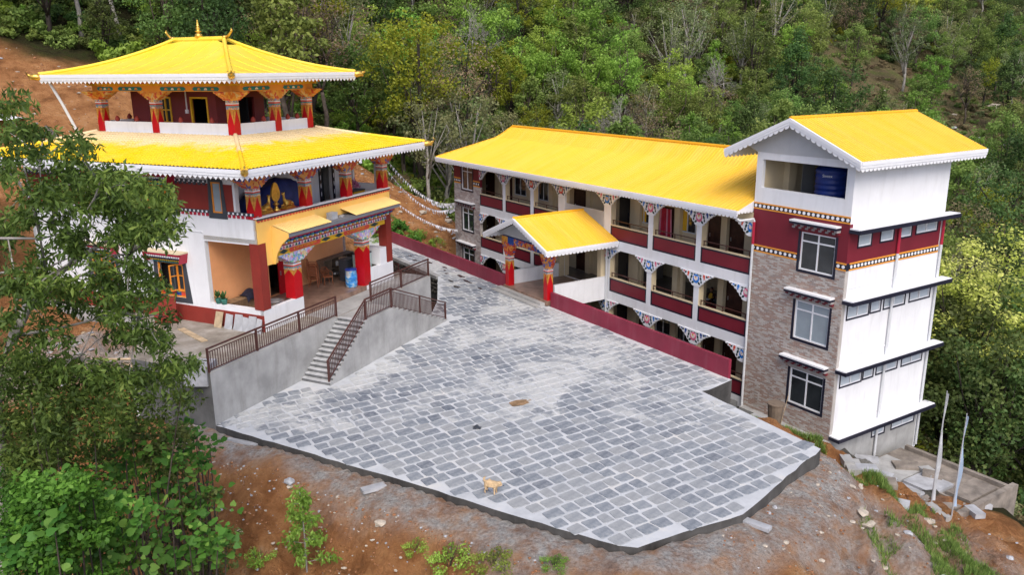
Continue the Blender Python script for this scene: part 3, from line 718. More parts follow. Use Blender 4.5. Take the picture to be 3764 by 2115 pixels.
part('back_wall', wall_holes(MB(), FB, WXL + 0.2, -5.1, ZB, ZT, 0.2, [(a, b, c, d) for a, b, c, d in D_ + W_ + OP]), CREAM, HO)
for x in (-30.4, -23.6, -19.6, -14.95, -11.66, -8.28): part('pilaster', MB().box(x - 0.2, x + 0.2, 1.52, 1.75, ZB, 4.9), CREAM, HO)
for d in D_: door(HO, FB, *d)
for k, w_ in enumerate(W_):
    f2 = FB; a0, a1, z0, z1 = w_; mb = MB(); t = 0.06; am = (a0 + a1) / 2
    for r in ((a0, a0 + t, z0, z1), (a1 - t, a1, z0, z1), (a0 + t, a1 - t, z0, z0 + t), (a0 + t, a1 - t, z1 - t, z1), (am - t / 2, am + t / 2, z0 + t, z1 - t)): fbox(mb, f2, *r, -0.01, 0.07)
    o = part('window', mb, PIPE, HO)
    for l, r in ((a0 + t, am - t / 2), (am + t / 2, a1 - t)):
        g = MB(); fbox(g, f2, l, r, z0 + t, z1 - t, 0.03, 0.04); part('pane', g, GLASS, o)
    if abs(a0 + 15.1) < 0.01 or abs(a0 + 11.75) < 0.01:
        cu = MB(); n = 10
        for i in range(n): cu.quad(*[FB(a0 + 0.1 + 0.55 * (i + s_) / n, zz, 0.026 - 0.012 * ((i + s_) % 2)) for s_, zz in ((0, z0 + 0.08), (1, z0 + 0.08), (1, z1 - 0.08), (0, z1 - 0.08))])
        part('curtain', cu, WINYEL, o)
# rooms behind the open bays
mb = MB(); mb.box(WXR, -5.1, 5.2, 5.3, ZB, 4.9); part('back_wall', mb, CREAM, HO)
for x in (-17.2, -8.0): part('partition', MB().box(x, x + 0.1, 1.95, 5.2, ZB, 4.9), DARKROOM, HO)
for zf in ZR:
    mb = MB(); mb.box(WXR, -5.1, 3.601, 5.2, zf - 0.16, zf - 0.002); part('floor_slab', mb, FLOORG, HO)
    st = MB()                                                             # stair flight with rail in the open stair bay
    for i in range(9): st.box(-17.05, -15.9, 2.2 + i * 0.27, 2.47 + i * 0.27, zf, zf + 0.165 * (i + 1))
    s_ = part('stair_flight', st, FLOORG, HO)
    for k in range(6): t_ = MB(); t_.tube([(-16.4, 2.1, zf + 0.45 + k * 0.14), (-16.4, 4.6, zf + 1.95 + k * 0.14)], 0.018, 5); part('rail', t_, NAVY, s_)
    t_ = MB(); t_.tube([(-16.4, 2.1, zf), (-16.4, 2.1, zf + 1.2)], 0.03, 5); part('post', t_, NAVY, s_)
# parapets, rails
for fi, zf in enumerate(ZR):
    for bi, (l, r) in enumerate(BAYS):
        if bi == 3:
            if fi == 0: mb = MB(); mb.box(l, r, 0.0, 0.14, zf, zf + 1.5); part('parapet', mb, WHITE, HO)
            continue
        mb = MB(); z1 = zf + 0.81; t = 0.085
        mb.box(l + 0.01, r - 0.01, 0.02, 0.13, zf, z1); pa = part('parapet', mb, MAROON, HO)
        mb = MB(); mb.box(l, r, -0.004, 0.019, zf, zf + t); mb.box(l, r, -0.004, 0.019, z1 - t, z1); mb.box(l, l + t, -0.004, 0.019, zf + t, z1 - t); mb.box(r - t, r, -0.004, 0.019, zf + t, z1 - t); part('border', mb, NAVY, pa)
        mb = MB(); mb.box(l, r, -0.01, 0.15, z1, z1 + 0.06); part('coping', mb, CREAM, pa)
        mb = MB(); mb.box(l + 0.1, r - 0.1, 0.05, 0.09, z1 + 0.29, z1 + 0.33)
        for k in range(3): x = l + 0.14 + (r - l - 0.28) * k / 2; mb.box(x - 0.018, x + 0.018, 0.052, 0.088, z1 + 0.06, z1 + 0.29)
        part('handrail', mb, BROWN_METAL, pa)
# carved flower brackets on the columns
HALF = [(0.17, -0.74), (0.30, -0.70), (0.33, -0.60), (0.45, -0.56), (0.50, -0.44), (0.60, -0.41), (0.66, -0.29), (0.78, -0.27), (0.85, -0.16), (0.98, -0.15), (1.04, -0.07), (1.14, -0.06), (1.16, 0.0)]
def disc(mb, cx, cz, rx, rz, y, m, n=10, rot=0.0):
    pts = [(cx + rx * math.cos(t) * math.cos(rot) - rz * math.sin(t) * math.sin(rot), cz + rx * math.cos(t) * math.sin(rot) + rz * math.sin(t) * math.cos(rot)) for t in [2 * math.pi * i / n for i in range(n)]]
    mb.prism(pts, y - 0.003, y + 0.004, lambda p, q_, d: (p, d, q_), m)
def flower_mesh(col, col2, lo=-9, hi=9):
    mb = MB(); y = -0.048
    def D(cx, cz, rx, rz, dy, m, **k):
        if lo <= cx <= hi: disc(mb, cx, cz, rx * 1.22, rz * 1.22, y - dy, m, **k)
    for k in range(9): t = 2 * math.pi * k / 9; D(0.13 * math.cos(t), -0.33 + 0.15 * math.sin(t), 0.085, 0.075, 0.0, 0)
    D(0, -0.33, 0.16, 0.15, 0.008, 0)
    for k in range(5): D(-0.1 + 0.05 * k, -0.34 + 0.03 * abs(k - 2), 0.035, 0.085, 0.016, 1)
    D(0, -0.24, 0.04, 0.04, 0.024, 2)
    for s_ in (-1, 1):
        D(s_ * 0.32, -0.28, 0.05, 0.09, 0, 3, rot=0.4 * s_); D(s_ * 0.30, -0.12, 0.07, 0.035, 0, 3); D(s_ * 0.22, -0.55, 0.08, 0.05, 0, 3, rot=-0.6 * s_); D(s_ * 0.37, -0.45, 0.045, 0.06, 0, 3)
        D(s_ * 0.55, -0.12, 0.06, 0.08, 0, 4, rot=0.3 * s_); D(s_ * 0.57, -0.24, 0.035, 0.05, 0.006, 4); D(s_ * 0.74, -0.11, 0.04, 0.06, 0, 3, rot=1.0 * s_); D(s_ * 0.85, -0.07, 0.06, 0.03, 0, 4); D(s_ * 1.0, -0.05, 0.05, 0.02, 0, 3)
        D(s_ * 0.12, -0.1, 0.07, 0.02, 0, 3, rot=-0.3 * s_)
    return mb.mesh('painted_flower', [col, PALEP, WINYEL, DKGREEN, col2])
FL = [flower_mesh(PINK, BLUEO), flower_mesh(SKYB, PINK), flower_mesh(CORAL, BLUEO), flower_mesh(SKYB, CORAL), flower_mesh(PINK, SKYB), flower_mesh(CORAL, BLUEO)]
def bracket_mesh(side):
    if side == 0: pts = HALF + [(-p, q_) for p, q_ in reversed(HALF)]
    else: pts = [(side * p, q_) for p, q_ in ([(0, -0.74)] + HALF + [(0, 0)])]
    return MB().prism(pts, -0.045, 0.05, lambda p, q_, d: (p, d, q_)).mesh('flower_bracket', WHITE_CLEAN)
BM = {s_: bracket_mesh(s_) for s_ in (-1, 0, 1)}
FH = {s_: [flower_mesh(PINK, SKYB, *((-9, -0.02) if s_ < 0 else (0.02, 9))), flower_mesh(SKYB, CORAL, *((-9, -0.02) if s_ < 0 else (0.02, 9)))] for s_ in (-1, 1)}
for fi, zt in enumerate((4.66, 1.5, -1.6)):
    for ci, (l, r) in enumerate(COLS):
        b_ = link('flower_bracket', BM[0], HO, ((l + r) / 2, -0.01, zt)); link('painted_flower', FL[(ci * 2 + fi * 3 + ci // 2) % 6], b_)
    b_ = link('flower_bracket', BM[-1], HO, (-5.13, -0.01, zt)); link('painted_flower', FH[-1][(fi + 1) % 2], b_)
    b_ = link('flower_bracket', BM[1], HO, (WXR + 0.02, -0.01, zt)); link('painted_flower', FH[1][fi % 2], b_)
# stair bay: half-height openings
part('wall', wall_holes(MB(), FR, BAYS[3][0], BAYS[3][1], 2.05, 4.66, 0.12, [(BAYS[3][0] + 0.02, BAYS[3][1] - 0.02, 3.56, 4.66)]), WHITE, HO)
# main roof: hipped, with a kick near the ridge
EX0, EX1, EY0, EY1, EZ = -35.15, -5.12, -1.06, 8.62, 5.2; RX0, RY, RZ_ = -31.8, 3.78, 7.46
def prof(t):                                                              # t 0 eave .. 1 ridge
    return EZ + (RZ_ - EZ) * (t / 0.8 * 0.64 if t < 0.8 else 0.64 + (t - 0.8) / 0.2 * 0.36)
def front_line(a, t):
    tm = 1.0 if a > RX0 else max(0.0, (a - EX0) / (RX0 - EX0)); u = t * tm; return (a, EY0 + (RY - EY0) * u, prof(u))
def back_line(a, t):
    p = front_line(a, t); return (a, 2 * RY - p[1], p[2])
def hip_line(a, t):
    d = abs(a - RY) / (RY - EY0); tm = 1 - d; u = t * tm; return (EX0 + (RX0 - EX0) * u, a, prof(u))
mb = MB(); roof_plane(mb, EX0, EX1, front_line, 0.235, 0.042, K=10); roof_plane(mb, EX0, EX1, back_line, 0.47, 0.03, K=5); roof_plane(mb, EY0, EY1, hip_line, 0.47, 0.03, K=8)
rf = part('roof', mb, ROOF_Y, HO)
mb = MB(); mb.tube([(RX0, RY, RZ_ + 0.02), (EX1, RY, RZ_ + 0.02)], 0.09, 8); part('ridge_cap', mb, RIDGE, rf)
for fl_ in (front_line, back_line): part('hip_cap', MB().tube([fl_(EX0 + (RX0 - EX0) * t + 1e-6, 1.0) for t in np.linspace(0.01, 1, 14)], 0.075, 6), RIDGE, rf)
mb = MB(); mb.poly([(EX0 + 0.05, EY0 + 0.05, EZ - 0.08), (EX1, EY0 + 0.05, EZ - 0.08), (EX1, EY1 - 0.05, EZ - 0.08), (EX0 + 0.05, EY1 - 0.05, EZ - 0.08)]); part('soffit', mb, WHITE, rf)
fascia(rf, (EX0, EY0, EZ), (EX1, EY0, EZ), 0.22, 0.13, 0.24, 'scallop'); fascia(rf, (EX0, EY0, EZ), (EX0, EY1, EZ), 0.22, 0.13, 0.24, 'scallop')
mb = MB(); mb.poly([(EX1, EY0, EZ), (EX1, 0.0, EZ), (EX1, 0.0, prof(1.06 / 4.84)), ]); part('end_board', mb, WHITE_CLEAN, rf)
lace(rf, 'lace_trim', (EX1, EY0, EZ - 0.0), (EX1, -0.02, EZ), 0.0, 0.14, 0.22, 'scallop', WHITE_CLEAN)
mb = MB(); mb.tube([(EX1 - 0.1, EY0 + 0.1, EZ - 0.36), (EX1 - 0.02, EY0 + 0.2, EZ - 0.46), (-4.95, -0.14, EZ - 0.42), (-4.93, -0.12, EZ - 0.5), (-4.93, -0.12, 3.7)], 0.06, 8, 0); part('downpipe', mb, PIPE, HO)
mb = MB(); mb.tube([(-4.93, -0.12, 4.66), (-4.93, -0.12, 3.6)], 0.066, 8, 0); part('downpipe', mb, CRIMSON, HO)
mb = MB(); mb.tube([(-4.93, -0.12, 3.6), (-4.93, -0.12, -4.5)], 0.06, 8, 0); part('downpipe', mb, PIPE, HO)

# tower at the right end
TX0, TX1, TY1, TZ0 = -5.1, 0.0, 6.7, -6.6; RF = fmap('right', 0.0)
twin = [(-2.38, -0.6, 2.9, 4.6), (-2.38, -0.58, -0.28, 1.5), (-2.36, -0.56, -3.42, -1.72)]
part('brick_wall', wall_holes(MB(), FR, TX0, TX1, TZ0, 3.26, 0.2, twin), GROUT, HO)
cladding(HO, FR, (TX0, TX1 - 0.001, -4.75, 3.26), grow(twin, 0.1), 0.225, 0.072, BRICK, 'brick', 300, lambda c: (c[2] - 0.6 * c[0]))
part('wall', wall_holes(MB(), FR, TX0, TX1, 3.58, 5.26, 0.2, [twin[0]]), MAROON, HO)
part('wall', wall_holes(MB(), FR, TX0, TX1, 3.26, 3.58, 0.2, [twin[0]]), NAVY, HO)
part('wall', wall_holes(MB(), FR, TX0, TX1, 5.26, 7.86, 0.2, [(-4.77, -0.37, 6.26, 7.54)]), WHITE, HO)
dots_band(HO, FR, TX0, twin[0][0] - 0.1, 3.26, 3.6); dots_band(HO, FR, twin[0][1] + 0.1, TX1, 3.26, 3.6); dots_band(HO, FR, TX0, TX1, 5.26, 5.57)
hz = (5.12, 2.02, -1.12)
for i, w_ in enumerate(twin):
    cas_window(HO, FR, *w_, glass=FROST if i == 1 else GLASS); hood(HO, FR, w_[0] - 0.42, w_[1] + 0.2, hz[i], out=0.34)
rw = [(0.68, 1.52, 4.24, 4.78, 1), (2.2, 3.08, 4.28, 4.83, 1), (3.62, 4.4, 4.3, 4.86, 1), (4.8, 6.38, 4.34, 4.9, 2), (0.4, 1.85, 1.1, 1.66, 2), (2.03, 2.7, 1.13, 1.66, 1), (2.98, 4.5, 1.15, 1.66, 2), (4.9, 6.45, 1.18, 1.72, 2),
      (0.4, 1.85, -2.02, -1.46, 2), (2.03, 2.7, -1.98, -1.46, 1), (2.98, 4.5, -1.95, -1.46, 2), (4.9, 6.45, -1.95, -1.42, 2), (4.7, 6.45, -5.1, -4.62, 2), (3.2, 4.1, -5.1, -4.62, 1)]
hol = [r[:4] for r in rw]
part('wall', wall_holes(MB(), RF, 0.2, TY1, 3.58, 5.02, 0.2, hol), MAROON, HO)
part('wall', wall_holes(MB(), RF, 0.2, TY1, -4.3, 3.58, 0.2, hol), WHITE, HO)
part('wall', wall_holes(MB(), RF, 0.2, TY1, TZ0, -4.3, 0.2, hol), CONC, HO)
mb = MB(); mb.box(-0.2, 0.0, 0.2, TY1, 5.02, 7.86); mb.box(TX0, 0.0, TY1 - 0.001, TY1 + 0.2, TZ0, 7.86); mb.box(TX0, TX0 + 0.2, 0.2, TY1, 4.8, 7.86); part('wall', mb, WHITE, HO)
mb = MB(); mb.box(TX0 + 0.2, -0.2, TY1 - 0.1, TY1 - 0.002, 5.6, 7.86); mb.box(TX0 + 0.21, TX0 + 0.24, 0.2, TY1 - 0.1, 5.6, 7.86); mb.box(-4.86, -4.55, 1.6, 2.1, 5.6, 7.69); part('inner_wall', mb, CREAM, HO)
mb = MB(); mb.box(TX0 + 0.2, -0.2, 0.2, TY1 - 0.1, 5.4, 5.6); mb.box(TX0 + 0.2, -0.2, 0.2, TY1 - 0.1, 7.7, 7.8); part('floor_slab', mb, DARKROOM, HO)
mb = MB(); mb.box(-4.855, -4.82, 2.9, 3.75, 5.62, 7.1); part('door', mb, GABLE, HO)
dots_band(HO, RF, 0.2, TY1, 3.26, 3.6); 
for r in rw: louvre_window(HO, RF, *r[:4], lights=r[4])
for z in (5.02, 1.96, -1.17, -4.3):
    mb = MB(); mb.box(0.002, 0.5, -0.02 if z < 5 else 0.0, 7.3, z - 0.02, z + 0.08, 0); mb.box(0.49, 0.54, -0.04, 7.32, z - 0.12, z + 0.05, 1); mb.box(0.002, 0.53, -0.045, -0.022, z - 0.12, z + 0.03, 1); part('ledge', mb, [WHITE, NAVY], HO)
    if z < 5:
        mb = MB(); mb.box(0.003, 0.025, 0.3, TY1, z + 0.5, z + 0.54); part('string_course', mb, WHITE_CLEAN, HO)
for y_ in (3.42, 6.78):
    mb = MB(); mb.tube([(0.09, y_, 5.0), (0.09, y_, 3.62)], 0.065, 8, 1); mb.tube([(0.09, y_, 3.62), (0.09, y_, -6.4)], 0.06, 8, 0); part('downpipe', mb, [PIPE, CRIMSON], HO)
# tower roof (gable, ridge front to back)
GXc, GH, GF, GB, GZe, GZr = -2.955, 3.6, -0.6, 8.52, 7.9, 9.45
for s_ in (1,):
    mb = MB()
    for sg in (-1, 1): roof_plane(mb, GF, GB, (lambda a, t, sg=sg: (GXc + sg * GH * (1 - t), a, GZe + (GZr - GZe) * t)), 0.2, 0.04, K=1)
    tr = part('roof', mb, ROOF_W, HO)
mb = MB(); mb.tube([(GXc, GF, GZr + 0.02), (GXc, GB, GZr + 0.02)], 0.085, 8); part('ridge_cap', mb, RIDGE, tr)
for sg in (-1, 1):
    fascia(tr, (GXc + sg * GH, GF, GZe), (GXc, GF, GZr), 0.24, 0.16, 0.3, 'scallop'); fascia(tr, (GXc + sg * GH, GF, GZe), (GXc + sg * GH, GB, GZe), 0.24, 0.16, 0.26, 'scallop'); fascia(tr, (GXc + sg * GH, GB, GZe), (GXc, GB, GZr), 0.24, 0.16, 0.3, 'scallop')
mb = MB(); mb.poly([(TX0, -0.02, 7.86), (TX1, -0.02, 7.86), (TX1 + 0.2, -0.02, 7.95), (GXc, -0.02, 9.3), (TX0 - 0.6, -0.02, 8.1)]); mb.poly([(GXc - GH + 0.1, GF, GZe - 0.02), (GXc, GF, GZr - 0.06), (GXc, GB, GZr - 0.06), (GXc - GH + 0.1, GB, GZe - 0.02)]); mb.poly([(GXc + GH - 0.1, GF, GZe - 0.02), (GXc, GF, GZr - 0.06), (GXc, GB, GZr - 0.06), (GXc + GH - 0.1, GB, GZe - 0.02)])
part('gable_board', mb, GABLE, tr)

# entrance porch between yard and middle storey
mb = MB(); mb.box(-20.3, -15.75, -4.3, 0.0, -1.35, -1.07); part('porch_floor', mb, FLOORT, HO)
for x0, x1 in ((-15.85, -15.7), (-20.2, -20.05)):
    mb = MB(); mb.box(x0, x1, -3.75, 0.0, -1.6, -0.22); part('porch_wall', mb, WHITE, HO)
for bx in ((-16.2, -15.86, -0.35, 0.0, -1.06, 2.0), (-20.3, -19.93, -0.36, -0.02, -1.06, 2.0)): part('porch_pilaster', MB().box(*bx), CREAM, HO)
mb = MB(); mb.tube([(-15.6, -0.14, 2.0), (-15.6, -0.14, -4.4)], 0.06, 8); part('downpipe', mb, PIPE, HO)
QX, QH, QF, QZe, QZr = -18.05, 3.35, -5.03, 2.05, 3.4
mb = MB()
for sg in (-1, 1): roof_plane(mb, QF, -0.02, (lambda a, t, sg=sg: (QX + sg * QH * (1 - t), a, QZe + (QZr - QZe) * t)), 0.22, 0.032, K=1)
pr = part('porch_roof', mb, ROOF_W, HO)
mb = MB(); mb.tube([(QX, QF, QZr + 0.02), (QX, -0.02, QZr + 0.02)], 0.08, 8); part('ridge_cap', mb, RIDGE, pr)
for sg in (-1, 1):
    fascia(pr, (QX + sg * QH, QF, QZe), (QX, QF, QZr), 0.2, 0.13, 0.25, 'scallop'); fascia(pr, (QX + sg * QH, QF, QZe), (QX + sg * QH, -0.03, QZe), 0.2, 0.13, 0.25, 'scallop')
mb = MB(); mb.poly([(QX - QH + 0.3, QF + 0.85, QZe - 0.05), (QX + QH - 0.3, QF + 0.85, QZe - 0.05), (QX, QF + 0.85, QZr - 0.1)])
for sg in (-1, 1): mb.poly([(QX + sg * (QH - 0.05), QF + 0.02, QZe - 0.04), (QX, QF + 0.02, QZr - 0.06), (QX, -0.03, QZr - 0.06), (QX + sg * (QH - 0.05), -0.03, QZe - 0.04)])
part('gable_board', mb, GABLE, pr)
# painted porch columns
TEALG = paint('muted_teal', (0.16, 0.30, 0.34), 0.5, 0.2, 8)
TONGUE = paint('dull_gold_paint', (0.60, 0.27, 0.045), 0.5, 0.2, 8)
def paint_col(parent, x0, x1, y0, y1, z0, z1, name='column', band_h=0.5, tl_k=1.1):
    """red shaft, painted collar and pointed tongues, on all four faces"""
    mb = MB(); zt = z1 - band_h; mb.box(x0, x1, y0, y1, z0, z1); c = part(name, mb, RED, parent)
    e = 0.006; th = band_h * 0.62; hs = [(0.0, 0.30, ORN_BAND), (0.30, 0.42, WHITE_CLEAN), (0.42, 0.60, CORAL), (0.60, 0.78, TEALG), (0.78, 1.0, ORN_BAND)]
    for a, b_, mt in hs:
        k = MB(); ee = e + 0.004 * (mt is WHITE_CLEAN); k.box(x0 - ee, x1 + ee, y0 - ee, y1 + ee, z1 - band_h * b_ * 0.62, z1 - band_h * a * 0.62 - 0.002); part('collar', k, mt, c)
    zc = z1 - band_h * 0.62; tl = band_h * tl_k; k = MB()
    for f, a0, a1 in ((fmap('front', y0), x0, x1), (fmap('left', x0), y0, y1), (fmap('right', x1), y0, y1)):
        m_ = (a0 + a1) / 2
        for l, r, ap in ((a0, m_, a0), (m_, a1, a1)):
            k.poly([f(l, zc, -e), f(r, zc, -e), f(ap, zc - tl, -e)])
    part('tongue', k, TONGUE, c); return c
def stepped_cap(parent, cx, y0, y1, z0, z1, half, w0, mat, axis='x', cy=0.0, under=RED):
    """carved bracket capital: stepped lobed outline"""
    n = 5; pts = []
    for i in range(n):
        t0, t1 = i / n, (i + 1) / n; x0 = w0 + (half - w0) * t0; x1 = w0 + (half - w0) * t1; za = z0 + (z1 - z0) * (t0 ** 1.0); zb = z0 + (z1 - z0) * (t1 ** 1.0)
        pts += [(x0, za), (x0 + (x1 - x0) * 0.6, za + (zb - za) * 0.12), (x1, za + (zb - za) * 0.6)]
    pts.append((half, z1)); full = pts + [(-p, q_) for p, q_ in reversed(pts)]
    mb = MB()
    if axis == 'x': mb.prism([(cx + p, q_) for p, q_ in full], y0, y1, lambda p, q_, d: (p, d, q_))
    else: mb.prism([(cx + p, q_) for p, q_ in full], y0, y1, lambda p, q_, d: (d, p, q_))
    return part('capital', mb, mat, parent)
for cx in (-20.0, -15.95):
    c = paint_col(HO, cx - 0.19, cx + 0.19, -4.22, -3.84, -1.35, 0.8, 'porch_column', 0.55)
    stepped_cap(c, cx, -4.22, -3.84, 0.8, 1.55, 0.6, 0.19, ORN_RED); 
mb = MB(); mb.box(-20.6, -15.4, -4.22, -3.85, 1.55, 1.95); lb = part('porch_beam', mb, BLUEO, HO)
mb = MB(); mb.box(-19.2, -16.8, -4.24, -4.22, 1.58, 1.92); part('painted_scroll', mb, ORN_RED, lb)
mb = MB(); mb.box(-20.55, -19.9, -4.235, -3.84, 1.57, 1.94); mb.box(-16.1, -15.45, -4.235, -3.84, 1.57, 1.94); part('painted_end', mb, ORN_GOLD, lb)
for k, (y0, y1, z) in enumerate(((-4.62, -4.3, -1.2), (-4.95, -4.62, -1.31))):
    mb = MB(); mb.box(-20.6 - 0.1 * k, -15.9 + 0.1 * k, y0, y1 + 0.02, -1.75, z); part('step', mb, CONC, HO)
# ------------------------------------------------------------------ temple
TE = thing('temple', 'white and maroon temple with two tiered yellow hip roofs, painted columns and gilded roof ornaments', 'temple', TF)
TL = fmap('left', 0.0); TFr = fmap('front', 0.0); TD = 14.2; FZ = 0.95
gw = [(4.42, 6.0, 1.75, 3.35), (8.7, 10.3, 1.75, 3.35)]; uw = [(4.6, 6.2, 5.75, 6.85), (8.7, 10.3, 5.75, 6.85)]; nw = (1.74, 2.28, 5.78, 7.1)
mb = MB(); mb.box(0.02, 10.0, 0.02, TD, 0.2, FZ - 0.004); part('floor', mb, FLOORT, TE)
mb = MB(); fbox(mb, TL, 0.0, TD, 0.3, 1.43, -0.03, 0.0); part('plinth', mb, REDBROWN, TE)
part('side_wall', wall_holes(MB(), TL, 0.0, TD, 0.3, 4.5, 0.22, gw + [(0.46, 3.0, 1.67, 4.5)]), WHITE, TE)
part('side_wall', wall_holes(MB(), TL, 0.0, TD, 4.5, 5.74, 0.22, []), WHITE, TE)
part('side_wall', wall_holes(MB(), TL, 1.0, TD, 5.74, 7.72, 0.22, uw + [nw]), WHITE, TE)
for a, b_ in ((1.12, nw[0] - 0.1), (nw[1] + 0.1, uw[0][0] - 0.14), (uw[0][1] + 0.14, uw[1][0] - 0.14), (uw[1][1] + 0.14, TD)): part('painted_frieze', fbox(MB(), fmap('left', -0.012), a, b_, 5.86, 7.02, 0, 0.011), REDBROWN, TE)
mb = MB(); mb.box(0.0, 10.0, TD - 0.22, TD, 0.3, 7.72); mb.box(9.8, 10.0, 3.0, TD - 0.22, 0.3, 7.72); part('wall', mb, WHITE, TE)
mb = MB(); fbox(mb, TL, 3.05, TD, 4.86, 4.9, -0.03, 0.0); part('string_course', mb, WHITE, TE)
mb = MB(); mb.box(0.23, 9.8, 3.0, 3.22, 0.3, 4.75)
part('back_wall', wall_holes(MB(), fmap('front', 3.0), 0.23, 9.98, 0.3, 4.75, 0.22, [(3.85, 5.15, FZ, 3.0)]), PEACH, TE)
mb = MB(); mb.box(0.23, 0.26, 3.0 - 0.03, 3.0, 1.0, 1.1); 
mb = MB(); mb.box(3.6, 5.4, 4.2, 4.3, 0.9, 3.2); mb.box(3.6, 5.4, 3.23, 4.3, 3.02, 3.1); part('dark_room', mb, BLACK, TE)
mb = MB(); mb.box(4.45, 5.12, 2.93, 2.98, FZ, 2.98); d = part('door', mb, RED, TE)
mb = MB(); mb.box(4.54, 4.6, 2.9, 2.93, 1.9, 2.1); part('handle', mb, STEEL, d)
mb = MB(); mb.box(0.0, 10.0, 0.0, 3.0, 4.56, 4.75); part('porch_ceiling', mb, CREAM, TE)
# dentil band at parapet level, round dots
def dentils(parent, f, a0, a1, z0, z1, top, low, pitch=0.24, dots=None):
    mb = MB(); h = z1 - z0; fbox(mb, f, a0, a1, z0 + h * 0.5, z1, -0.05, 0.0); o = part('dentil_band', mb, top, parent); n = int((a1 - a0) / pitch); st = (a1 - a0) / n
    for i in range(n):
        k = MB(); fbox(k, f, a0 + (i + 0.22) * st, a0 + (i + 0.78) * st, z0, z0 + h * 0.5 - 0.002, -0.04, 0.0); part('dentil', k, low, o)
    if dots:
        g = (lambda p, q_, d: (d, p, q_)) if f(0, 0, 1)[0] != f(0, 0, 0)[0] else (lambda p, q_, d: (p, d, q_))
        me = MB().prism([(0.05 * math.cos(2 * math.pi * k / 10), 0.05 * math.sin(2 * math.pi * k / 10)) for k in range(10)], -0.006, 0.006, g).mesh('disc', dots)
        for i in range(n): link('disc', me, o, f(a0 + (i + 0.5) * st, z0 + h * 0.75, -0.056))
    return o
gaps = [(0.0, 1.5), (2.5, 4.4), (6.4, 8.5), (10.5, TD)]
for a, b_ in gaps:
    dentils(TE, TL, max(a, 0.05), b_, 5.62, 5.88, SLATE, CRIMSON, 0.22, WHITE_CLEAN)
    if b_ > 1.6 : dentils(TE, TL, a, b_, 6.94, 7.16, SLATE, SLATE, 0.26, WHITE_CLEAN)
def trap_surround(parent, f, a0, a1, z0, z1, w0=0.17, w1=0.36, drop=0.22, top=0.1):
    mb = MB(); g = lambda p, q_, d: f(p, q_, d)
    for s_, a in ((-1, a0), (1, a1)):
        mb.prism([(a, z1 + top), (a + s_ * w0, z1 + top), (a + s_ * w1, z0 - drop), (a, z0 - drop)], -0.035, 0.0, g)
    mb.prism([(a0, z0 - drop), (a1, z0 - drop), (a1, z0), (a0, z0)], -0.034, 0.0, g); mb.prism([(a0, z1), (a1, z1), (a1, z1 + top), (a0, z1 + top)], -0.034, 0.0, g)
    return part('surround', mb, SLATE, parent)
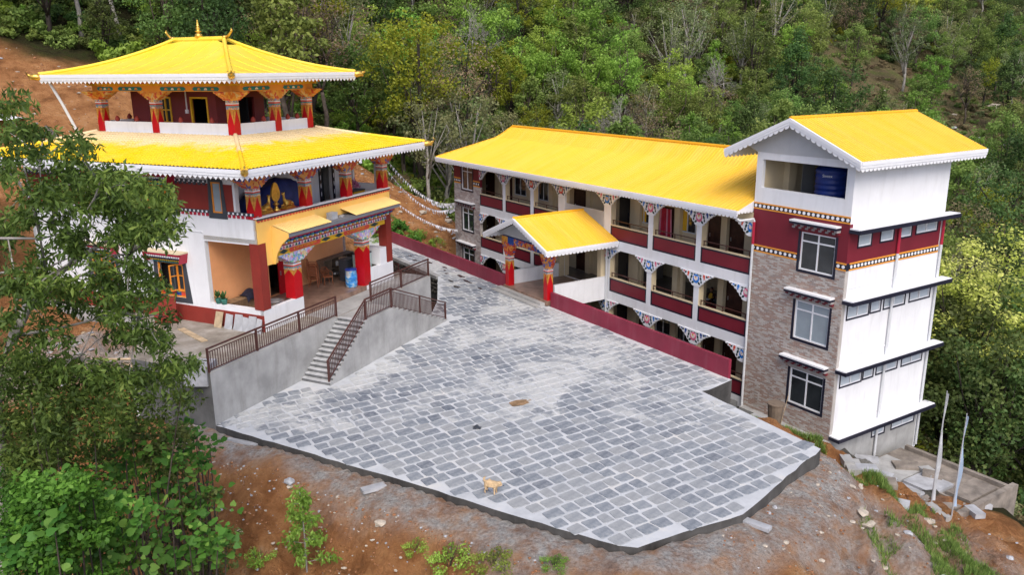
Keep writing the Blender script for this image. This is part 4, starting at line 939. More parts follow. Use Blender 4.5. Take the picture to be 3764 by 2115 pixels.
def painted_window(parent, f, a0, a1, z0, z1, low_panels=True):
    """orange casements standing open over painted panels, dark surround, tiered hood"""
    mb = MB(); t = 0.07; zb = z0 + (0.32 if low_panels else 0.06)
    for r in ((a0, a0 + t, z0, z1), (a1 - t, a1, z0, z1), (a0 + t, a1 - t, z0, z0 + t), (a0 + t, a1 - t, z1 - t, z1)): fbox(mb, f, *r, 0.02, 0.10)
    if low_panels: fbox(mb, f, a0 + t, a1 - t, zb - 0.05, zb, 0.02, 0.10)
    o = part('window', mb, WINORANGE, parent); trap_surround(o, f, a0, a1, z0, z1)
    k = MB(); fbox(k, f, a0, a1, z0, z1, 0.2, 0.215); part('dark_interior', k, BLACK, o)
    if low_panels:
        for i, mt in enumerate((CORAL, BLUEO, CRIMSON, GREENO, CORAL)):
            w_ = (a1 - a0 - 2 * t) / 5; k = MB(); fbox(k, f, a0 + t + i * w_ + 0.015, a0 + t + (i + 1) * w_ - 0.015, z0 + t, zb - 0.06, 0.05, 0.09); part('painted_panel', k, mt, o)
    w_ = (a1 - a0 - 2 * t) / 4
    def leaf(p0, p1):
        k = MB(); A, B = Vector(p0), Vector(p1); dx = (B - A); L = dx.length; dx /= L; nv = dx.cross(Vector((0, 0, 1))) * 0.02; fr_ = 0.055
        def slab(s0, s1, za, zb_, th=1.0):
            c = []
            for zz in (za, zb_):
                for s_, o_ in ((s0, -1), (s1, -1), (s1, 1), (s0, 1)): c.append(tuple(A + dx * s_ + nv * o_ * th + Vector((0, 0, zz))))
            b0 = len(k.v); k.v += c
            for qd in ((0, 3, 2, 1), (4, 5, 6, 7), (0, 1, 5, 4), (1, 2, 6, 5), (2, 3, 7, 6), (3, 0, 4, 7)): k.f.append(tuple(b0 + i for i in qd)); k.m.append(0)
        H_ = z1 - t - zb; slab(0, fr_, 0, H_); slab(L - fr_, L, 0, H_); slab(fr_, L - fr_, 0, fr_); slab(fr_, L - fr_, H_ - fr_, H_); slab(fr_, L - fr_, H_ * 0.55, H_ * 0.55 + fr_ * 0.7)
        cs = part('casement', k, WINORANGE, o); k = MB(); k.quad(tuple(A + dx * fr_ + Vector((0, 0, fr_))), tuple(A + dx * (L - fr_) + Vector((0, 0, fr_))), tuple(A + dx * (L - fr_) + Vector((0, 0, H_ - fr_))), tuple(A + dx * fr_ + Vector((0, 0, H_ - fr_)))); part('pane', k, GLASS, o)
    leaf(f(a0 + t, zb, 0.05), f(a0 + t + w_, zb, 0.05)); leaf(f(a1 - t, zb, 0.05), f(a1 - t - w_, zb, -0.28)); leaf(f(a0 + t + w_, zb, 0.05), f(a0 + t + w_ * 1.35, zb, -0.32))
    # tiered hood
    hb = MB(); e = 0.38
    fbox(hb, f, a0 - e, a1 + e, z1 + 0.5, z1 + 0.56, -0.5, 0.0, 1); fbox(hb, f, a0 - e + 0.04, a1 + e - 0.04, z1 + 0.40, z1 + 0.498, -0.46, 0.0, 0)
    for s_, a in ((-1, a0 - e), (1, a1 + e)): hb.prism([(a, z1 + 0.5), (a - s_ * 0.03, z1 + 0.5), (a - s_ * 0.16, z1 + 0.05), (a - s_ * 0.12, z1 + 0.05)], -0.44, 0.0, lambda p, q_, d: f(p, q_, d), 0)
    h = part('window_hood', hb, [CRIMSON, CREAM], o)
    for row, (mt1, mt2, pr_) in enumerate(((SLATE, WHITE_CLEAN, -0.42), (BLUEO, SLATE, -0.33), (GREENO, WINYEL, -0.22), (SLATE, TEAL, -0.12))):
        n = 16; L = a1 - a0 + 2 * e - 0.16 - row * 0.12; st = L / n; s0 = (a0 + a1) / 2 - L / 2; zz = z1 + 0.395 - row * 0.105
        k = MB(); fbox(k, f, s0, s0 + L, zz - 0.1, zz - 0.001, pr_ + 0.03, 0.0, 1)
        for i in range(n): fbox(k, f, s0 + (i + 0.18) * st, s0 + (i + 0.82) * st, zz - 0.085, zz - 0.015, pr_, pr_ + 0.04, 0)
        part('hood_tier', k, [mt2, mt1], h)
    return o
for w_ in gw: painted_window(TE, TL, *w_)
for w_ in uw: painted_window(TE, TL, *w_, low_panels=False)
mb = MB(); a0, a1, z0, z1 = nw; t = 0.06
for r in ((a0, a0 + t, z0, z1), (a1 - t, a1, z0, z1), (a0 + t, a1 - t, z0, z0 + t), (a0 + t, a1 - t, z1 - t, z1)): fbox(mb, TL, *r, -0.01, 0.08)
o = part('window', mb, WINORANGE, TE); k = MB(); fbox(k, TL, a0 + t, a1 - t, z0 + t, z1 - t, 0.03, 0.04); part('pane', k, FROST, o); trap_surround(o, TL, a0, a1, z0, z1, 0.13, 0.24, 0.24, 0.14)
# ground floor porch
mb = MB(); mb.box(0.0, 2.62, -0.02, 0.2, 0.3, 1.66); lw = part('low_wall', mb, WHITE, TE)
mb = MB(); mb.box(7.5, 10.05, -0.02, 0.2, 0.2, 1.74); part('low_wall', mb, WHITE, TE)
mb = MB(); mb.box(8.9, 9.5, 0.0, 0.9, 1.74, 2.6); part('side_pier', mb, WHITE, TE)
mb = MB(); mb.box(2.62, 7.5, -0.05, 0.02, 0.6, FZ + 0.01); part('floor_edge', mb, FLOORT, TE)
for x0, x1, y0, y1, zb in ((-0.02, 0.44, -0.03, 0.46, 1.66), (9.55, 10.03, -0.03, 0.46, 1.74)):
    mb = MB(); mb.box(x0, x1, y0, y1, zb, 4.56); part('corner_column', mb, REDBROWN, TE)
for cx in (2.33, 7.67):
    c = paint_col(TE, cx - 0.27, cx + 0.27, -0.03, 0.5, 1.66 if cx < 5 else FZ, 3.38, 'column', 0.62, 0.42)
    stepped_cap(c, cx, -0.1, 0.56, 3.38, 3.86, 1.22, 0.3, ORN_MULTI)
# yellow balcony front
mb = MB(); mb.box(0.0, 10.02, -0.02, 0.16, 4.56, 5.64); bf = part('balcony_front', mb, YELLOWP, TE)
mb = MB(); mb.box(0.45, 1.15, -0.015, 0.4, 3.55, 4.56); mb.prism([(-0.021, 5.22), (-0.93, 4.95), (-0.93, 4.76), (-0.55, 4.45), (-0.25, 4.0), (-0.12, 3.55), (-0.021, 3.55)], 0.84, 0.89, lambda p, q_, d: (d, p, q_)); part('side_cheek', mb, YELLOWP, bf)
dentils(bf, fmap('front', -0.02), 0.02, 10.0, 5.48, 5.64, SLATE, CORAL, 0.2)
mb = MB(); mb.box(-0.02, 10.04, -0.09, 0.18, 5.64, 5.68); part('coping', mb, WHITE, bf)
mb = MB(); mb.box(0.2, 9.9, 0.16, 3.0, 4.86, 5.0); part('balcony_floor', mb, FLOORG, TE)
# tiered lintel over the porch opening
LX0, LX1 = 1.02, 9.3
mb = MB(); mb.box(LX0, LX1, -0.12, 0.4, 3.86, 4.12); ln = part('lintel', mb, WINYEL, TE)
for sx0, sx1 in ((1.75, 4.0), (5.72, 7.95)):
    k = MB(); zc = 3.99; k.prism([(sx0, zc), (sx0 + 0.13, zc + 0.11), (sx1 - 0.13, zc + 0.11), (sx1, zc), (sx1 - 0.13, zc - 0.11), (sx0 + 0.13, zc - 0.11)], -0.135, -0.12, lambda p, q_, d: (p, d, q_)); sg = part('sign_panel', k, CORAL, ln)
    k = MB(); rs = random.Random(3); x = sx0 + 0.5
    k.box(sx0 + 0.34, sx0 + 0.39, -0.141, -0.136, zc - 0.05, zc + 0.05)
    while x < sx1 - 0.42:                                             # headed letters hanging from a top line, as in the photo's script
        w_ = rs.choice((0.07, 0.085, 0.1)); k.box(x, x + w_ * 0.85, -0.142, -0.136, zc + 0.055, zc + 0.072)
        k.box(x + w_ * 0.55, x + w_ * 0.72, -0.141, -0.136, zc - rs.uniform(0.02, 0.075), zc + 0.055)
        if rs.random() < 0.7: k.box(x + 0.005, x + w_ * 0.55, -0.1405, -0.136, zc - 0.005, zc + 0.012)
        if rs.random() < 0.5: k.box(x + 0.005, x + 0.02, -0.1405, -0.136, zc - 0.04, zc + 0.055)
        if rs.random() < 0.4: k.box(x + 0.02, x + w_ * 0.6, -0.1405, -0.136, zc + 0.08, zc + 0.094)
        x += w_ * 1.12
    part('lettering', k, WINYEL, sg)
k = MB()
for a, b_ in ((1.12, 1.72), (4.03, 4.72), (5.06, 5.69), (7.98, 8.75)): k.prism([(a, 3.99), ((a + b_) / 2, 4.09), (b_, 3.99), ((a + b_) / 2, 3.89)], -0.132, -0.12, lambda p, q_, d: (p, d, q_))
part('diamond', k, DKGREEN, ln)
mb = MB(); mb.box(LX0 - 0.03, LX1, -0.22, 0.3, 4.121, 4.3); tr_ = part('triangle_tier', mb, PALEP, ln)
n = 40; st = (LX1 - LX0) / n; mats3 = [BLUEO, PINK, GREENO]
for j in range(3):
    k = MB()
    for i in range(j, n, 3): x = LX0 + i * st; k.prism([(x + 0.02, 4.14), (x + st - 0.02, 4.14), (x + st / 2, 4.28)], -0.235, -0.22, lambda p, q_, d: (p, d, q_))
    part('triangles', k, mats3[j], tr_)
mb = MB(); mb.box(LX0 - 0.05, LX1, -0.32, 0.2, 4.301, 4.38); part('tier_strip', mb, CRIMSON, ln)
mb = MB(); mb.box(LX0 - 0.06, LX1, -0.36, 0.2, 4.381, 4.5); dt = part('block_tier', mb, DKGREEN, ln); n = 46; st = (LX1 - LX0) / n
me1 = MB().box(-0.045, 0.045, -0.08, 0, -0.05, 0.05).mesh('block_end', WHITE_CLEAN); me2 = MB().box(-0.045, 0.045, -0.08, 0, -0.05, 0.05).mesh('block_end', WINYEL)
for i in range(n): link('block_end', me1 if i % 2 else me2, dt, (LX0 + (i + 0.5) * st, -0.36, 4.44))
mb = MB(); mb.box(LX0 - 0.08, LX1, -0.5, 0.2, 4.501, 4.66); dt = part('scroll_tier', mb, BLACK, ln); n = 30; st = (LX1 - LX0) / n
me1 = MB().prism([(0.1 * math.cos(math.pi * k / 6), 0.12 * math.sin(math.pi * k / 6)) for k in range(7)], -0.16, 0, lambda p, q_, d: (p, d, q_)).mesh('scroll_end', [BLUEO]); me2 = MB().prism([(0.1 * math.cos(math.pi * k / 6), 0.12 * math.sin(math.pi * k / 6)) for k in range(7)], -0.16, 0, lambda p, q_, d: (p, d, q_)).mesh('scroll_end', [TEAL])
for i in range(n): link('scroll_end', me1 if i % 2 else me2, dt, (LX0 + (i + 0.5) * st, -0.5, 4.53))
mb = MB(); mb.box(LX0 - 0.1, LX1, -0.78, 0.0, 4.661, 4.76); part('tier_strip', mb, CRIMSON, ln)
mb = MB(); mb.box(LX0 - 0.12, LX1 + 0.3, -0.9, -0.02, 4.761, 4.92); part('canopy_slab', mb, CANOPY, ln)
for a0, a1 in ((0.95, 3.85), (5.75, 9.65)):
    mb = MB(); roof_plane(mb, a0, a1, lambda a, t: (a, -0.94 + 0.92 * t, 4.945 + 0.27 * t), 0.15, 0.03, K=1); part('awning', mb, ROOF_A, TE)
# balcony columns, capitals and frieze
for cx in (0.2, 3.55, 6.62, 9.74):
    c = paint_col(TE, cx - 0.21, cx + 0.21, 0.0, 0.42, 5.6, 6.92, 'balcony_column', 0.55)
    stepped_cap(c, cx, -0.03, 0.45, 6.92, 7.36, 0.95, 0.24, ORN_RED)
mb = MB(); mb.box(-0.1, 10.1, -0.02, 0.44, 7.36, 7.62); fz = part('frieze_beam', mb, ORANGE, TE)
for i, (a, b_) in enumerate(((0.9, 2.85), (4.25, 5.9), (7.35, 9.0))): k = MB(); k.box(a, b_, -0.03, -0.021, 7.4, 7.58); part('painted_panel', k, ORN_RED, fz)
for i, (a, b_) in enumerate(((-0.05, 0.85), (2.9, 4.2), (5.95, 7.3), (9.05, 10.05))): k = MB(); k.box(a, b_, -0.03, -0.021, 7.4, 7.58); part('painted_panel', k, SLATE, fz)
mb = MB(); mb.box(-0.02, 0.42, 0.44, 1.0, 7.36, 7.62); part('frieze_beam', mb, ORN_RED, TE)
part('balcony_wall', wall_holes(MB(), fmap('front', 2.6), 0.22, 9.98, 5.0, 7.7, 0.2, [(7.75, 8.7, 5.0, 7.1)]), WHITE, TE)
mb = MB(); mb.box(7.5, 9.0, 3.4, 3.5, 4.9, 7.3); part('dark_room', mb, SLATE, TE)
mb = MB(); mb.box(7.6, 7.76, 2.54, 2.59, 5.0, 7.15); mb.box(8.69, 8.85, 2.54, 2.59, 5.0, 7.15); mb.box(7.6, 8.85, 2.54, 2.59, 7.1, 7.2); d = part('door_surround', mb, NAVY, TE)
k = MB()
for x in (7.68, 8.77):
    for i in range(4): disc(k, x, 5.5 + i * 0.42, 0.03, 0.13, 2.533, 0, 8)
part('painted_cloud', k, WHITE_CLEAN, d)
part('end_wall', wall_holes(MB(), fmap('left', 9.84), 0.44, 2.6, 5.0, 7.7, 0.14, [(0.75, 2.1, 5.85, 7.1)]), WHITE, TE)
mb = MB(); mb.box(9.55, 9.8, 2.52, 2.6, 5.9, 7.1); part('window', mb, WINORANGE, TE)
# lower roof
def hip_roof(parent, E, T, ez, tz, zf, mat, pitch, h, prf, K=8, step=0.0, nstep=0, name='roof'):
    (x0, x1, y0, y1), (a0, a1, b0, b1) = E, T; mb = MB()
    def mk(lo, hi, tlo, thi, pos):
        def line(a, t):
            tm = 1.0
            if a < tlo: tm = (a - lo) / (tlo - lo)
            elif a > thi: tm = (hi - a) / (hi - thi)
            return pos(a, min(t, max(tm, 0.0)))
        return line
    Z = lambda u: ez + (tz - ez) * zf(u)
    faces = [(x0, x1, a0, a1, lambda a, u: (a, y0 + (b0 - y0) * u, Z(u))), (x0, x1, a0, a1, lambda a, u: (a, y1 + (b1 - y1) * u, Z(u))),
             (y0, y1, b0, b1, lambda a, u: (x0 + (a0 - x0) * u, a, Z(u))), (y0, y1, b0, b1, lambda a, u: (x1 + (a1 - x1) * u, a, Z(u)))]
    for lo, hi, tl, th, pos in faces: roof_plane(mb, lo, hi, mk(lo, hi, tl, th, pos), pitch, h, prf, K, 0, step, nstep)
    o = part(name, mb, mat, parent)
    for (ex, ey), (tx, ty) in (((x0, y0), (a0, b0)), ((x1, y0), (a1, b0)), ((x1, y1), (a1, b1)), ((x0, y1), (a0, b1))):
        part('hip_cap', MB().tube([(ex + (tx - ex) * u, ey + (ty - ey) * u, Z(u) + 0.05) for u in np.linspace(0, 1, 11)], 0.1, 6), mat, o)
    sf = MB(); zz = ez - 0.1; i_ = 0.08
    sf.poly([(x0 + i_, y0 + i_, zz), (x1 - i_, y0 + i_, zz), (x1 - i_, y1 - i_, zz), (x0 + i_, y1 - i_, zz)]); part('soffit', sf, REDBROWN, o)
    for P, Q in (((x0, y0), (x1, y0)), ((x0, y0), (x0, y1)), ((x1, y0), (x1, y1)), ((x0, y1), (x1, y1))): fascia(o, (*P, ez), (*Q, ez), 0.24, 0.17, 0.27, 'zig')
    return o
PX0, PX1, PY0, PY1, PZ = 2.256, 7.741, 2.788, 11.402, 8.8
TILE = [(0, 0), (0.25, 0.8), (0.5, 1), (0.75, 0.8)]
lr = hip_roof(TE, (-1.74, 11.74, -1.26, 15.45), (PX0 - 0.05, PX1 + 0.05, PY0 - 0.05, PY1 + 0.05), 7.9, PZ + 0.02, lambda u: 0.8 * u + 0.2 * u * u, ROOF_L, 0.21, 0.045, TILE, step=0.035, nstep=15)
# pavilion
mb = MB(); mb.box(PX0, PX1, PY0, PY1, 8.3, 8.85); pf = part('pavilion_floor', mb, WHITE, TE)
cols = [(PX0, PY0), (PX0, 7.42), (PX0, PY1 - 0.38), (5.0, PY0), (PX1 - 0.38, PY0), (PX1 - 0.38, 7.42), (PX1 - 0.38, PY1 - 0.38), (5.0, PY1 - 0.38)]
for x, y in cols:
    c = paint_col(TE, x, x + 0.38, y, y + 0.38, 8.72, 10.36, 'pavilion_column', 0.62)
    if y in (PY0, PY1 - 0.38): stepped_cap(c, x + 0.19, y - 0.03, y + 0.41, 10.36, 10.74, 0.85, 0.22, ORN_GOLD)
    if x in (PX0, PX1 - 0.38): stepped_cap(c, y + 0.19, x - 0.031, x + 0.411, 10.361, 10.738, 0.85, 0.22, ORN_GOLD, axis='y')
def par(x0, x1, y0, y1):
    mb = MB(); mb.box(x0, x1, y0, y1, 8.7, 9.34); return part('parapet', mb, WHITE, TE)
for a, b_ in ((PX0 + 0.38, 5.0), (5.38, PX1 - 0.38)): par(a, b_, PY0 + 0.06, PY0 + 0.2); par(a, b_, PY1 - 0.2, PY1 - 0.06)
for a, b_ in ((PY0 + 0.38, 7.42), (7.8, PY1 - 0.38)): par(PX0 + 0.06, PX0 + 0.2, a, b_); par(PX1 - 0.2, PX1 - 0.06, a, b_)
kn = MB().lathe([(0.04, 0), (0.1, 0.05), (0.12, 0.13), (0.06, 0.24), (0.02, 0.28)], n=10).mesh('finial_knob', REDBROWN, True)
for p in ((PX0 + 0.13, 4.2), (PX0 + 0.13, 6.1), (PX0 + 0.13, 8.9), (PX0 + 0.13, 10.2), (3.6, PY0 + 0.13), (4.3, PY0 + 0.13), (6.0, PY0 + 0.13), (6.7, PY0 + 0.13), (4.0, PY1 - 0.13), (6.0, PY1 - 0.13)): link('finial_knob', kn, TE, (p[0], p[1], 9.33))
part('room_wall', wall_holes(MB(), fmap('left', 3.75), 5.2, 10.7, 8.8, 11.0, 0.15, [(5.75, 6.75, 8.8, 10.38), (8.1, 8.75, 9.25, 10.4)]), PAVRED, TE)
part('room_wall', wall_holes(MB(), fmap('front', 5.2), 3.9, 7.0, 8.8, 11.0, 0.15, [(5.2, 6.3, 8.8, 10.38)]), PAVRED, TE)
mb = MB(); mb.box(6.85, 7.0, 5.35, 10.7, 8.8, 11.0); mb.box(3.9, 7.0, 10.55, 10.7, 8.8, 11.0); part('room_wall', mb, PAVRED, TE)
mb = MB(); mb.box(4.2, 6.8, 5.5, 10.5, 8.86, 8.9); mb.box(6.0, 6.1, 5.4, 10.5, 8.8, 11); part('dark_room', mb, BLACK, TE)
fL = fmap('left', 3.75); mb = MB()
for r in ((5.70, 5.78, 8.85, 10.45), (6.72, 6.80, 8.85, 10.45), (5.78, 6.72, 10.37, 10.45)): fbox(mb, fL, *r, -0.04, 0.06)
part('door_frame', mb, WINYEL, TE)
mb = MB()
for r in ((8.05, 8.13, 9.2, 10.45), (8.72, 8.8, 9.2, 10.45), (8.13, 8.72, 9.2, 9.28), (8.13, 8.72, 10.37, 10.45), (8.39, 8.46, 9.28, 10.37), (8.13, 8.39, 9.8, 9.86), (8.46, 8.72, 9.8, 9.86)): fbox(mb, fL, *r, -0.04, 0.06)
o = part('window', mb, WINYEL, TE); k = MB(); fbox(k, fL, 8.13, 8.72, 9.28, 10.37, 0.02, 0.03); part('pane', k, GLASS, o)
mb = MB(); fbox(mb, fL, 7.02, 7.06, 9.85, 11.0, -0.05, 0.0); fbox(mb, fL, 6.96, 7.12, 9.68, 9.86, -0.07, 0.0); part('switch_box', mb, WHITE_CLEAN, TE)
def ring(x0, x1, y0, y1, z0, z1, w_, mat, name):
    mb = MB(); mb.box(x0, x1, y0, y0 + w_, z0, z1); mb.box(x0, x1, y1 - w_, y1, z0, z1); mb.box(x0, x0 + w_, y0 + w_, y1 - w_, z0, z1); mb.box(x1 - w_, x1, y0 + w_, y1 - w_, z0, z1); return part(name, mb, mat, TE)
bm_ = ring(PX0 - 0.05, PX1 + 0.05, PY0 - 0.05, PY1 + 0.05, 10.74, 11.0, 0.48, ORANGE, 'frieze_beam')
for f, segs in ((fmap('left', PX0 - 0.05), ((3.4, 5.0), (5.4, 7.0), (8.1, 9.7), (10.0, 11.1))), (fmap('front', PY0 - 0.05), ((2.9, 4.7), (5.6, 7.1)))):
    for a, b_ in segs:
        k = MB(); z = 10.86; k.prism([(a, z), (a + 0.1, z + 0.085), (b_ - 0.1, z + 0.085), (b_, z), (b_ - 0.1, z - 0.085), (a + 0.1, z - 0.085)], -0.012, 0.0, lambda p, q_, d, f=f: f(p, q_, d)); pn = part('painted_panel', k, TEAL, bm_)
        for i in range(3):
            c0 = a + (b_ - a) * (0.25 + 0.25 * i); k = MB(); k.prism([(c0 + 0.1 * math.cos(math.pi * j / 4), z - 0.05 + 0.1 * math.sin(math.pi * j / 4)) for j in range(5)], -0.018, -0.012, lambda p, q_, d, f=f: f(p, q_, d)); part('lotus', k, PALEP if i % 2 else WINORANGE, pn)
ring(PX0 - 0.2, PX1 + 0.2, PY0 - 0.2, PY1 + 0.2, 11.0, 11.1, 0.6, WINYEL, 'cornice'); ring(PX0 - 0.36, PX1 + 0.36, PY0 - 0.36, PY1 + 0.36, 11.1, 11.24, 0.75, ORN_GOLD, 'cornice'); ring(PX0 - 0.5, PX1 + 0.5, PY0 - 0.5, PY1 + 0.5, 11.24, 11.34, 0.9, ORANGE, 'cornice')
SEAM = [(0, 0), (0.94, 0), (0.955, 1), (0.985, 1)]
ue = (0.672, 9.325, 1.206, 12.985)
ur = hip_roof(TE, ue, (4.98, 5.02, 5.5, 8.69), 11.506, 13.07, lambda u: 0.42 * u + 0.58 * u ** 2.1, ROOF_T, 0.95, 0.03, SEAM, K=14)
mb = MB(); mb.tube([(5.0, 5.4, 13.1), (5.0, 8.8, 13.1)], 0.13, 8); part('ridge_cap', mb, ROOF_T, ur)
mb = MB(); mb.tube([(0.9, 12.75, 11.35), (1.15, 12.3, 10.2), (1.6, 11.8, 8.35)], 0.07, 8); part('downpipe', mb, PIPE, TE)
# gilded ornaments
fin = MB().lathe([(0.1, -0.05), (0.2, 0.02), (0.24, 0.12), (0.2, 0.24), (0.1, 0.3), (0.09, 0.36), (0.2, 0.4), (0.2, 0.44), (0.09, 0.47), (0.12, 0.56), (0.13, 0.62), (0.08, 0.7), (0.1, 0.74), (0.1, 0.78), (0.06, 0.82), (0.075, 0.92), (0.04, 1.02), (0.045, 1.06), (0.01, 1.18)], n=14)
part('roof_finial', fin, GOLD, ur, True, loc=(5.0, 7.09, 13.18), scale=(0.8, 0.8, 0.72))
def flame():
    mb = MB(); mb.lathe([(0.05, -0.12), (0.14, -0.06), (0.17, 0.04), (0.12, 0.14), (0.05, 0.18)], (0, 0, 0), 10)
    for i in range(7):
        t = i / 6; a = -0.1 + 0.25 * t; mb.tube([(0, 0.12 + 0.05 * i, 0.02 + 0.05 * i), (0, 0.2 + 0.055 * i + 0.08, 0.1 + 0.07 * i), (0, 0.26 + 0.05 * i + 0.12 * (1 - t), 0.26 + 0.075 * i)], [0.085 - 0.004 * i, 0.06, 0.012], 6)
    return mb.mesh('ridge_flame', GOLD, True)
fm = flame(); link('ridge_flame', fm, ur, (5.0, 8.75, 13.16), 0, scale=(1.0, 0.75, 0.6)); link('ridge_flame', fm, ur, (5.0, 5.43, 13.16), math.pi, scale=(1.0, 0.75, 0.6))
def beast(curl):
    mb = MB(); mb.tube([(-0.1, 0, -0.02), (0.05, 0, 0), (0.2, 0, 0.02), (0.32, 0, 0.02), (0.42, 0, 0.05)], [0.13, 0.16, 0.15, 0.11, 0.05], 8)
    mb.tube([(0.3, 0, 0.06), (0.46, 0, 0.1), (0.52, 0, 0.22), (0.46, 0, 0.32 if curl else 0.18)], [0.07, 0.055, 0.04, 0.015], 6)
    mb.tube([(0.3, 0, -0.06), (0.42, 0, -0.09)], [0.06, 0.02], 6)
    for s_ in (-1, 1): mb.tube([(0.05, 0.1 * s_, 0.08), (-0.05, 0.14 * s_, 0.2)], [0.04, 0.01], 5)
    return mb.mesh('eave_beast', GOLD, True)
b1, b2 = beast(True), beast(False)
for (x, y), rz in (((ue[0], ue[2]), -2.36), ((ue[1], ue[2]), -0.785), ((ue[1], ue[3]), 0.785), ((ue[0], ue[3]), 2.36)): link('eave_beast', b2, ur, (x, y, 11.42), rz)
for (x, y), rz in (((-1.74, -1.26), -2.36), ((11.74, -1.26), -0.785), ((11.74, 15.45), 0.785), ((-1.74, 15.45), 2.36)): link('eave_beast', b1, lr, (x, y, 7.82), rz)
# ------------------------------------------------------------------ terrace, stairs, boundary walls
TZ_ = 0.7
def ext(poly, z0, z1):
    return MB().prism(poly, z0, z1, lambda p, q_, d: (p, q_, d))
terr = [(-4.75, -1.5), (11.4, -1.5), (11.4, 15.5), (-0.4, 15.5), (-0.5, 7.0), (-2.2, 5.2), (-3.6, 3.6), (-4.75, 2.6)]
def terrace_mat():
    m, nt, b = base_mat('terrace_earth_and_cement'); v = coord(nt)
    n1 = noise(nt, 1.1, 8, 0.65, v); c = ramp(nt, n1, [(0.3, (0.17, 0.145, 0.115)), (0.5, (0.27, 0.24, 0.20)), (0.68, (0.40, 0.37, 0.33))])
    lk(nt, c, b.inputs['Base Color']); b.inputs['Roughness'].default_value = 0.9; bump(nt, b, noise(nt, 8, 6, 0.6, v), 0.5, 0.04); return m
TERR = terrace_mat()
wall_m = MB(); n = len(terr)
for i in range(n):
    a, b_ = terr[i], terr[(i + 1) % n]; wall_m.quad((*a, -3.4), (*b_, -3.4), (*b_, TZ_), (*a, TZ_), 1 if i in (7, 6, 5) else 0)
wall_m.poly([(*p, TZ_) for p in terr], 2)
struct('terrace', wall_m, [CONC, CONC_DARK, TERR], TF)
mb = MB(); mb.box(2.7, 11.3, -1.45, -0.06, TZ_, TZ_ + 0.03); mb.box(-4.7, 2.7, -1.48, -1.2, TZ_, TZ_ + 0.03); struct('terrace_paving', mb, CONC, TF)
st = thing('staircase', 'concrete double staircase climbing from the paved yard to the temple terrace', 'staircase', TF, (3.2, -2.25, -1.4))
def loc(mb): return mb
off = Vector((3.2, -2.25, -1.4))
def spart(name, x0, x1, y0, y1, z0, z1, mat):
    m2 = MB(); m2.box(x0 - off.x, x1 - off.x, y0 - off.y, y1 - off.y, z0 - off.z, z1 - off.z); return part(name, m2, mat, st)
N1 = 14; run1 = 2.95 / N1
RISER = paint('riser_concrete_shaded', (0.17, 0.175, 0.18), 0.8, 0.2, 3)  # stair concrete with shade on the risers put into the colour
TREAD = paint('grey_tread_stone', (0.50, 0.51, 0.52), 0.7, 0.15, 3, 0.3, (0.22, 0.22, 0.22))  # same concrete, colour lightened so the step tops read as lit
for i in range(N1):
    x = 0.3 + i * run1; zt = -1.4 + 0.15 * (i + 1)
    s_ = spart('step', x, 3.25, -3.0, -1.52, zt - 0.15, zt - 0.03, RISER); m2 = MB(); m2.box(x - 0.02 - off.x, x + run1 + 0.02 - off.x, -3.004 - off.y, -1.51 - off.y, zt - 0.03 - off.z, zt - off.z); part('tread', m2, TREAD, s_)
prf = [(0.28, -1.6)]
for i in range(N1): prf += [(0.3 + i * run1, -1.4 + 0.15 * i), (0.3 + i * run1, -1.4 + 0.15 * (i + 1) - 0.004)]
prf += [(3.25, TZ_ - 0.004), (3.25, -1.6)]
part('side_wall', MB().prism([(a - off.x, b_ - off.z) for a, b_ in prf], -3.03 - off.y, -3.006 - off.y, lambda p, q_, d: (p, d, q_)), CONC, st)
spart('landing', 3.25, 5.4, -3.0, -1.52, -1.6, TZ_ + 0.005, CONC)
N2 = 12; run2 = 5.1 / N2
for i in range(N2):
    x = 5.4 + i * run2; zt = TZ_ - (2.1 / N2) * (i + 0.5)
    s_ = spart('step', x - (0.0), x + run2, -3.0, -1.52, -1.6, zt, CONC)
# iron railings
BAL = {}
def railing(label, pts, post_every=2.7, h=0.95, spacing=0.125, fr=TF):
    P = [Vector(p) for p in pts]; o0 = P[0]; root = thing('railing', label, 'railing', fr, tuple(o0), group='brown iron railings of the temple terrace')
    Q = [p - o0 for p in P]
    top = MB(); low = MB(); seg = MB()
    for a, b_ in zip(Q[:-1], Q[1:]):
        for zz, mbx, hw in ((h, top, 0.03), (h - 0.14, seg, 0.015), (0.1, low, 0.018)):
            d = (b_ - a).normalized(); nv = d.cross(Vector((0, 0, 1))).normalized() * hw; up = Vector((0, 0, hw)); c = []
            for p in (a, b_):
                q_ = p + Vector((0, 0, zz)); c += [tuple(q_ - nv - up), tuple(q_ + nv - up), tuple(q_ + nv + up), tuple(q_ - nv + up)]
            b0 = len(mbx.v); mbx.v += c
            for qd in ((0, 1, 5, 4), (1, 2, 6, 5), (2, 3, 7, 6), (3, 0, 4, 7), (0, 3, 2, 1), (4, 5, 6, 7)): mbx.f.append(tuple(b0 + i for i in qd)); mbx.m.append(0)
    part('top_rail', top, BROWN_METAL, root); part('middle_rail', seg, BROWN_METAL, root); part('bottom_rail', low, BROWN_METAL, root)
    if 'b' not in BAL:
        BAL['b'] = MB().box(-0.011, 0.011, -0.011, 0.011, 0.1, h - 0.14).mesh('baluster', BROWN_METAL); BAL['p'] = MB().box(-0.035, 0.035, -0.035, 0.035, -0.02, h + 0.03).mesh('post', BROWN_METAL)
    posts = []
    for a, b_ in zip(Q[:-1], Q[1:]):
        L = (b_ - a).length; n = max(1, round(L / post_every))
        for k in range(n + 1): posts.append(a + (b_ - a) * k / n)
        m_ = int(L / spacing)
        for k in range(1, m_): 
            p = a + (b_ - a) * k / m_
            link('baluster', BAL['b'], root, tuple(p))
    done = []
    for p in posts:
        if all((p - q_).length > 0.05 for q_ in done): link('post', BAL['p'], root, tuple(p)); done.append(p)
    return root
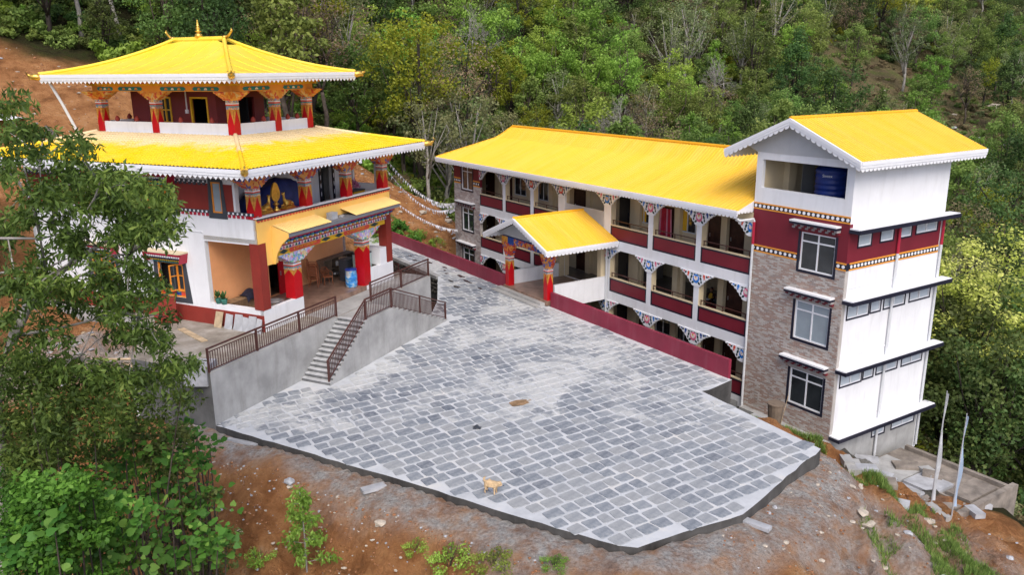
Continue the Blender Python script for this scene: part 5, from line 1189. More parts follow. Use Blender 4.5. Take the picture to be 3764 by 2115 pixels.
railing('brown iron railing along the terrace edge before the corner column of the temple', [(-4.7, -1.42, TZ_), (3.1, -1.42, TZ_)])
railing('brown iron handrail following both flights of the concrete staircase', [(0.35, -2.93, -1.25), (3.25, -2.93, TZ_), (5.35, -2.93, TZ_), (10.45, -2.93, -1.35)], 2.4)
railing('brown iron railing above the farther flight of the staircase', [(5.85, -1.42, TZ_), (11.35, -1.42, TZ_)])
railing('short iron railing beyond the temple side passage beside the drain', [(15.5, 3.2, -0.9), (15.5, 9.5, -0.9)])
# maroon boundary walls along the yard
mb = MB(); mb.box(0, 13.3, -0.08, 0.07, -0.6, 0.85); solo('boundary_wall', mb, MAROON_WALL, 'maroon painted low wall between paved yard and hostel, on the tower side of the porch', 'wall', HF, (-15.65, -4.0, -1.4))
mb = MB(); mb.box(0, 20.2, -0.08, 0.07, -0.6, 0.85); solo('boundary_wall', mb, MAROON_WALL, 'maroon painted low wall edging the narrow lane behind the temple', 'wall', HF, (-40.7, -4.0, -1.4))
mb = MB(); mb.box(-2.5, -2.15, -4.1, -3.6, -4.9, -2.5); mb.box(-5.1, -2.15, -3.9, -3.6, -4.9, -3.2); struct('retaining_wall', mb, CONC_DARK, HF)
# dry-stone wall holding the lane above the drain
rub = thing('rubble_wall', 'dark dry stone wall holding up the lane beside the temple', 'stone wall', HF, (-40, -6.1, -2.6))
mb = MB(); mb.box(0, 14.5, 0.05, 0.3, -0.4, 1.15); part('core', mb, CONC_DARK, rub)
mb = MB(); mb.box(0, 14.5, -0.12, 0.25, 1.0, 1.22); part('kerb', mb, CONC, rub)
ROCKM = []
def rock_mesh(seed, flat=0.7):
    rs = np.random.default_rng(seed); bm = bmesh.new(); bmesh.ops.create_icosphere(bm, subdivisions=1, radius=1.0)
    for v_ in bm.verts: v_.co = Vector((v_.co.x * rs.uniform(0.7, 1.25), v_.co.y * rs.uniform(0.7, 1.25), v_.co.z * flat * rs.uniform(0.7, 1.2)))
    me = bpy.data.meshes.new('stone'); bm.to_mesh(me); bm.free(); return me
STONED = paint('mossy_dark_stone', (0.085, 0.082, 0.07), 0.9, 0.35, 2.0, bmp=0.4); STONEP = paint('pale_limestone', (0.50, 0.44, 0.36), 0.85, 0.15, 2.0, bmp=0.4)
for k in range(6): me = rock_mesh(k, 0.8); me.materials.append(STONED); ROCKM.append(me)
rs = random.Random(4); x = 4.0
for row in range(4):
    x = 4.0 + 0.1 * row
    while x < 14.4:
        w_ = rs.uniform(0.16, 0.3); o = link('stone', ROCKM[rs.randrange(6)], rub, (x + w_, 0.02, 0.1 + row * 0.26), rs.uniform(0, 6)); o.scale = (w_, 0.16, 0.15); x += 2 * w_ * 0.85
# concrete tank slabs and low walls below the tower
RIMC = paint('earth_stained_cement', (0.27, 0.235, 0.20), 0.9, 0.25, 1.5, 0.4, (0.17, 0.13, 0.10), 0.4, 15)
tk = thing('septic_tank', 'rough concrete tank with cover slabs and low rim wall below the tower', 'concrete tank', HF, (3.0, 2.2, -5.9))
for n_, b_, mt in (('tank_wall', (-2.6, 2.2, -2.7, 2.8, -2.5, -0.1), RIMC), ('rim_wall', (2.25, 2.5, -2.4, 3.3, -2.5, 0.12), RIMC), ('rim_wall', (-2.4, 2.25, 2.8, 3.0, -2.5, 0.1), RIMC)):
    m2 = MB(); m2.box(*b_); part(n_, m2, mt, tk)
for i, (a, b_, c_, d_) in enumerate(((-2.5, -0.9, -2.5, -0.6), (-0.8, 0.7, -2.4, -0.5), (0.8, 2.1, -2.2, 0.0), (-2.4, -0.6, -0.4, 1.4), (-0.5, 0.9, -0.3, 1.2), (1.1, 2.1, 0.3, 2.4))):
    m2 = MB(); m2.box(a, b_, c_, d_, -0.1, 0.02 + 0.03 * (i % 3)); part('cover_slab', m2, [CONC, SLABC, RIMC][i % 3], tk)
rsl = random.Random(12)
for i in range(34):
    x, y = rsl.uniform(0.4, 5.8), rsl.uniform(-3.4, 3.6); z = -5.85 if (x < 5.2 and y > -0.5) else float(land_z(*[np.array([q_]) for q_ in fw(HF, x, y)[:2]])[0]); s_ = rsl.uniform(0.2, 0.6)
    solo('broken_slab', MB().box(-s_, s_, -s_ * 0.6, s_ * 0.6, -0.1, rsl.uniform(0.06, 0.16)), [SLABC, RIMC, CONC][i % 3], 'broken concrete slab in the litter round the tank below the tower', 'slab', HF, (x, y, z + 0.02), rsl.uniform(0, 3), 'broken slabs below the tower')
# loose slabs along the tower foot
for i, (x, y, z, rz) in enumerate(((-3.2, -0.9, -4.45, 0.1), (-2.1, -0.95, -4.5, -0.1), (-0.9, -0.8, -4.5, 0.05))):
    mb = MB(); mb.box(-0.5, 0.5, -0.35, 0.35, 0, 0.09); solo('stone_slab', mb, SLABC, 'flat grey slab laid in the grass along the foot of the brick tower', 'slab', HF, (x, y, z), rz, 'slabs along the tower foot')
mb = MB(); mb.box(-4.9, 0.1, -0.35, -0.02, -0.25, 0.1); solo('plinth_strip', mb, CONC, 'pale concrete apron strip along the brick tower foot', 'apron', HF, (0, 0, -4.6))
# ------------------------------------------------------------------ things on the temple porch and balcony
def tbox(name, label, cat, boxes, mats, fr, at, rz=0.0, group=None):
    """thing of named box parts"""
    r = thing(name, label, cat, fr, at, rz, group)
    for n_, b_, mi in boxes: m2 = MB(); m2.box(*b_); part(n_, m2, mats[mi], r)
    return r
def barrel_mat():
    m, nt, b = base_mat('worn_blue_drum'); v = coord(nt); n1 = noise(nt, 2.2, 6, 0.65, v, 0.6)
    c = ramp(nt, n1, [(0.42, (0.03, 0.22, 0.62)), (0.5, (0.12, 0.42, 0.75)), (0.56, (0.55, 0.60, 0.62))]); lk(nt, c, b.inputs['Base Color']); b.inputs['Roughness'].default_value = 0.4; return m
BARM = barrel_mat()
br = thing('barrel', 'worn blue plastic barrel with whitewash stains on the temple porch', 'barrel', TF, (7.05, 0.55, FZ))
part('body', MB().lathe([(0.27, 0), (0.29, 0.05), (0.3, 0.2), (0.305, 0.3), (0.29, 0.32), (0.305, 0.34), (0.305, 0.6), (0.29, 0.62), (0.3, 0.64), (0.28, 0.86), (0.29, 0.88), (0.29, 0.92), (0.26, 0.92), (0.25, 0.3)], n=20), BARM, br, True)
part('rim', MB().lathe([(0.28, 0.88), (0.305, 0.89), (0.305, 0.93), (0.28, 0.94)], n=20), BLUEP, br, True)
def chair_parts():
    P = {}
    P['seat'] = MB().box(-0.22, 0.22, -0.22, 0.22, 0.40, 0.43).mesh('seat', CANE)
    b = MB(); b.tube([(-0.22, 0.22, 0.42), (-0.2, 0.27, 0.7), (-0.1, 0.3, 0.84), (0.1, 0.3, 0.84), (0.2, 0.27, 0.7), (0.22, 0.22, 0.42)], 0.02, 5)
    for k in range(5): x = -0.14 + 0.07 * k; b.tube([(x, 0.23, 0.43), (x, 0.29, 0.8)], 0.012, 4)
    for zz in (0.55, 0.66): b.tube([(-0.2, 0.26, zz), (0.2, 0.26, zz)], 0.012, 4)
    P['backrest'] = b.mesh('backrest', CANE)
    P['arm'] = MB().tube([(0.2, 0.26, 0.64), (0.25, 0.1, 0.64), (0.25, -0.15, 0.62), (0.24, -0.2, 0.42)], 0.02, 5).mesh('arm', CANE)
    P['leg'] = MB().tube([(0, 0, 0.42), (0.03, 0.03, 0)], [0.025, 0.018], 5).mesh('leg', CANE)
    return P
CHP = chair_parts()
def chair(label, at, rz, group=None):
    r = thing('armchair', label, 'chair', TF, at, rz, group)
    link('seat', CHP['seat'], r); link('backrest', CHP['backrest'], r); link('arm', CHP['arm'], r); link('arm', CHP['arm'], r, scale=(-1, 1, 1))
    for sx, sy in ((-1, -1), (1, -1), (-1, 1), (1, 1)): link('leg', CHP['leg'], r, (0.2 * sx, 0.2 * sy, 0), scale=(sx, sy, 1))
    return r
for k in range(8): chair('brown plastic armchair in the tall stack against the peach porch wall', (6.35, 2.35, FZ + 0.085 * k), 0.5, 'stacked porch chairs')
chair('single brown plastic armchair standing in front of the porch shelves', (7.0, 2.05, FZ), -0.5)
sh = thing('shelf_unit', 'long open wooden shelf unit with compartments along the porch back wall', 'shelf', TF, (8.7, 2.72, FZ))
SHW = paint('grey_brown_board', (0.19, 0.145, 0.105), 0.7, 0.15, 3)
for n_, b_ in [('top_board', (-1.32, 1.32, -0.24, 0.24, 1.04, 1.08)), ('bottom_board', (-1.32, 1.32, -0.24, 0.24, 0.06, 0.1)), ('shelf_board', (-1.3, 1.3, -0.23, 0.23, 0.52, 0.55)), ('back_board', (-1.3, 1.3, 0.21, 0.23, 0.1, 1.04))] + [('divider', (x - 0.015, x + 0.015, -0.235, 0.21, 0.0, 1.04)) for x in (-1.3, -0.65, 0.0, 0.65, 1.3)]:
    m2 = MB(); m2.box(*b_); part(n_, m2, SHW, sh)
solo('aluminium_bowl', MB().lathe([(0.08, 0), (0.2, 0.05), (0.24, 0.16), (0.22, 0.16), (0.05, 0.04)], n=16), STEEL, 'shiny aluminium bowl in a lower compartment of the porch shelves', 'bowl', TF, (8.4, 2.6, FZ + 0.1), smooth=True)
solo('plastic_jar', MB().lathe([(0.09, 0), (0.1, 0.02), (0.1, 0.2), (0.07, 0.24), (0.07, 0.27)], n=12), WHITE_CLEAN, 'small white jar in an upper compartment of the porch shelves', 'jar', TF, (8.7, 2.62, FZ + 0.55), smooth=True)
tbox('cabinet', 'dark two door cabinet standing beside the blue barrel on the porch', 'cabinet', [('body', (-0.38, 0.38, -0.25, 0.25, 0.0, 1.12), 0), ('top', (-0.4, 0.4, -0.27, 0.27, 1.12, 1.15), 0), ('door', (-0.37, -0.01, -0.275, -0.25, 0.05, 1.08), 0), ('door', (0.01, 0.37, -0.275, -0.25, 0.05, 1.08), 0), ('handle', (-0.07, -0.05, -0.3, -0.275, 0.65, 0.75), 1), ('handle', (0.05, 0.07, -0.3, -0.275, 0.65, 0.75), 1)], [SLATE, STEEL], TF, (8.15, 1.55, FZ))
for k in range(2):
    tbox('stool', ('small wooden stool' if k == 0 else 'upper wooden stool stacked') + ' beside the dark porch cabinet', 'stool', [('seat', (-0.2, 0.2, -0.18, 0.18, 0.5, 0.54), 0)] + [('leg', (x - 0.025, x + 0.025, y - 0.025, y + 0.025, 0, 0.5), 0) for x in (-0.16, 0.16) for y in (-0.14, 0.14)] + [('rung', (-0.16, 0.16, y - 0.012, y + 0.012, 0.2, 0.24), 0) for y in (-0.14, 0.14)], [WOODPALE], TF, (8.6, 2.15, FZ + 0.54 * k), 0.2)
tbox('freezer', 'pale green chest freezer with dark door standing behind the right porch wall', 'freezer', [('body', (-0.4, 0.4, -0.3, 0.3, 0.0, 1.45), 0), ('lid', (-0.42, 0.42, -0.32, 0.32, 1.45, 1.52), 1), ('door', (-0.36, 0.1, -0.325, -0.3, 0.6, 1.3), 1)], [paint('pale_green_enamel', (0.42, 0.55, 0.52), 0.4, 0.05), SLATE], TF, (8.35, 0.75, FZ))
solo('cooking_pot', MB().lathe([(0.28, 0), (0.33, 0.04), (0.35, 0.3), (0.38, 0.32), (0.38, 0.34), (0.33, 0.34), (0.31, 0.08)], n=20), STEEL, 'large aluminium cooking pot beside the corner column of the porch', 'pot', TF, (1.75, 0.85, FZ + 0.3), smooth=True)
tbox('wooden_rack', 'rough wooden rack of open boxes carrying the cooking pot on the porch', 'rack', [('side', (-0.5, -0.46, -0.25, 0.25, 0, 0.3), 0), ('side', (0.46, 0.5, -0.25, 0.25, 0, 0.3), 0), ('top', (-0.5, 0.5, -0.25, 0.25, 0.26, 0.3), 0), ('side', (-0.02, 0.02, -0.25, 0.25, 0, 0.26), 0)], [WOODPALE], TF, (1.75, 0.85, FZ))
bn = tbox('wooden_chest', 'long weathered wooden chest against the peach wall of the porch', 'chest', [('top_board', (-0.95, 0.95, -0.28, 0.28, 0.62, 0.67), 0), ('end_board', (-0.93, -0.88, -0.25, 0.25, 0, 0.62), 1), ('end_board', (0.88, 0.93, -0.25, 0.25, 0, 0.62), 1)] + [('plank', (-0.88 + 0.22 * k, -0.68 + 0.22 * k, -0.26, -0.23, 0.02, 0.61), 1) for k in range(8)], [WOOD, WOOD], TF, (1.35, 2.55, FZ))
BLK = paint('dark_patterned_blanket', (0.022, 0.022, 0.045), 0.9, 0.3, 6)
mb = MB(); g = []
for i in range(9):
    for j in range(7):
        x = -0.45 + i * 0.11; y = -0.33 + j * 0.1; z = 0.02 + 0.10 * math.sin(i * 0.9) * math.cos(j * 0.7) + 0.16 * (i / 8) - (0.3 if j == 0 else 0.0); g.append((x, y, max(z, -0.3)))
mb.v = g
for i in range(8):
    for j in range(6): mb.f.append((i * 7 + j, (i + 1) * 7 + j, (i + 1) * 7 + j + 1, i * 7 + j + 1)); mb.m.append(0)
solo('blanket', mb, BLK, 'dark patterned blanket thrown over the wooden chest', 'blanket', TF, (1.9, 2.52, FZ + 0.72), smooth=True)
LEAFD = paint('pot_plant_leaf', (0.05, 0.13, 0.03), 0.6, 0.3)
POTM = paint('teal_plastic_pot', (0.05, 0.22, 0.17), 0.45, 0.05)
for k, (x, y) in enumerate(((0.1, 2.62), (0.1, 2.3))):
    r = thing('potted_plant', ('potted plant in a teal pot on the porch sill, the one by the opening edge', 'potted plant in a teal pot on the porch sill, the one nearer the column')[k], 'potted plant', TF, (x, y, 1.67))
    part('pot', MB().lathe([(0.1, 0), (0.15, 0.2), (0.16, 0.24), (0.13, 0.24), (0.1, 0.1)], n=12), POTM, r, True)
    lf = MB(); rs = random.Random(k)
    for i in range(26):
        a = rs.uniform(0, 6.28); e = rs.uniform(0.2, 1.3); p = Vector((0, 0, 0.22)); d = Vector((math.cos(a) * math.cos(e), math.sin(a) * math.cos(e), math.sin(e))); L = rs.uniform(0.15, 0.36); s_ = d.cross(Vector((0, 0, 1))).normalized() * 0.045; q_ = p + d * L
        lf.quad(tuple(p + d * L * 0.4), tuple(q_ - d * 0.05 + s_), tuple(q_ + d * 0.08), tuple(q_ - d * 0.05 - s_))
    part('leaves', lf, LEAFD, r)
# marble slabs leaning on the plinth, old door, plank
for k, (y, w_, h_, l_) in enumerate(((2.45, 0.42, 0.66, 'brownish stone slab leaning on the red plinth, farthest from the temple corner'), (1.85, 0.42, 0.62, 'grey stone slab leaning on the red plinth, second from the brownish one'), (1.3, 0.5, 0.66, 'wide grey stone slab leaning on the red plinth, tilted sideways'), (0.95, 0.34, 0.58, 'narrow pale slab leaning between two wider ones on the red plinth'), (0.55, 0.46, 0.66, 'broad pale slab leaning on the red plinth, second from the temple corner'), (0.15, 0.34, 0.6, 'pale slab leaning on the red plinth nearest the temple corner'))):
    mb = MB(); c = [(-0.0, -w_ / 2, 0), (-0.0, w_ / 2, 0), (0.22, w_ / 2 + 0.02 * (k % 2), h_), (0.22, -w_ / 2 + 0.05 * (k % 3), h_ - 0.03 * (k % 2))]
    mb.v = c + [(x - 0.03, y_, z) for x, y_, z in c]; mb.f = [(0, 1, 2, 3), (7, 6, 5, 4), (0, 4, 5, 1), (1, 5, 6, 2), (2, 6, 7, 3), (3, 7, 4, 0)]; mb.m = [0] * 6
    solo('stone_slab', mb, WOODPALE if k == 0 else SLABC, l_, 'slab', TF, (-0.28, y, TZ_))
tbox('old_door', 'dark red panelled door leaf standing against the temple side', 'door leaf', [('leaf', (-0.04, 0.04, -0.5, 0.5, 0, 1.25), 0), ('rail', (-0.06, -0.04, -0.46, 0.46, 0.55, 0.66), 0), ('rail', (-0.06, -0.04, -0.46, 0.46, 1.1, 1.22), 0)], [REDBROWN], TF, (-0.75, 5.0, TZ_), 0.5)
solo('plank', MB().box(-0.9, 0.9, -0.2, 0.2, 0, 0.04), WOODPALE, 'broad weathered board lying beside the old red door', 'board', TF, (-2.0, 4.2, TZ_ + 0.05), 0.9)
solo('plank', MB().box(-1.2, 1.2, -0.14, 0.14, 0, 0.04), WOODPALE, 'long pale board lying flat on the terrace before the plinth', 'board', TF, (-1.6, 2.6, TZ_ + 0.01), 1.2)
solo('stone_block', MB().box(-0.15, 0.9, -0.5, 0.4, -0.4, 0.34), SLABC, 'broken grey concrete lump at the near corner of the terrace', 'rubble', TF, (-4.9, -0.9, TZ_ - 0.1), 0.4)
# canopy rubble
for k, (x, y, s_) in enumerate(((4.6, -0.4, 0.22), (5.25, -0.45, 0.13), (4.15, -0.5, 0.1))):
    m2 = MB(); m2.box(-s_, s_, -s_ * 0.7, s_ * 0.7, 0, s_ * (1.4 if k == 0 else 0.5)); solo('stone_block', m2, SLABC, ('cube shaped stone', 'flat stone next to the cube shaped one', 'small flat stone nearest the first awning')[k] + ' left on the canopy between the awnings', 'stone', TF, (x, y, 4.922), 0.3 * k)
# dharma wheel and the two deer
def skin(name, V, E, Rr, mat, parent=None, sub=2, **kw):
    me = bpy.data.meshes.new(name); me.from_pydata(V, E, []); me.materials.append(mat); o = link(name, me, parent, **kw)
    md = o.modifiers.new('skin', 'SKIN'); md.use_smooth_shade = True
    for i, r in enumerate(Rr): me.skin_vertices[0].data[i].radius = (r, r) if not isinstance(r, tuple) else r
    me.skin_vertices[0].data[0].use_root = True
    s_ = o.modifiers.new('sub', 'SUBSURF'); s_.levels = sub; s_.render_levels = sub; return o
solo('offering_shelf', MB().box(0, 2.9, 0, 0.75, 0, 0.12), CRIMSON, 'dark red shelf behind the balcony parapet carrying gilded figures', 'shelf', TF, (0.6, 0.28, 5.52))
def deer(label, at, rz, mir):
    r = thing('deer_statue', label, 'statue', TF, at, rz)
    part('pedestal', MB().box(-0.34, 0.34, -0.17, 0.17, 0, 0.06).box(-0.3, 0.3, -0.14, 0.14, 0.06, 0.13), GOLD, r)
    V = [(-0.05, 0, 0.26), (-0.22, 0, 0.24), (0.14, 0, 0.27), (0.24, 0, 0.4), (0.28, 0, 0.58), (0.30, 0, 0.68), (0.40, 0, 0.70), (-0.24, 0.1, 0.17), (-0.05, 0.13, 0.16), (-0.24, -0.1, 0.17), (-0.05, -0.13, 0.16), (0.2, 0.08, 0.18), (0.34, 0.1, 0.16), (0.2, -0.08, 0.18), (0.34, -0.1, 0.16), (0.26, 0.07, 0.76), (0.26, -0.07, 0.76)]
    E = [(0, 1), (0, 2), (2, 3), (3, 4), (4, 5), (5, 6), (1, 7), (7, 8), (1, 9), (9, 10), (2, 11), (11, 12), (2, 13), (13, 14), (5, 15), (5, 16)]
    skin('body', V, E, [0.12, 0.13, 0.12, 0.075, 0.055, 0.06, 0.03, 0.07, 0.035, 0.07, 0.035, 0.05, 0.025, 0.05, 0.025, 0.015, 0.015], GOLD, r)
    return r
deer('gilded deer lying beside the corner column, facing the wheel', (1.35, 0.6, 5.64), 0.15, 1)
deer('gilded deer lying on the far side of the wheel', (3.0 - 0.2, 0.62, 5.64), math.pi + 0.1, 1)
wh = thing('dharma_wheel', 'gilded pointed wheel on a flared stand between the two deer', 'statue', TF, (2.08, 0.66, 5.64))
part('stand', MB().lathe([(0.17, 0), (0.18, 0.03), (0.08, 0.12), (0.06, 0.24), (0.14, 0.28), (0.14, 0.31), (0.06, 0.34), (0.08, 0.4)], n=14), GOLD, wh, True)
pts = [(0.28 * math.sin(t) * (1 - 0.06 * math.cos(t)), 0.72 - 0.31 * math.cos(t)) for t in np.linspace(0.0, 2 * math.pi, 24, endpoint=False)]
pts = [(p, q_ + (0.22 * max(0, (q_ - 0.9)) / 0.13 if q_ > 0.9 else 0)) for p, q_ in pts]
m2 = MB().prism(pts, -0.035, 0.035, lambda p, q_, d: (p, d, q_))
for k in range(8): a = math.pi * k / 4; disc(m2, 0.15 * math.cos(a), 0.72 + 0.17 * math.sin(a), 0.05, 0.05, -0.045, 0, 8)
disc(m2, 0, 0.72, 0.08, 0.09, -0.05, 0, 10); part('wheel', m2, GOLD, wh)
# tarpaulin heap
def cloth_heap(nx, ny, lx, ly, hf, seed):
    mb = MB(); rs = np.random.default_rng(seed)
    for i in range(nx):
        for j in range(ny):
            x = -lx + 2 * lx * i / (nx - 1); y = -ly + 2 * ly * j / (ny - 1); mb.v.append((x + rs.normal(0, 0.02), y + rs.normal(0, 0.02), hf(x / lx, y / ly) + rs.normal(0, 0.03)))
    for i in range(nx - 1):
        for j in range(ny - 1): mb.f.append((i * ny + j, (i + 1) * ny + j, (i + 1) * ny + j + 1, i * ny + j + 1)); mb.m.append(0)
    return mb
solo('tarpaulin', cloth_heap(22, 12, 2.35, 0.68, lambda x, y: max(0.0, 1.8 * (1 - max(abs(x) ** 6, 0)) * (1 - abs(y) ** 5) * (0.9 + 0.12 * math.sin(4 * x + 1))), 3), TARP, 'dark blue tarpaulin draped over a tall heap on the temple balcony', 'tarpaulin', TF, (3.35, 1.85, 5.0), smooth=True)
tbox('bench', 'yellow and red painted bench at the far end of the balcony', 'bench', [('top', (-0.5, 0.5, -0.28, 0.28, 0.5, 0.56), 1), ('apron', (-0.48, 0.48, -0.27, -0.24, 0.38, 0.5), 0)] + [('leg', (x - 0.05, x + 0.05, y - 0.04, y + 0.04, 0, 0.5), 0) for x in (-0.43, 0.43) for y in (-0.22, 0.22)], [WINYEL, SLATE], TF, (9.28, 1.6, 5.0))
PINKC = paint('pink_lotus_cloth', (0.62, 0.20, 0.36), 0.7, 0.4, 9)
lf = MB(); rs = random.Random(8)
for i in range(170):
    a = rs.uniform(0, 6.28); r_ = rs.uniform(0, 0.36) ** 0.8 * 0.8; h_ = max(0, 0.55 * (1 - r_ / 0.42)) * rs.uniform(0.5, 1); c = Vector((r_ * math.cos(a), r_ * 0.7 * math.sin(a), h_)); d = Vector((math.cos(a) * 0.6, math.sin(a) * 0.6, 1)).normalized(); s_ = d.cross(Vector((rs.random() - 0.5, rs.random() - 0.5, 0.2))).normalized() * 0.04
    lf.quad(tuple(c), tuple(c + d * 0.07 + s_), tuple(c + d * 0.17), tuple(c + d * 0.07 - s_))
solo('lotus_heap', lf, PINKC, 'heap of pink artificial lotus petals on the painted balcony bench', 'flower heap', TF, (9.15, 1.6, 5.57))
# ------------------------------------------------------------------ hostel corridor things
cu = MB(); n = 16
RC = paint('red_printed_curtain', (0.50, 0.02, 0.05), 0.8, 0.1); PC = paint('pink_border_cloth', (0.70, 0.28, 0.38), 0.8, 0.15)
for i in range(n):
    a, b_ = i / n, (i + 1) / n; f = lambda t: (t * 1.0 - 0.5, 0.05 * math.sin(t * 22), 0)
    p, q_ = f(a), f(b_); edge_ = i in (0, 1, 6, 9, 14, 15); sp = 0.25 * (a - 0.5)
    cu.quad((p[0] * 1.1, p[1], 0.0), (q_[0] * 1.1, q_[1], 0.0), (q_[0] * 0.9, q_[1], 1.75), (p[0] * 0.9, p[1], 1.75), 1 if edge_ else 0)
solo('door_curtain', cu, [RC, PC], 'red curtain with pink borders hanging in a top floor hostel doorway', 'curtain', HF, (-12.68, 1.62, 2.3))
ROBE = paint('dark_maroon_robe', (0.05, 0.012, 0.015), 0.85, 0.2, 4); SKIN = paint('skin', (0.30, 0.15, 0.09), 0.5, 0.05); HAIR = paint('black_hair', (0.012, 0.01, 0.01), 0.6, 0.1)
def seated(label, at, rz, s_, cloth, top=None):
    r = thing('person', label, 'person', HF, at, rz)
    V = [(0, 0, 0.12), (0, 0, 0.32), (0, -0.02, 0.5), (0, -0.02, 0.6), (0, -0.04, 0.74), (0.2, -0.02, 0.53), (0.26, -0.16, 0.34), (0.1, -0.32, 0.32), (-0.2, -0.02, 0.53), (-0.26, -0.16, 0.34), (-0.1, -0.32, 0.32), (0.16, -0.1, 0.12), (0.36, -0.3, 0.12), (0.06, -0.38, 0.08), (-0.16, -0.1, 0.12), (-0.36, -0.3, 0.12), (-0.06, -0.42, 0.08)]
    E = [(0, 1), (1, 2), (2, 3), (3, 4), (2, 5), (5, 6), (6, 7), (2, 8), (8, 9), (9, 10), (0, 11), (11, 12), (12, 13), (0, 14), (14, 15), (15, 16)]
    skin('body', [tuple(c * s_ for c in v) for v in V], E, [x * s_ for x in (0.17, 0.16, 0.13, 0.055, 0.095, 0.075, 0.05, 0.035, 0.075, 0.05, 0.035, 0.11, 0.085, 0.05, 0.11, 0.085, 0.05)], cloth, r, 2)
    part('head', MB().lathe([(0.02, -0.12), (0.06, -0.1), (0.085, 0.0), (0.075, 0.08), (0.02, 0.13)], (0, -0.05, 0.78), 12), SKIN, r, True, scale=s_)
    part('hair', MB().lathe([(0.088, 0.0), (0.092, 0.05), (0.08, 0.1), (0.02, 0.14)], (0, -0.02, 0.79), 12), HAIR, r, True, scale=s_)
    if top:
        part('shawl', MB().lathe([(0.19, 0.24), (0.175, 0.42), (0.13, 0.56), (0.08, 0.6)], (0, -0.01, 0), 12), top, r, True, scale=s_)
        m2 = MB(); m2.quad((-0.16, -0.62, 0.3), (0.16, -0.62, 0.3), (0.16, -0.38, 0.36), (-0.16, -0.38, 0.36)); part('paper', m2, WHITE_CLEAN, r)
    return r
seated('person in a dark robe and yellow shawl seated inside the hostel doorway reading a paper', (-10.25, 3.0, -1.05), 0.25, 1.0, ROBE, WINYEL)
seated('small child in dark clothes sitting beside the reader inside the hostel doorway', (-9.75, 2.85, -1.05), 0.0, 0.62, SLATE)
solo('floor_mat', MB().box(-0.4, 0.4, -0.3, 0.3, 0, 0.03), CRIMSON, 'red floor mat with papers inside the hostel doorway', 'mat', HF, (-9.7, 2.35, -1.05), 0.1)
tkb = thing('water_tank', 'ribbed dark blue plastic water tank in the tower top opening', 'water tank', HF, (-2.1, 1.45, 5.6))
pr_ = [(0.7, 0)]
for k in range(7): pr_ += [(0.7, 0.06 + k * 0.24), (0.73, 0.1 + k * 0.24), (0.73, 0.18 + k * 0.24), (0.7, 0.22 + k * 0.24)]
part('body', MB().lathe(pr_ + [(0.55, 1.8), (0.3, 1.9), (0.3, 1.96), (0.02, 1.97)], n=28), paint('dark_blue_plastic', (0.012, 0.035, 0.21), 0.4, 0.15), tkb, True)
fc = bpy.data.curves.new('lettering', 'FONT'); fc.body = 'Sintex'; fc.size = 0.17; fc.extrude = 0.003; fc.align_x = 'CENTER'; fc.materials.append(PIPE)
_t0 = bpy.data.objects.new('t', fc); C.objects.link(_t0); bpy.context.view_layer.update(); _tm = bpy.data.meshes.new_from_object(_t0.evaluated_get(bpy.context.evaluated_depsgraph_get())); bpy.data.objects.remove(_t0); _tm.materials.clear(); _tm.materials.append(PIPE)
fo = link('lettering', _tm, tkb); fo.location = (0.25, -0.72, 1.36); fo.rotation_euler = (math.pi / 2, 0, 0.35)
# ------------------------------------------------------------------ yard things
FUR = paint('sandy_fur', (0.60, 0.43, 0.25), 0.95, 0.15, 9, bmp=0.5, bscale=50)
dg = thing('dog', 'sandy coloured dog standing near the front edge of the paved yard', 'dog', None, (-0.7, 23.2, -1.378), R_(-25)); dg.scale = (0.8, 0.8, 0.8)
V = [(-0.02, 0, 0.42), (-0.2, 0, 0.43), (0.16, 0, 0.42), (0.27, 0, 0.47), (0.36, 0, 0.50), (0.47, 0, 0.46), (-0.3, 0, 0.47), (-0.36, 0.02, 0.58), (-0.28, 0.04, 0.66),
     (-0.22, 0.09, 0.32), (-0.2, 0.1, 0.2), (-0.26, 0.1, 0.13), (-0.23, 0.1, 0.02), (-0.22, -0.09, 0.32), (-0.2, -0.1, 0.2), (-0.26, -0.1, 0.13), (-0.23, -0.1, 0.02),
     (0.17, 0.09, 0.32), (0.16, 0.09, 0.17), (0.17, 0.09, 0.02), (0.17, -0.09, 0.32), (0.16, -0.09, 0.17), (0.17, -0.09, 0.02), (0.33, 0.06, 0.58), (0.33, -0.06, 0.58)]
E = [(0, 1), (0, 2), (2, 3), (3, 4), (4, 5), (1, 6), (6, 7), (7, 8), (1, 9), (9, 10), (10, 11), (11, 12), (1, 13), (13, 14), (14, 15), (15, 16), (2, 17), (17, 18), (18, 19), (2, 20), (20, 21), (21, 22), (4, 23), (4, 24)]
skin('body', V, E, [0.14, 0.13, 0.15, 0.095, 0.09, 0.045, 0.055, 0.045, 0.03, 0.075, 0.045, 0.03, 0.03, 0.075, 0.045, 0.03, 0.03, 0.06, 0.035, 0.03, 0.06, 0.035, 0.03, 0.022, 0.022], FUR, dg)
part('nose', MB().lathe([(0.005, -0.02), (0.022, 0), (0.005, 0.02)], (0.515, 0, 0.465), 8), BLACK, dg, True)
for s_ in (-1, 1): part('eye', MB().lathe([(0.003, -0.012), (0.012, 0), (0.003, 0.012)], (0.42, 0.05 * s_, 0.525), 6), BLACK, dg, True)
m2 = MB(); m2.poly([(-0.4, -0.2, 0.03), (0.05, -0.28, 0.03), (0.4, -0.15, 0.035), (0.34, 0.05, 0.03), (0.42, 0.2, 0.03), (0.0, 0.3, 0.035), (-0.38, 0.2, 0.03)]); m2.tube([(0.3, 0.0, 0.04), (0.55, 0.08, 0.04)], 0.015, 4)
solo('board', m2, WOOD, 'ragged brown board lying flat in the middle of the paved yard', 'board', None, (0.25, 30.4, -1.395), 0.4)
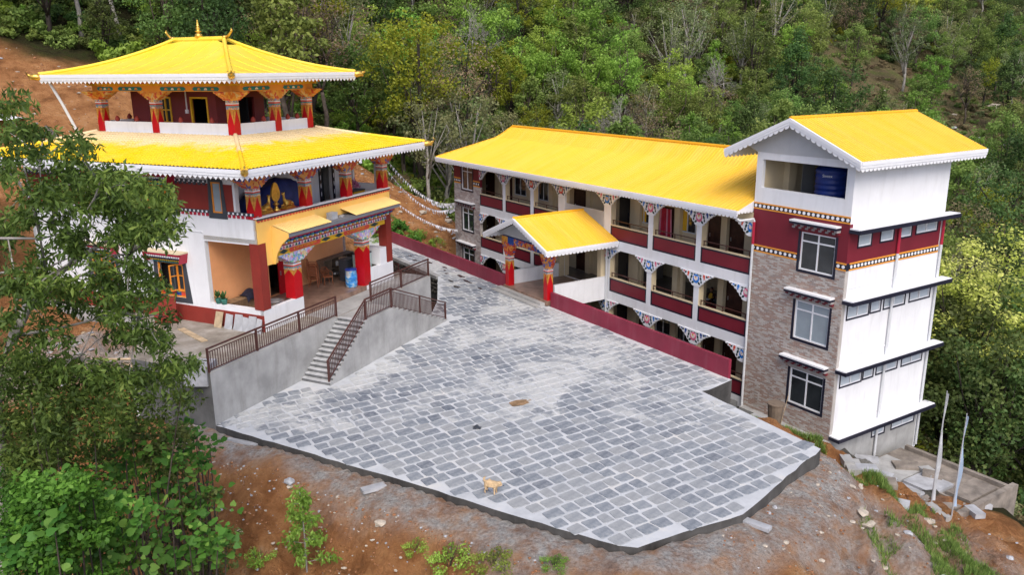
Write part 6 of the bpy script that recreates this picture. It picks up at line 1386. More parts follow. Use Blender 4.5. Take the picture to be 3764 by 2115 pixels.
solo('rag', cloth_heap(6, 6, 0.16, 0.13, lambda x, y: 0.1 * max(0, 1 - x * x - y * y), 5), SLATE, 'small crumpled dark scrap on the paved yard', 'scrap', None, (-1.35, 28.1, -1.37), smooth=True)
bk = thing('bin', 'tall brown wicker bin standing on the grass at the foot of the brick tower', 'bin', HF, (-0.6, -3.0, float(land_z(*[np.array([q_]) for q_ in fw(HF, -0.6, -3.0)[:2]])[0]) + 0.25))
part('body', MB().lathe([(0.26, -0.3), (0.27, 0), (0.34, 0.9), (0.36, 0.95), (0.33, 0.95), (0.24, 0.1)], n=14), SHW, bk); part('rim', MB().lathe([(0.34, 0.9), (0.37, 0.92), (0.37, 0.97), (0.34, 0.98)], n=14), SHW, bk)
part('stick', MB().tube([(0.3, 0, 0.0), (0.55, 0.05, 1.5)], 0.015, 5), WOODPALE, bk)
# prayer flags
def flag_line(label, A, B, sag, n, size, lo=0.0, group='strings of white prayer flags'):
    A, B = Vector(A), Vector(B); r = thing('prayer_flag_string', label, 'prayer flags', None, tuple(A), 0, group); rs = random.Random(n)
    P = lambda t: (B - A) * t + Vector((0, 0, -4 * sag * t * (1 - t)))
    part('cord', MB().tube([tuple(P(k / 24)) for k in range(25)], 0.012, 4), CLOTHW, r)
    d = (B - A).normalized(); pp = Vector((d.y, -d.x, 0)).normalized()
    meshes = []
    for k in range(5):
        m2 = MB(); w_, h_ = size, size * rs.uniform(1.0, 1.3); sw = rs.uniform(-0.12, 0.12)
        for j in range(3):
            t0, t1 = j / 3, (j + 1) / 3; c = lambda s_, t: tuple(Vector((d.x, d.y, 0)).normalized() * (s_ * w_ * (1 - 0.1 * t)) + pp * (sw * t + 0.05 * math.sin(3 * s_ + 4 * t)) + Vector((0, 0, -h_ * t)))
            for s0, s1 in ((-0.5, 0.0), (0.0, 0.5)): m2.quad(c(s0, t0), c(s1, t0), c(s1, t1), c(s0, t1))
        meshes.append(m2.mesh('flag', CLOTHW))
    for i in range(n):
        t = lo + (1 - lo) * (i + 0.5) / n; o = link('flag', meshes[rs.randrange(5)], r, tuple(P(t))); k = 0.45 + 0.6 * t; o.scale = (k, k, k); o.rotation_euler = (0, 0, rs.uniform(-0.4, 0.4))
a = fw(TF, 10.1, 0.25, 7.25); b_ = fw(HF, -34.25, 0.1, 1.75)
flag_line('topmost string of white prayer flags from the temple column to the hostel end', a, b_, 0.9, 38, 0.3)
flag_line('middle string of white prayer flags from the temple column to the hostel end', fw(TF, 10.1, 0.25, 6.7), fw(HF, -34.25, 0.05, 1.45), 1.1, 34, 0.26)
flag_line('lowest string of small white prayer flags over the bare earth bank', fw(TF, 10.2, 0.6, 5.4), fw(HF, -34.25, 0.3, -0.4), 0.5, 36, 0.26)
flag_line('string of white prayer flags dropping behind the temple pavilion', fw(TF, 7.9, 11.6, 10.2), fw(TF, 22, 10.0, 5.6), 0.8, 22, 0.3)
def pole_flag(label, at, h, mat):
    r = thing('prayer_flag_pole', label, 'flag pole', None, at); part('pole', MB().tube([(0, 0, -0.4), (0.02, 0, h)], [0.03, 0.016], 6), SLABC, r)
    m2 = MB(); n_ = 12; rs = random.Random(int(h * 10))
    for i in range(n_):
        t0, t1 = i / n_, (i + 1) / n_; f = lambda t, s_: (0.03 + s_ * (0.04 + 0.13 * (1 - t)) * (0.85 + 0.15 * math.sin(t * 9 + h)), 0.07 * math.sin(t * 11) * s_, 0.35 + (h - 0.45) * t)
        m2.quad(f(t0, 0), f(t0, 1), f(t1, 1), f(t1, 0))
    part('banner', m2, mat, r)
flagx = paint('pale_blue_banner', (0.34, 0.44, 0.58), 0.8, 0.1)
pole_flag('tall thin pole with a grey white vertical prayer banner below the tower', (16.5, 28.9, -5.4), 5.0, paint('greyed_banner', (0.5, 0.52, 0.54), 0.8, 0.15))
pole_flag('shorter pole with a pale blue vertical prayer banner below the tower', (17.2, 28.6, -5.5), 4.3, flagx)

# lane puddles: dark wet spots left on the paving
WET = paint('wet_stain', (0.05, 0.052, 0.05), 0.25, 0.2, 3); mb = MB(); rw_ = random.Random(21)
for (hx_, hy_, a_, b2) in ((-24.6, -4.9, 0.5, 0.2), (-23.2, -5.2, 0.7, 0.12), (-25.8, -5.3, 0.25, 0.14), (-27.4, -4.6, 0.3, 0.12), (-22.4, -6.4, 0.35, 0.2), (-26.6, -5.0, 0.2, 0.1), (-29.2, -4.8, 0.3, 0.14), (-21.3, -5.4, 0.3, 0.12), (-30.5, -5.3, 0.35, 0.12), (-23.9, -6.0, 0.4, 0.1), (-32.0, -5.0, 0.3, 0.12)):
    pts_ = []
    for k in range(14):
        t = 2 * math.pi * k / 14; r_ = rw_.uniform(0.6, 1.1); q_ = fw(HF, hx_ + a_ * r_ * math.cos(t), hy_ + b2 * r_ * math.sin(t)); pts_.append((q_[0], q_[1], -1.372))
    mb.poly(pts_)
link('puddles', mb.mesh('puddles', WET), kind='stuff')
# on the cut bank
solo('white_sheet', cloth_heap(10, 8, 1.7, 1.2, lambda x, y: 0.35 * (1 - x * x) * (1 - y * y), 12), CLOTHW, 'crumpled white sheet spread on the cut bank at the left edge', 'sheet', None, (-33.6, 54.0, float(land_z(np.array([-33.6]), np.array([54.0]))[0]) + 0.1), smooth=True)
lz = lambda x, y: float(land_z(np.array([x]), np.array([y]))[0])
o = solo('dead_log', MB().tube([(0, 0, 0), (0.8, -0.5, -0.5), (1.5, -1.3, -1.3), (1.9, -2.2, -2.2)], [0.16, 0.14, 0.11, 0.07], 7), paint('grey_dead_wood', (0.16, 0.14, 0.12), 0.9, 0.3), 'bent grey dead log sliding down the cut bank behind the pavilion', 'log', None, (-30.5, 54.5, lz(-30.5, 54.5) + 0.2), smooth=True)
# ------------------------------------------------------------------ foliage
def leaf_mat(name, dark, mid, light, trans=0.3, hue=0.04):
    m = bpy.data.materials.new(name); m.use_nodes = True; nt = m.node_tree; nt.nodes.clear()
    out = nn(nt, 'ShaderNodeOutputMaterial'); a = nn(nt, 'ShaderNodeAttribute', attribute_name='v').outputs['Fac']
    oi = nn(nt, 'ShaderNodeObjectInfo')
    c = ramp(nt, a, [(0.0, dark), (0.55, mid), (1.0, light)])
    hs = nn(nt, 'ShaderNodeHueSaturation'); lk(nt, c, hs.inputs['Color'])
    mr = nn(nt, 'ShaderNodeMapRange'); mr.inputs[3].default_value = 0.5 - hue; mr.inputs[4].default_value = 0.5 + hue; lk(nt, oi.outputs['Random'], mr.inputs[0]); lk(nt, mr.outputs[0], hs.inputs['Hue'])
    mv = nn(nt, 'ShaderNodeMapRange'); mv.inputs[3].default_value = 0.85; mv.inputs[4].default_value = 1.4
    ml = nn(nt, 'ShaderNodeMath', operation='MULTIPLY'); lk(nt, oi.outputs['Random'], ml.inputs[0]); ml.inputs[1].default_value = 7.31
    fr_ = nn(nt, 'ShaderNodeMath', operation='FRACT'); lk(nt, ml.outputs[0], fr_.inputs[0]); lk(nt, fr_.outputs[0], mv.inputs[0]); lk(nt, mv.outputs[0], hs.inputs['Value'])
    d = nn(nt, 'ShaderNodeBsdfPrincipled'); d.inputs['Roughness'].default_value = 0.55; d.inputs['Specular IOR Level'].default_value = 0.25; lk(nt, hs.outputs[0], d.inputs['Base Color'])
    t = nn(nt, 'ShaderNodeBsdfTranslucent'); lk(nt, hs.outputs[0], t.inputs[0])
    mx = nn(nt, 'ShaderNodeMixShader'); mx.inputs[0].default_value = trans; lk(nt, d.outputs[0], mx.inputs[1]); lk(nt, t.outputs[0], mx.inputs[2]); lk(nt, mx.outputs[0], out.inputs[0])
    return m
LM = {
 'bright': leaf_mat('fresh_green_leaves', (0.12, 0.20, 0.028), (0.26, 0.39, 0.062), (0.40, 0.55, 0.12), 0.45, 0.03),
 'mid': leaf_mat('mid_green_leaves', (0.09, 0.14, 0.032), (0.19, 0.275, 0.065), (0.30, 0.39, 0.10), 0.45, 0.03),
 'dark': leaf_mat('dark_green_leaves', (0.042, 0.07, 0.022), (0.10, 0.155, 0.042), (0.18, 0.25, 0.07), 0.4),
 'olive': leaf_mat('olive_yellow_leaves', (0.12, 0.14, 0.016), (0.26, 0.29, 0.025), (0.42, 0.43, 0.045), 0.45, 0.012),
 'brown': leaf_mat('dry_brown_leaves', (0.14, 0.11, 0.06), (0.26, 0.205, 0.115), (0.38, 0.30, 0.17), 0.35, 0.02),
 'grey': leaf_mat('grey_green_leaves', (0.12, 0.135, 0.06), (0.22, 0.245, 0.105), (0.32, 0.34, 0.16), 0.4),
 'blossom': leaf_mat('pale_yellow_blossom', (0.20, 0.25, 0.03), (0.46, 0.52, 0.10), (0.72, 0.72, 0.22), 0.4, 0.01),
 'drape': leaf_mat('long_drooping_leaves', (0.035, 0.065, 0.018), (0.11, 0.18, 0.035), (0.30, 0.40, 0.08), 0.4, 0.01),
 'lush': leaf_mat('lush_green_leaves', (0.025, 0.07, 0.010), (0.075, 0.19, 0.022), (0.17, 0.34, 0.05), 0.4, 0.01),
 'heart': leaf_mat('broad_heart_leaves', (0.035, 0.10, 0.018), (0.09, 0.23, 0.036), (0.24, 0.39, 0.075), 0.4, 0.01),
}
BARK = paint('grey_brown_bark', (0.09, 0.07, 0.055), 0.9, 0.3, 3, bmp=0.6, bscale=12); BARKD = paint('dark_bark', (0.035, 0.027, 0.022), 0.9, 0.3, 3, bmp=0.6, bscale=12); BARKW = paint('pale_bark', (0.33, 0.31, 0.28), 0.85, 0.2, 3, bmp=0.4, bscale=12)
def unit(v): return v / (np.linalg.norm(v, axis=-1, keepdims=True) + 1e-9)
def leaf_quads(P, N, L, W, rs, fold=0.0):
    """one pointed leaf (4-corner blade) per point; N = facing, L length, W width"""
    n = len(P); r = unit(rs.normal(size=(n, 3))); T = unit(np.cross(N, r)); B = np.cross(N, T)
    L = np.asarray(L).reshape(-1, 1) * np.ones((n, 1)); W = np.asarray(W).reshape(-1, 1) * np.ones((n, 1))
    a = P - T * L * 0.5; b = P + B * W * 0.5 - T * L * 0.05; c = P + T * L * 0.5; d = P - B * W * 0.5 - T * L * 0.05
    return np.stack([a, b, c, d], 1).reshape(-1, 3)
def crown_mesh(name, centers, radii, per, leaf, mat, rs, flat=0.75, up=0.35, aspect=0.6, vbias=0.0, droop=0.0):
    C0 = np.repeat(centers, per, 0); R0 = np.repeat(radii, per)[:, None]
    d = unit(rs.normal(size=(len(C0), 3))); rad = rs.random((len(C0), 1)) ** 0.45
    P = C0 + d * rad * R0 * np.array((1, 1, flat)); P[:, 2] -= droop * rs.random(len(P)) * R0[:, 0]
    N = unit(d * 0.7 + rs.normal(size=P.shape) * 0.6 + np.array((0, 0, up)))
    s_ = leaf * rs.uniform(0.6, 1.3, len(P)); V = leaf_quads(P, N, s_, s_ * aspect, rs)
    n = len(P); q = np.arange(4 * n).reshape(-1, 4)
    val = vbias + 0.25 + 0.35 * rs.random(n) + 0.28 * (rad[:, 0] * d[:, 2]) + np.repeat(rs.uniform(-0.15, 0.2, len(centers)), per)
    return mesh_np(name, V, q, mat, False, {'v': ('FACE', np.clip(val, 0, 1))})
def limb_mesh(name, H, lean, tips, r0, mat, rs, fork=0.35):
    mb = MB(); k = 6; tr = [(lean[0] * (i / k) ** 1.5 + rs.normal(0, 0.02 * H * (i > 0)), lean[1] * (i / k) ** 1.5 + rs.normal(0, 0.02 * H * (i > 0)), H * i / k) for i in range(k + 1)]
    mb.tube(tr, [r0 * (1 - 0.8 * i / k) for i in range(k + 1)], 7); T = np.array(tr)
    for t in tips:
        hz = max(0.15, fork + rs.uniform(-0.15, 0.25)) * H; hz = min(hz, max(0.12 * H, t[2] - 0.05 * H)); j = min(k - 1, int(hz / H * k)); f = hz / H * k - j; s_ = T[j] * (1 - f) + T[j + 1] * f
        rr = r0 * (1 - 0.8 * hz / H) * 0.5; m_ = s_ * 0.5 + np.array(t) * 0.5 + np.array((rs.normal(0, 0.03 * H), rs.normal(0, 0.03 * H), -0.02 * H)); mb.tube([tuple(s_), tuple(m_), tuple(t)], [rr, rr * 0.6, rr * 0.2], 5)
    return mb.mesh(name, mat, True)
def make_tree(kind, seed, H, Rr, leaf, ncl, per, shape='round', base=0.3, mat=None, bark=None, sparse=1.0):
    rs = np.random.default_rng(seed); C_ = []
    lob = rs.uniform(0, 6.28, 4); 
    while len(C_) < ncl:
        p = rs.uniform(-1, 1, 3); r = np.linalg.norm(p)
        if r > 1 or r < 0.35 and rs.random() < 0.7: continue
        az = math.atan2(p[1], p[0]); wob = 1 + 0.22 * math.sin(2 * az + lob[0]) + 0.16 * math.sin(3 * az + lob[1] + 2 * p[2])
        zz = (p[2] + 1) / 2; 
        if shape == 'cone': k = (1.05 - zz) * 1.15
        elif shape == 'tall': k = 0.62 * (1.15 - 0.55 * zz)
        else: k = 1.0
        C_.append((p[0] * Rr * wob * k, p[1] * Rr * wob * k, H * (base + (1 - base) * (0.06 + 0.9 * zz))))
    C_ = np.array(C_); rad = Rr * rs.uniform(0.2, 0.36, ncl) * (0.7 if shape != 'round' else 1.0)
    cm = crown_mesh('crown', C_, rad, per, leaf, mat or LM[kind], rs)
    tips = C_[rs.choice(ncl, min(ncl, 14), replace=False)]
    tm = limb_mesh('trunk', H * 0.86, (rs.normal(0, 0.05 * H), rs.normal(0, 0.05 * H)), tips, 0.02 * H, bark or BARK, rs)
    return tm, cm
def bare_mesh(seed, H, mat, spread=0.55, depth=5):
    rs = np.random.default_rng(seed); mb = MB()
    def grow(p, d, L, r, lev):
        q = p + d * L; mid = (p + q) / 2 + rs.normal(0, 0.05 * L, 3); mb.tube([tuple(p), tuple(mid), tuple(q)], [r, r * 0.85, r * 0.65], 4 if lev else 6)
        if lev >= depth: return
        for k in range(rs.integers(2, 4)): 
            nd = unit(d + rs.normal(0, spread, 3) + np.array((0, 0, 0.18))); grow(q, nd, L * rs.uniform(0.6, 0.82), r * 0.62, lev + 1)
        if lev > 0 and rs.random() < 0.6: nd = unit(d + rs.normal(0, spread * 1.2, 3)); grow(mid, nd, L * 0.6, r * 0.45, lev + 1)
    grow(np.zeros(3), np.array((0, 0, 1.0)), H * 0.3, 0.016 * H, 0)
    return mb.mesh('trunk', mat, True)
KINDS = {}
def reg(key, tm, cm): KINDS.setdefault(key, []).append((tm, cm))
for s_ in range(3): reg('bright', *make_tree('bright', 10 + s_, 11, 3.1, 0.30, 58, 60, ['round', 'tall', 'round'][s_], 0.25))
for s_ in range(3): reg('mid', *make_tree('mid', 20 + s_, 12, 3.4, 0.30, 64, 58, ['round', 'round', 'tall'][s_], 0.28))
for s_ in range(3): reg('dark', *make_tree('dark', 30 + s_, 13, 3.7, 0.30, 70, 58, ['round', 'cone', 'round'][s_], 0.2, bark=BARKD))
for s_ in range(2): reg('olive', *make_tree('olive', 40 + s_, 13, 3.2, 0.28, 56, 52, 'round', 0.35, bark=BARKD))
for s_ in range(2): reg('grey', *make_tree('grey', 50 + s_, 12, 3.2, 0.26, 50, 44, 'round', 0.35, bark=BARKW))
for s_ in range(2):
    tm, cm = make_tree('brown', 60 + s_, 12, 2.9, 0.2, 46, 34, 'round', 0.4, bark=BARKW); reg('brown', bare_mesh(64 + s_, 12.5, BARK, 0.5), cm)
for s_ in range(2): reg('bare', bare_mesh(70 + s_, 12, BARKW, 0.5, 6), None)
LABEL = {'bright': ('bright green tree', 'bright green forest trees'), 'mid': ('mid green tree', 'mid green forest trees'), 'dark': ('dark green tree', 'dark green forest trees'),
         'olive': ('olive yellow tree', 'olive forest trees'), 'grey': ('grey green tree', 'grey green forest trees'), 'brown': ('thin brown tree', 'dry brown forest trees'), 'bare': ('leafless pale tree', 'leafless forest trees')}
def where(at):
    u, v, f = to_px(at[0], at[1], at[2] + 6); dist = 'low' if at[1] < 90 else 'partway up' if at[1] < 125 else 'high'
    if u < 210: return dist + ' on the dark slope above the temple roof and cut bank'
    if u < 440: return dist + ' on the slope just right of the temple roofs'
    if u < 620: return dist + ' on the slope above the far half of the hostel roof'
    if u < 790: return dist + ' on the slope above the near half of the hostel roof'
    if u < 930: return dist + ' on the slope straight above the tower roof'
    return dist + ' on the slope right of the tower'
def plant_tree(kind, k, at, rz, sc, label=None, group=None, name='forest_tree'):
    if label is None: w_ = where(at); label = LABEL[kind][0] + ' ' + w_; group = LABEL[kind][1] + ' ' + w_
    tm, cm = KINDS[kind][k]; r = link(name, None, None, at, rz, label or LABEL[kind][0], 'tree', group or (None if label else LABEL[kind][1]), scale=sc)
    link('trunk', tm, r)
    if cm is not None: link('crown', cm, r)
    return r
CAMP = np.array((0, 0, 11.58)); _t = R_(15.0)
def to_px(x, y, z):
    d = np.array((x, y, z)) - CAMP; fz = d[1] * math.cos(_t) - d[2] * math.sin(_t); fy = -(d[1] * math.sin(_t) + d[2] * math.cos(_t)); return 512 + 815.34 * d[0] / fz, 288 + 815.34 * fy / fz, fz
HID = [[(0, 170), (40, 74), (170, 42), (225, 40), (355, 78), (425, 145), (390, 190), (395, 300), (0, 330)], [(440, 160), (512, 128), (760, 152), (790, 118), (915, 112), (985, 150), (940, 180), (930, 440), (840, 440), (480, 260)]]
def hidden(x, y, z0, z1):
    for zz in (z1, z1 - 0.3 * (z1 - z0)):
        u, v, f = to_px(x, y, zz)
        for du in (-14, 14):
            if not any(bool(in_poly(np.array([u + du]), np.array([v]), h)[0]) for h in HID): return False
    return True
rs = np.random.default_rng(77); pts = []
SITE = [fw(HF, 4, -6)[:2], fw(HF, 4, 10)[:2], fw(HF, -36, 10)[:2], fw(HF, -42, 2)[:2], fw(HF, -46, -6)[:2], (-14, 66), (-24, 60), (-44, 60), (-50, 40), (-30, 24), (-10, 10), (20, 12), (26, 26)]
def soil_free(x, y):
    for cx, cy, rx, ry, ro in ((-31, 55, 15, 8.5, 0.25), (-10, 68, 7.5, 4.6, -0.45)):
        c, s_ = math.cos(ro), math.sin(ro); u = (x - cx) * c + (y - cy) * s_; v = -(x - cx) * s_ + (y - cy) * c
        if (u / rx) ** 2 + (v / ry) ** 2 < 1.0: return False
    return True
cell = {}
def try_add(x, y, mind):
    k = (int(x // 6), int(y // 6))
    for i in (-1, 0, 1):
        for j in (-1, 0, 1):
            for (a, b_) in cell.get((k[0] + i, k[1] + j), ()):
                if (a - x) ** 2 + (b_ - y) ** 2 < mind * mind: return False
    cell.setdefault(k, []).append((x, y)); return True
cand = []
for it in range(16000):
    y = 34 + 250 * rs.random() ** 0.8; x = rs.uniform(-0.78, 0.80) * y
    if bool(in_poly(np.array([x]), np.array([y]), SITE)[0]) or not soil_free(x, y): continue
    if y < 60 and x < 20: continue
    mind = 3.4 if y < 110 else 4.6
    # open shrubland on the far right slope
    openland = (x > 52 and 105 < y < 168 and x / y > 0.36)
    if openland and rs.random() < 0.93: continue
    if try_add(x, y, mind): cand.append((x, y))
cand = np.array(cand); cz = land_z(cand[:, 0], cand[:, 1])
order = np.argsort(np.hypot(cand[:, 0], cand[:, 1]))
def pick_kind(x, y):
    u = x / y; r = rs.random(); n = float(fbm(np.array([x * 0.05]), np.array([y * 0.05]), 3, 5)[0])
    if u < -0.33: w_ = dict(dark=0.6, mid=0.25, bright=0.08, olive=0.03, grey=0.02, brown=0.01, bare=0.01)
    elif u < -0.05: w_ = dict(dark=0.12, mid=0.24, bright=0.22, olive=0.07, grey=0.15, brown=0.14, bare=0.06)
    elif u < 0.22: w_ = dict(dark=0.10, mid=0.26, bright=0.25, olive=0.04, grey=0.17, brown=0.13, bare=0.05)
    else: w_ = dict(dark=0.22, mid=0.34, bright=0.16, olive=0.04, grey=0.16, brown=0.06, bare=0.02)
    if y < 64: w_ = dict(dark=0.55, mid=0.35, bright=0.1)
    if n > 0.56: w_['bright'] = w_.get('bright', 0) + 0.2
    tot = sum(w_.values()); a = 0
    for k, v in w_.items():
        a += v / tot
        if r <= a: return k
    return 'mid'
ind, mass = 0, []
for i in order:
    x, y = cand[i]; z = cz[i]; kd = pick_kind(x, y); k = rs.integers(len(KINDS[kd])); sc = rs.uniform(0.75, 1.25) * (0.8 if y > 200 else 1.0); u, v, f = to_px(x, y, z + 11 * sc)
    if v < -40 and to_px(x, y, z + 3)[1] < -30: continue
    if u < -60 or u > 1085: continue
    if hidden(x, y, z + 3, z + 12 * sc): continue
    if x < -26 and y < 78: sc *= 0.75
    if ind < 290: plant_tree(kd, int(k), (x, y, z - 0.25), rs.uniform(0, 6.28), sc); ind += 1
    else: mass.append((x, y, z - 0.25, kd, int(k), rs.uniform(0, 6.28), sc))
# the rest of the wood: one mass, instanced on points
PROTO = {}
def scatter(name, items, protos, kind='stuff', label=None):
    col = bpy.data.collections.new(name + '_protos')
    for i, (nm, parts) in enumerate(protos):
        if len(parts) == 1: o = bpy.data.objects.new('%s_%02d' % (name, i), parts[0])
        else:
            bm = bmesh.new()
            for pi, pm in enumerate(parts):
                b4 = len(bm.faces); bm.from_mesh(pm); bm.faces.ensure_lookup_table()
                for f in bm.faces[b4:]: f.material_index = pi
            me = bpy.data.meshes.new(name); bm.to_mesh(me); bm.free()
            for pm in parts: me.materials.append(pm.materials[0])
            o = bpy.data.objects.new('%s_%02d' % (name, i), me)
        col.objects.link(o)
    me = bpy.data.meshes.new(name); me.from_pydata([it[:3] for it in items], [], [])
    for an, tp, idx in (('idx', 'INT', 3), ('rot', 'FLOAT', 4), ('scl', 'FLOAT', 5)):
        at = me.attributes.new(an, tp, 'POINT'); at.data.foreach_set('value', [it[idx] for it in items])
    ob = link(name, me, kind=kind)
    ng = bpy.data.node_groups.new(name, 'GeometryNodeTree'); ng.interface.new_socket('Geometry', in_out='INPUT', socket_type='NodeSocketGeometry'); ng.interface.new_socket('Geometry', in_out='OUTPUT', socket_type='NodeSocketGeometry')
    gi = ng.nodes.new('NodeGroupInput'); go = ng.nodes.new('NodeGroupOutput'); ip = ng.nodes.new('GeometryNodeInstanceOnPoints'); ci = ng.nodes.new('GeometryNodeCollectionInfo'); ci.inputs['Collection'].default_value = col; ci.inputs['Separate Children'].default_value = True; ci.inputs['Reset Children'].default_value = True
    def na(n_, t): a = ng.nodes.new('GeometryNodeInputNamedAttribute'); a.data_type = t; a.inputs['Name'].default_value = n_; return a.outputs['Attribute']
    ip.inputs['Pick Instance'].default_value = True; cx = ng.nodes.new('ShaderNodeCombineXYZ')
    ng.links.new(gi.outputs[0], ip.inputs['Points']); ng.links.new(ci.outputs[0], ip.inputs['Instance']); ng.links.new(na('idx', 'INT'), ip.inputs['Instance Index']); ng.links.new(na('rot', 'FLOAT'), cx.inputs[2]); ng.links.new(cx.outputs[0], ip.inputs['Rotation']); ng.links.new(na('scl', 'FLOAT'), ip.inputs['Scale']); ng.links.new(ip.outputs[0], go.inputs[0])
    md = ob.modifiers.new('scatter', 'NODES'); md.node_group = ng; return ob
protos = []; pid = {}
for kd, L in KINDS.items():
    for k, (tm, cm) in enumerate(L): pid[(kd, k)] = len(protos); protos.append((kd, [tm, cm] if cm is not None else [tm]))
scatter('woodland', [(x, y, z, pid[(kd, k)], r, s_) for x, y, z, kd, k, r, s_ in mass], protos)
# undergrowth: bushes and scrub filling the forest floor
def bush_mesh(kind, seed, r=1.0, h=1.0, per=70, ncl=14, leaf=0.16, mat=None):
    rs = np.random.default_rng(seed); C_ = np.stack([rs.normal(0, 0.45 * r, ncl), rs.normal(0, 0.45 * r, ncl), rs.uniform(0.1, 0.75, ncl) * h], 1)
    return crown_mesh('leaves', C_, rs.uniform(0.25, 0.45, ncl) * r, per, leaf, mat or LM[kind], rs)
bush = [('b', [bush_mesh(k, 200 + i, 1.0, 1.3, 60, 14, 0.2)]) for i, k in enumerate(('dark', 'dark', 'mid', 'mid', 'bright', 'olive', 'brown', 'grey'))]
it = []; 
for _ in range(11000):
    y = 30 + 190 * rs.random() ** 1.1; x = rs.uniform(-0.8, 0.82) * y
    if bool(in_poly(np.array([x]), np.array([y]), SITE)[0]) or not soil_free(x, y): continue
    if y < 60 and -26 < x < 22: continue
    u = x / y; kinds = (0, 0, 1, 2, 2, 4) if u < -0.3 else (0, 1, 2, 3, 4, 4, 5, 6) if u < 0.3 else (1, 2, 3, 5, 6, 7, 7, 0)
    sc = rs.uniform(0.7, 1.7); op = (x > 52 and 100 < y < 172 and u > 0.34)
    if op: kinds = (6, 7, 7, 3, 6, 6, 2); sc *= 0.6
    it.append((x, y, 0, int(rs.choice(kinds)), rs.uniform(0, 6.28), sc))
it = np.array(it, float); zz = land_z(it[:, 0], it[:, 1]); it[:, 2] = zz - 0.15
scatter('undergrowth', [(a[0], a[1], a[2], int(a[3]), a[4], a[5]) for a in it], bush)
# ------------------------------------------------------------------ single trees one can tell apart
def special(name, label, at, trunk, crown, rz=0.0, sc=1.0):
    r = link(name, None, None, at, rz, label, 'tree', scale=sc); link('trunk', trunk, r)
    if crown is not None: link('crown', crown, r)
    return r
gz = lambda x, y: float(land_z(np.array([x]), np.array([y]))[0])
tm, cm = make_tree('olive', 301, 18, 4.6, 0.30, 80, 75, 'round', 0.38, bark=BARKD); special('forest_tree', 'tall olive yellow tree rising between temple and hostel, its dark trunk forking', (-8.6, 76, gz(-8.6, 76) - 0.3), tm, cm)
tm, cm = make_tree('brown', 302, 19, 4.0, 0.22, 60, 46, 'round', 0.45, bark=BARKD); special('forest_tree', 'tall brownish half bare tree with crooked dark trunk behind the hostel end', (-4.6, 77, gz(-4.6, 77) - 0.3), bare_mesh(303, 18, BARKD, 0.45), cm)
special('forest_tree', 'pale leafless tree with spreading white limbs above the hostel ridge', (3.8, 92, gz(3.8, 92) - 0.3), bare_mesh(305, 13, BARKW, 0.62, 6), None)
special('forest_tree', 'wide leafless grey tree high on the slope above the tower', (84, 196, gz(84, 196) + 1.0), bare_mesh(306, 19, BARKW, 0.7, 6), None)
tm, cm = make_tree('blossom', 307, 11, 3.6, 0.34, 50, 60, 'round', 0.3); special('forest_tree', 'round pale yellow tree high on the far slope', (93, 192, gz(93, 192)), tm, cm)
rb = np.random.default_rng(9)
for k, (x, y, lab) in enumerate(((-31.0, 68, 'slender tree with forked white trunk above the temple roof'), (-33.6, 67, 'slender straight white trunked tree beside the forked one above the temple roof'), (-40.5, 66, 'thin pale trunked tree at the top corner above the bare bank'))):
    tips = np.array([(rb.normal(0, 1.5), rb.normal(0, 1.5), 13 + rb.normal(0, 1)) for _ in range(7)]); rsx = np.random.default_rng(40 + k)
    C_ = np.array([(rb.normal(0, 1.6), rb.normal(0, 1.6), rb.uniform(10.5, 15)) for _ in range(30)])
    special('forest_tree', lab, (x, y, gz(x, y) - 0.3), limb_mesh('trunk', 13, (0.6 * (k - 1), 0), tips, 0.2, BARKW, rsx, 0.6), crown_mesh('crown', C_, np.full(30, 0.9), 60, 0.26, LM['dark'], rsx))
# flowering tree right of the tower
rs2 = np.random.default_rng(310); C_ = []
while len(C_) < 120:
    p = rs2.uniform(-1, 1, 3)
    if np.linalg.norm(p) > 1 or p[2] < -0.5: continue
    C_.append((p[0] * 6.2, p[1] * 5.0, 11.0 + p[2] * 5.2))
C_ = np.array(C_); hi = C_[:, 2] > 8
special('flowering_tree', 'broad tree covered in pale yellow blossom to the right of the tower', (26.3, 44, gz(26.3, 44) - 0.3), limb_mesh('trunk', 12, (0.5, 0), C_[rs2.choice(120, 34, replace=False)], 0.24, BARKD, rs2, 0.4),
        crown_mesh('crown', C_, rs2.uniform(0.7, 1.25, 120), 120, 0.2, LM['blossom'], rs2, 0.6, 0.9, vbias=0.22))
for k, (x, y, sc) in enumerate(((23.5, 38, 0.8), (29, 39, 0.95), (33, 36, 0.9), (21.5, 42.5, 0.75), (36, 47, 1.1), (28, 54, 1.1), (39, 40, 1.0), (26, 33.5, 0.62), (31, 31, 0.7))):
    plant_tree('dark', k % 3, (x, y, gz(x, y) - 1.0), k * 1.3, sc, 'dense dark green tree on the steep slope below the tower', 'dark trees on the slope below the tower')
for k, (x, y, kd, sc) in enumerate(((-21.5, 26.5, 'mid', 0.55), (-25.0, 30.5, 'dark', 0.6), (-19.8, 23.2, 'dark', 0.5), (-27.5, 36.0, 'mid', 0.6), (-23.2, 23.0, 'mid', 0.6), (-29.0, 41.0, 'dark', 0.6))):
    plant_tree(kd, k % 3, (x, y, gz(x, y) - 0.6), k * 2.1, sc, 'green tree standing behind the near tree at the left edge', 'trees behind the near tree')
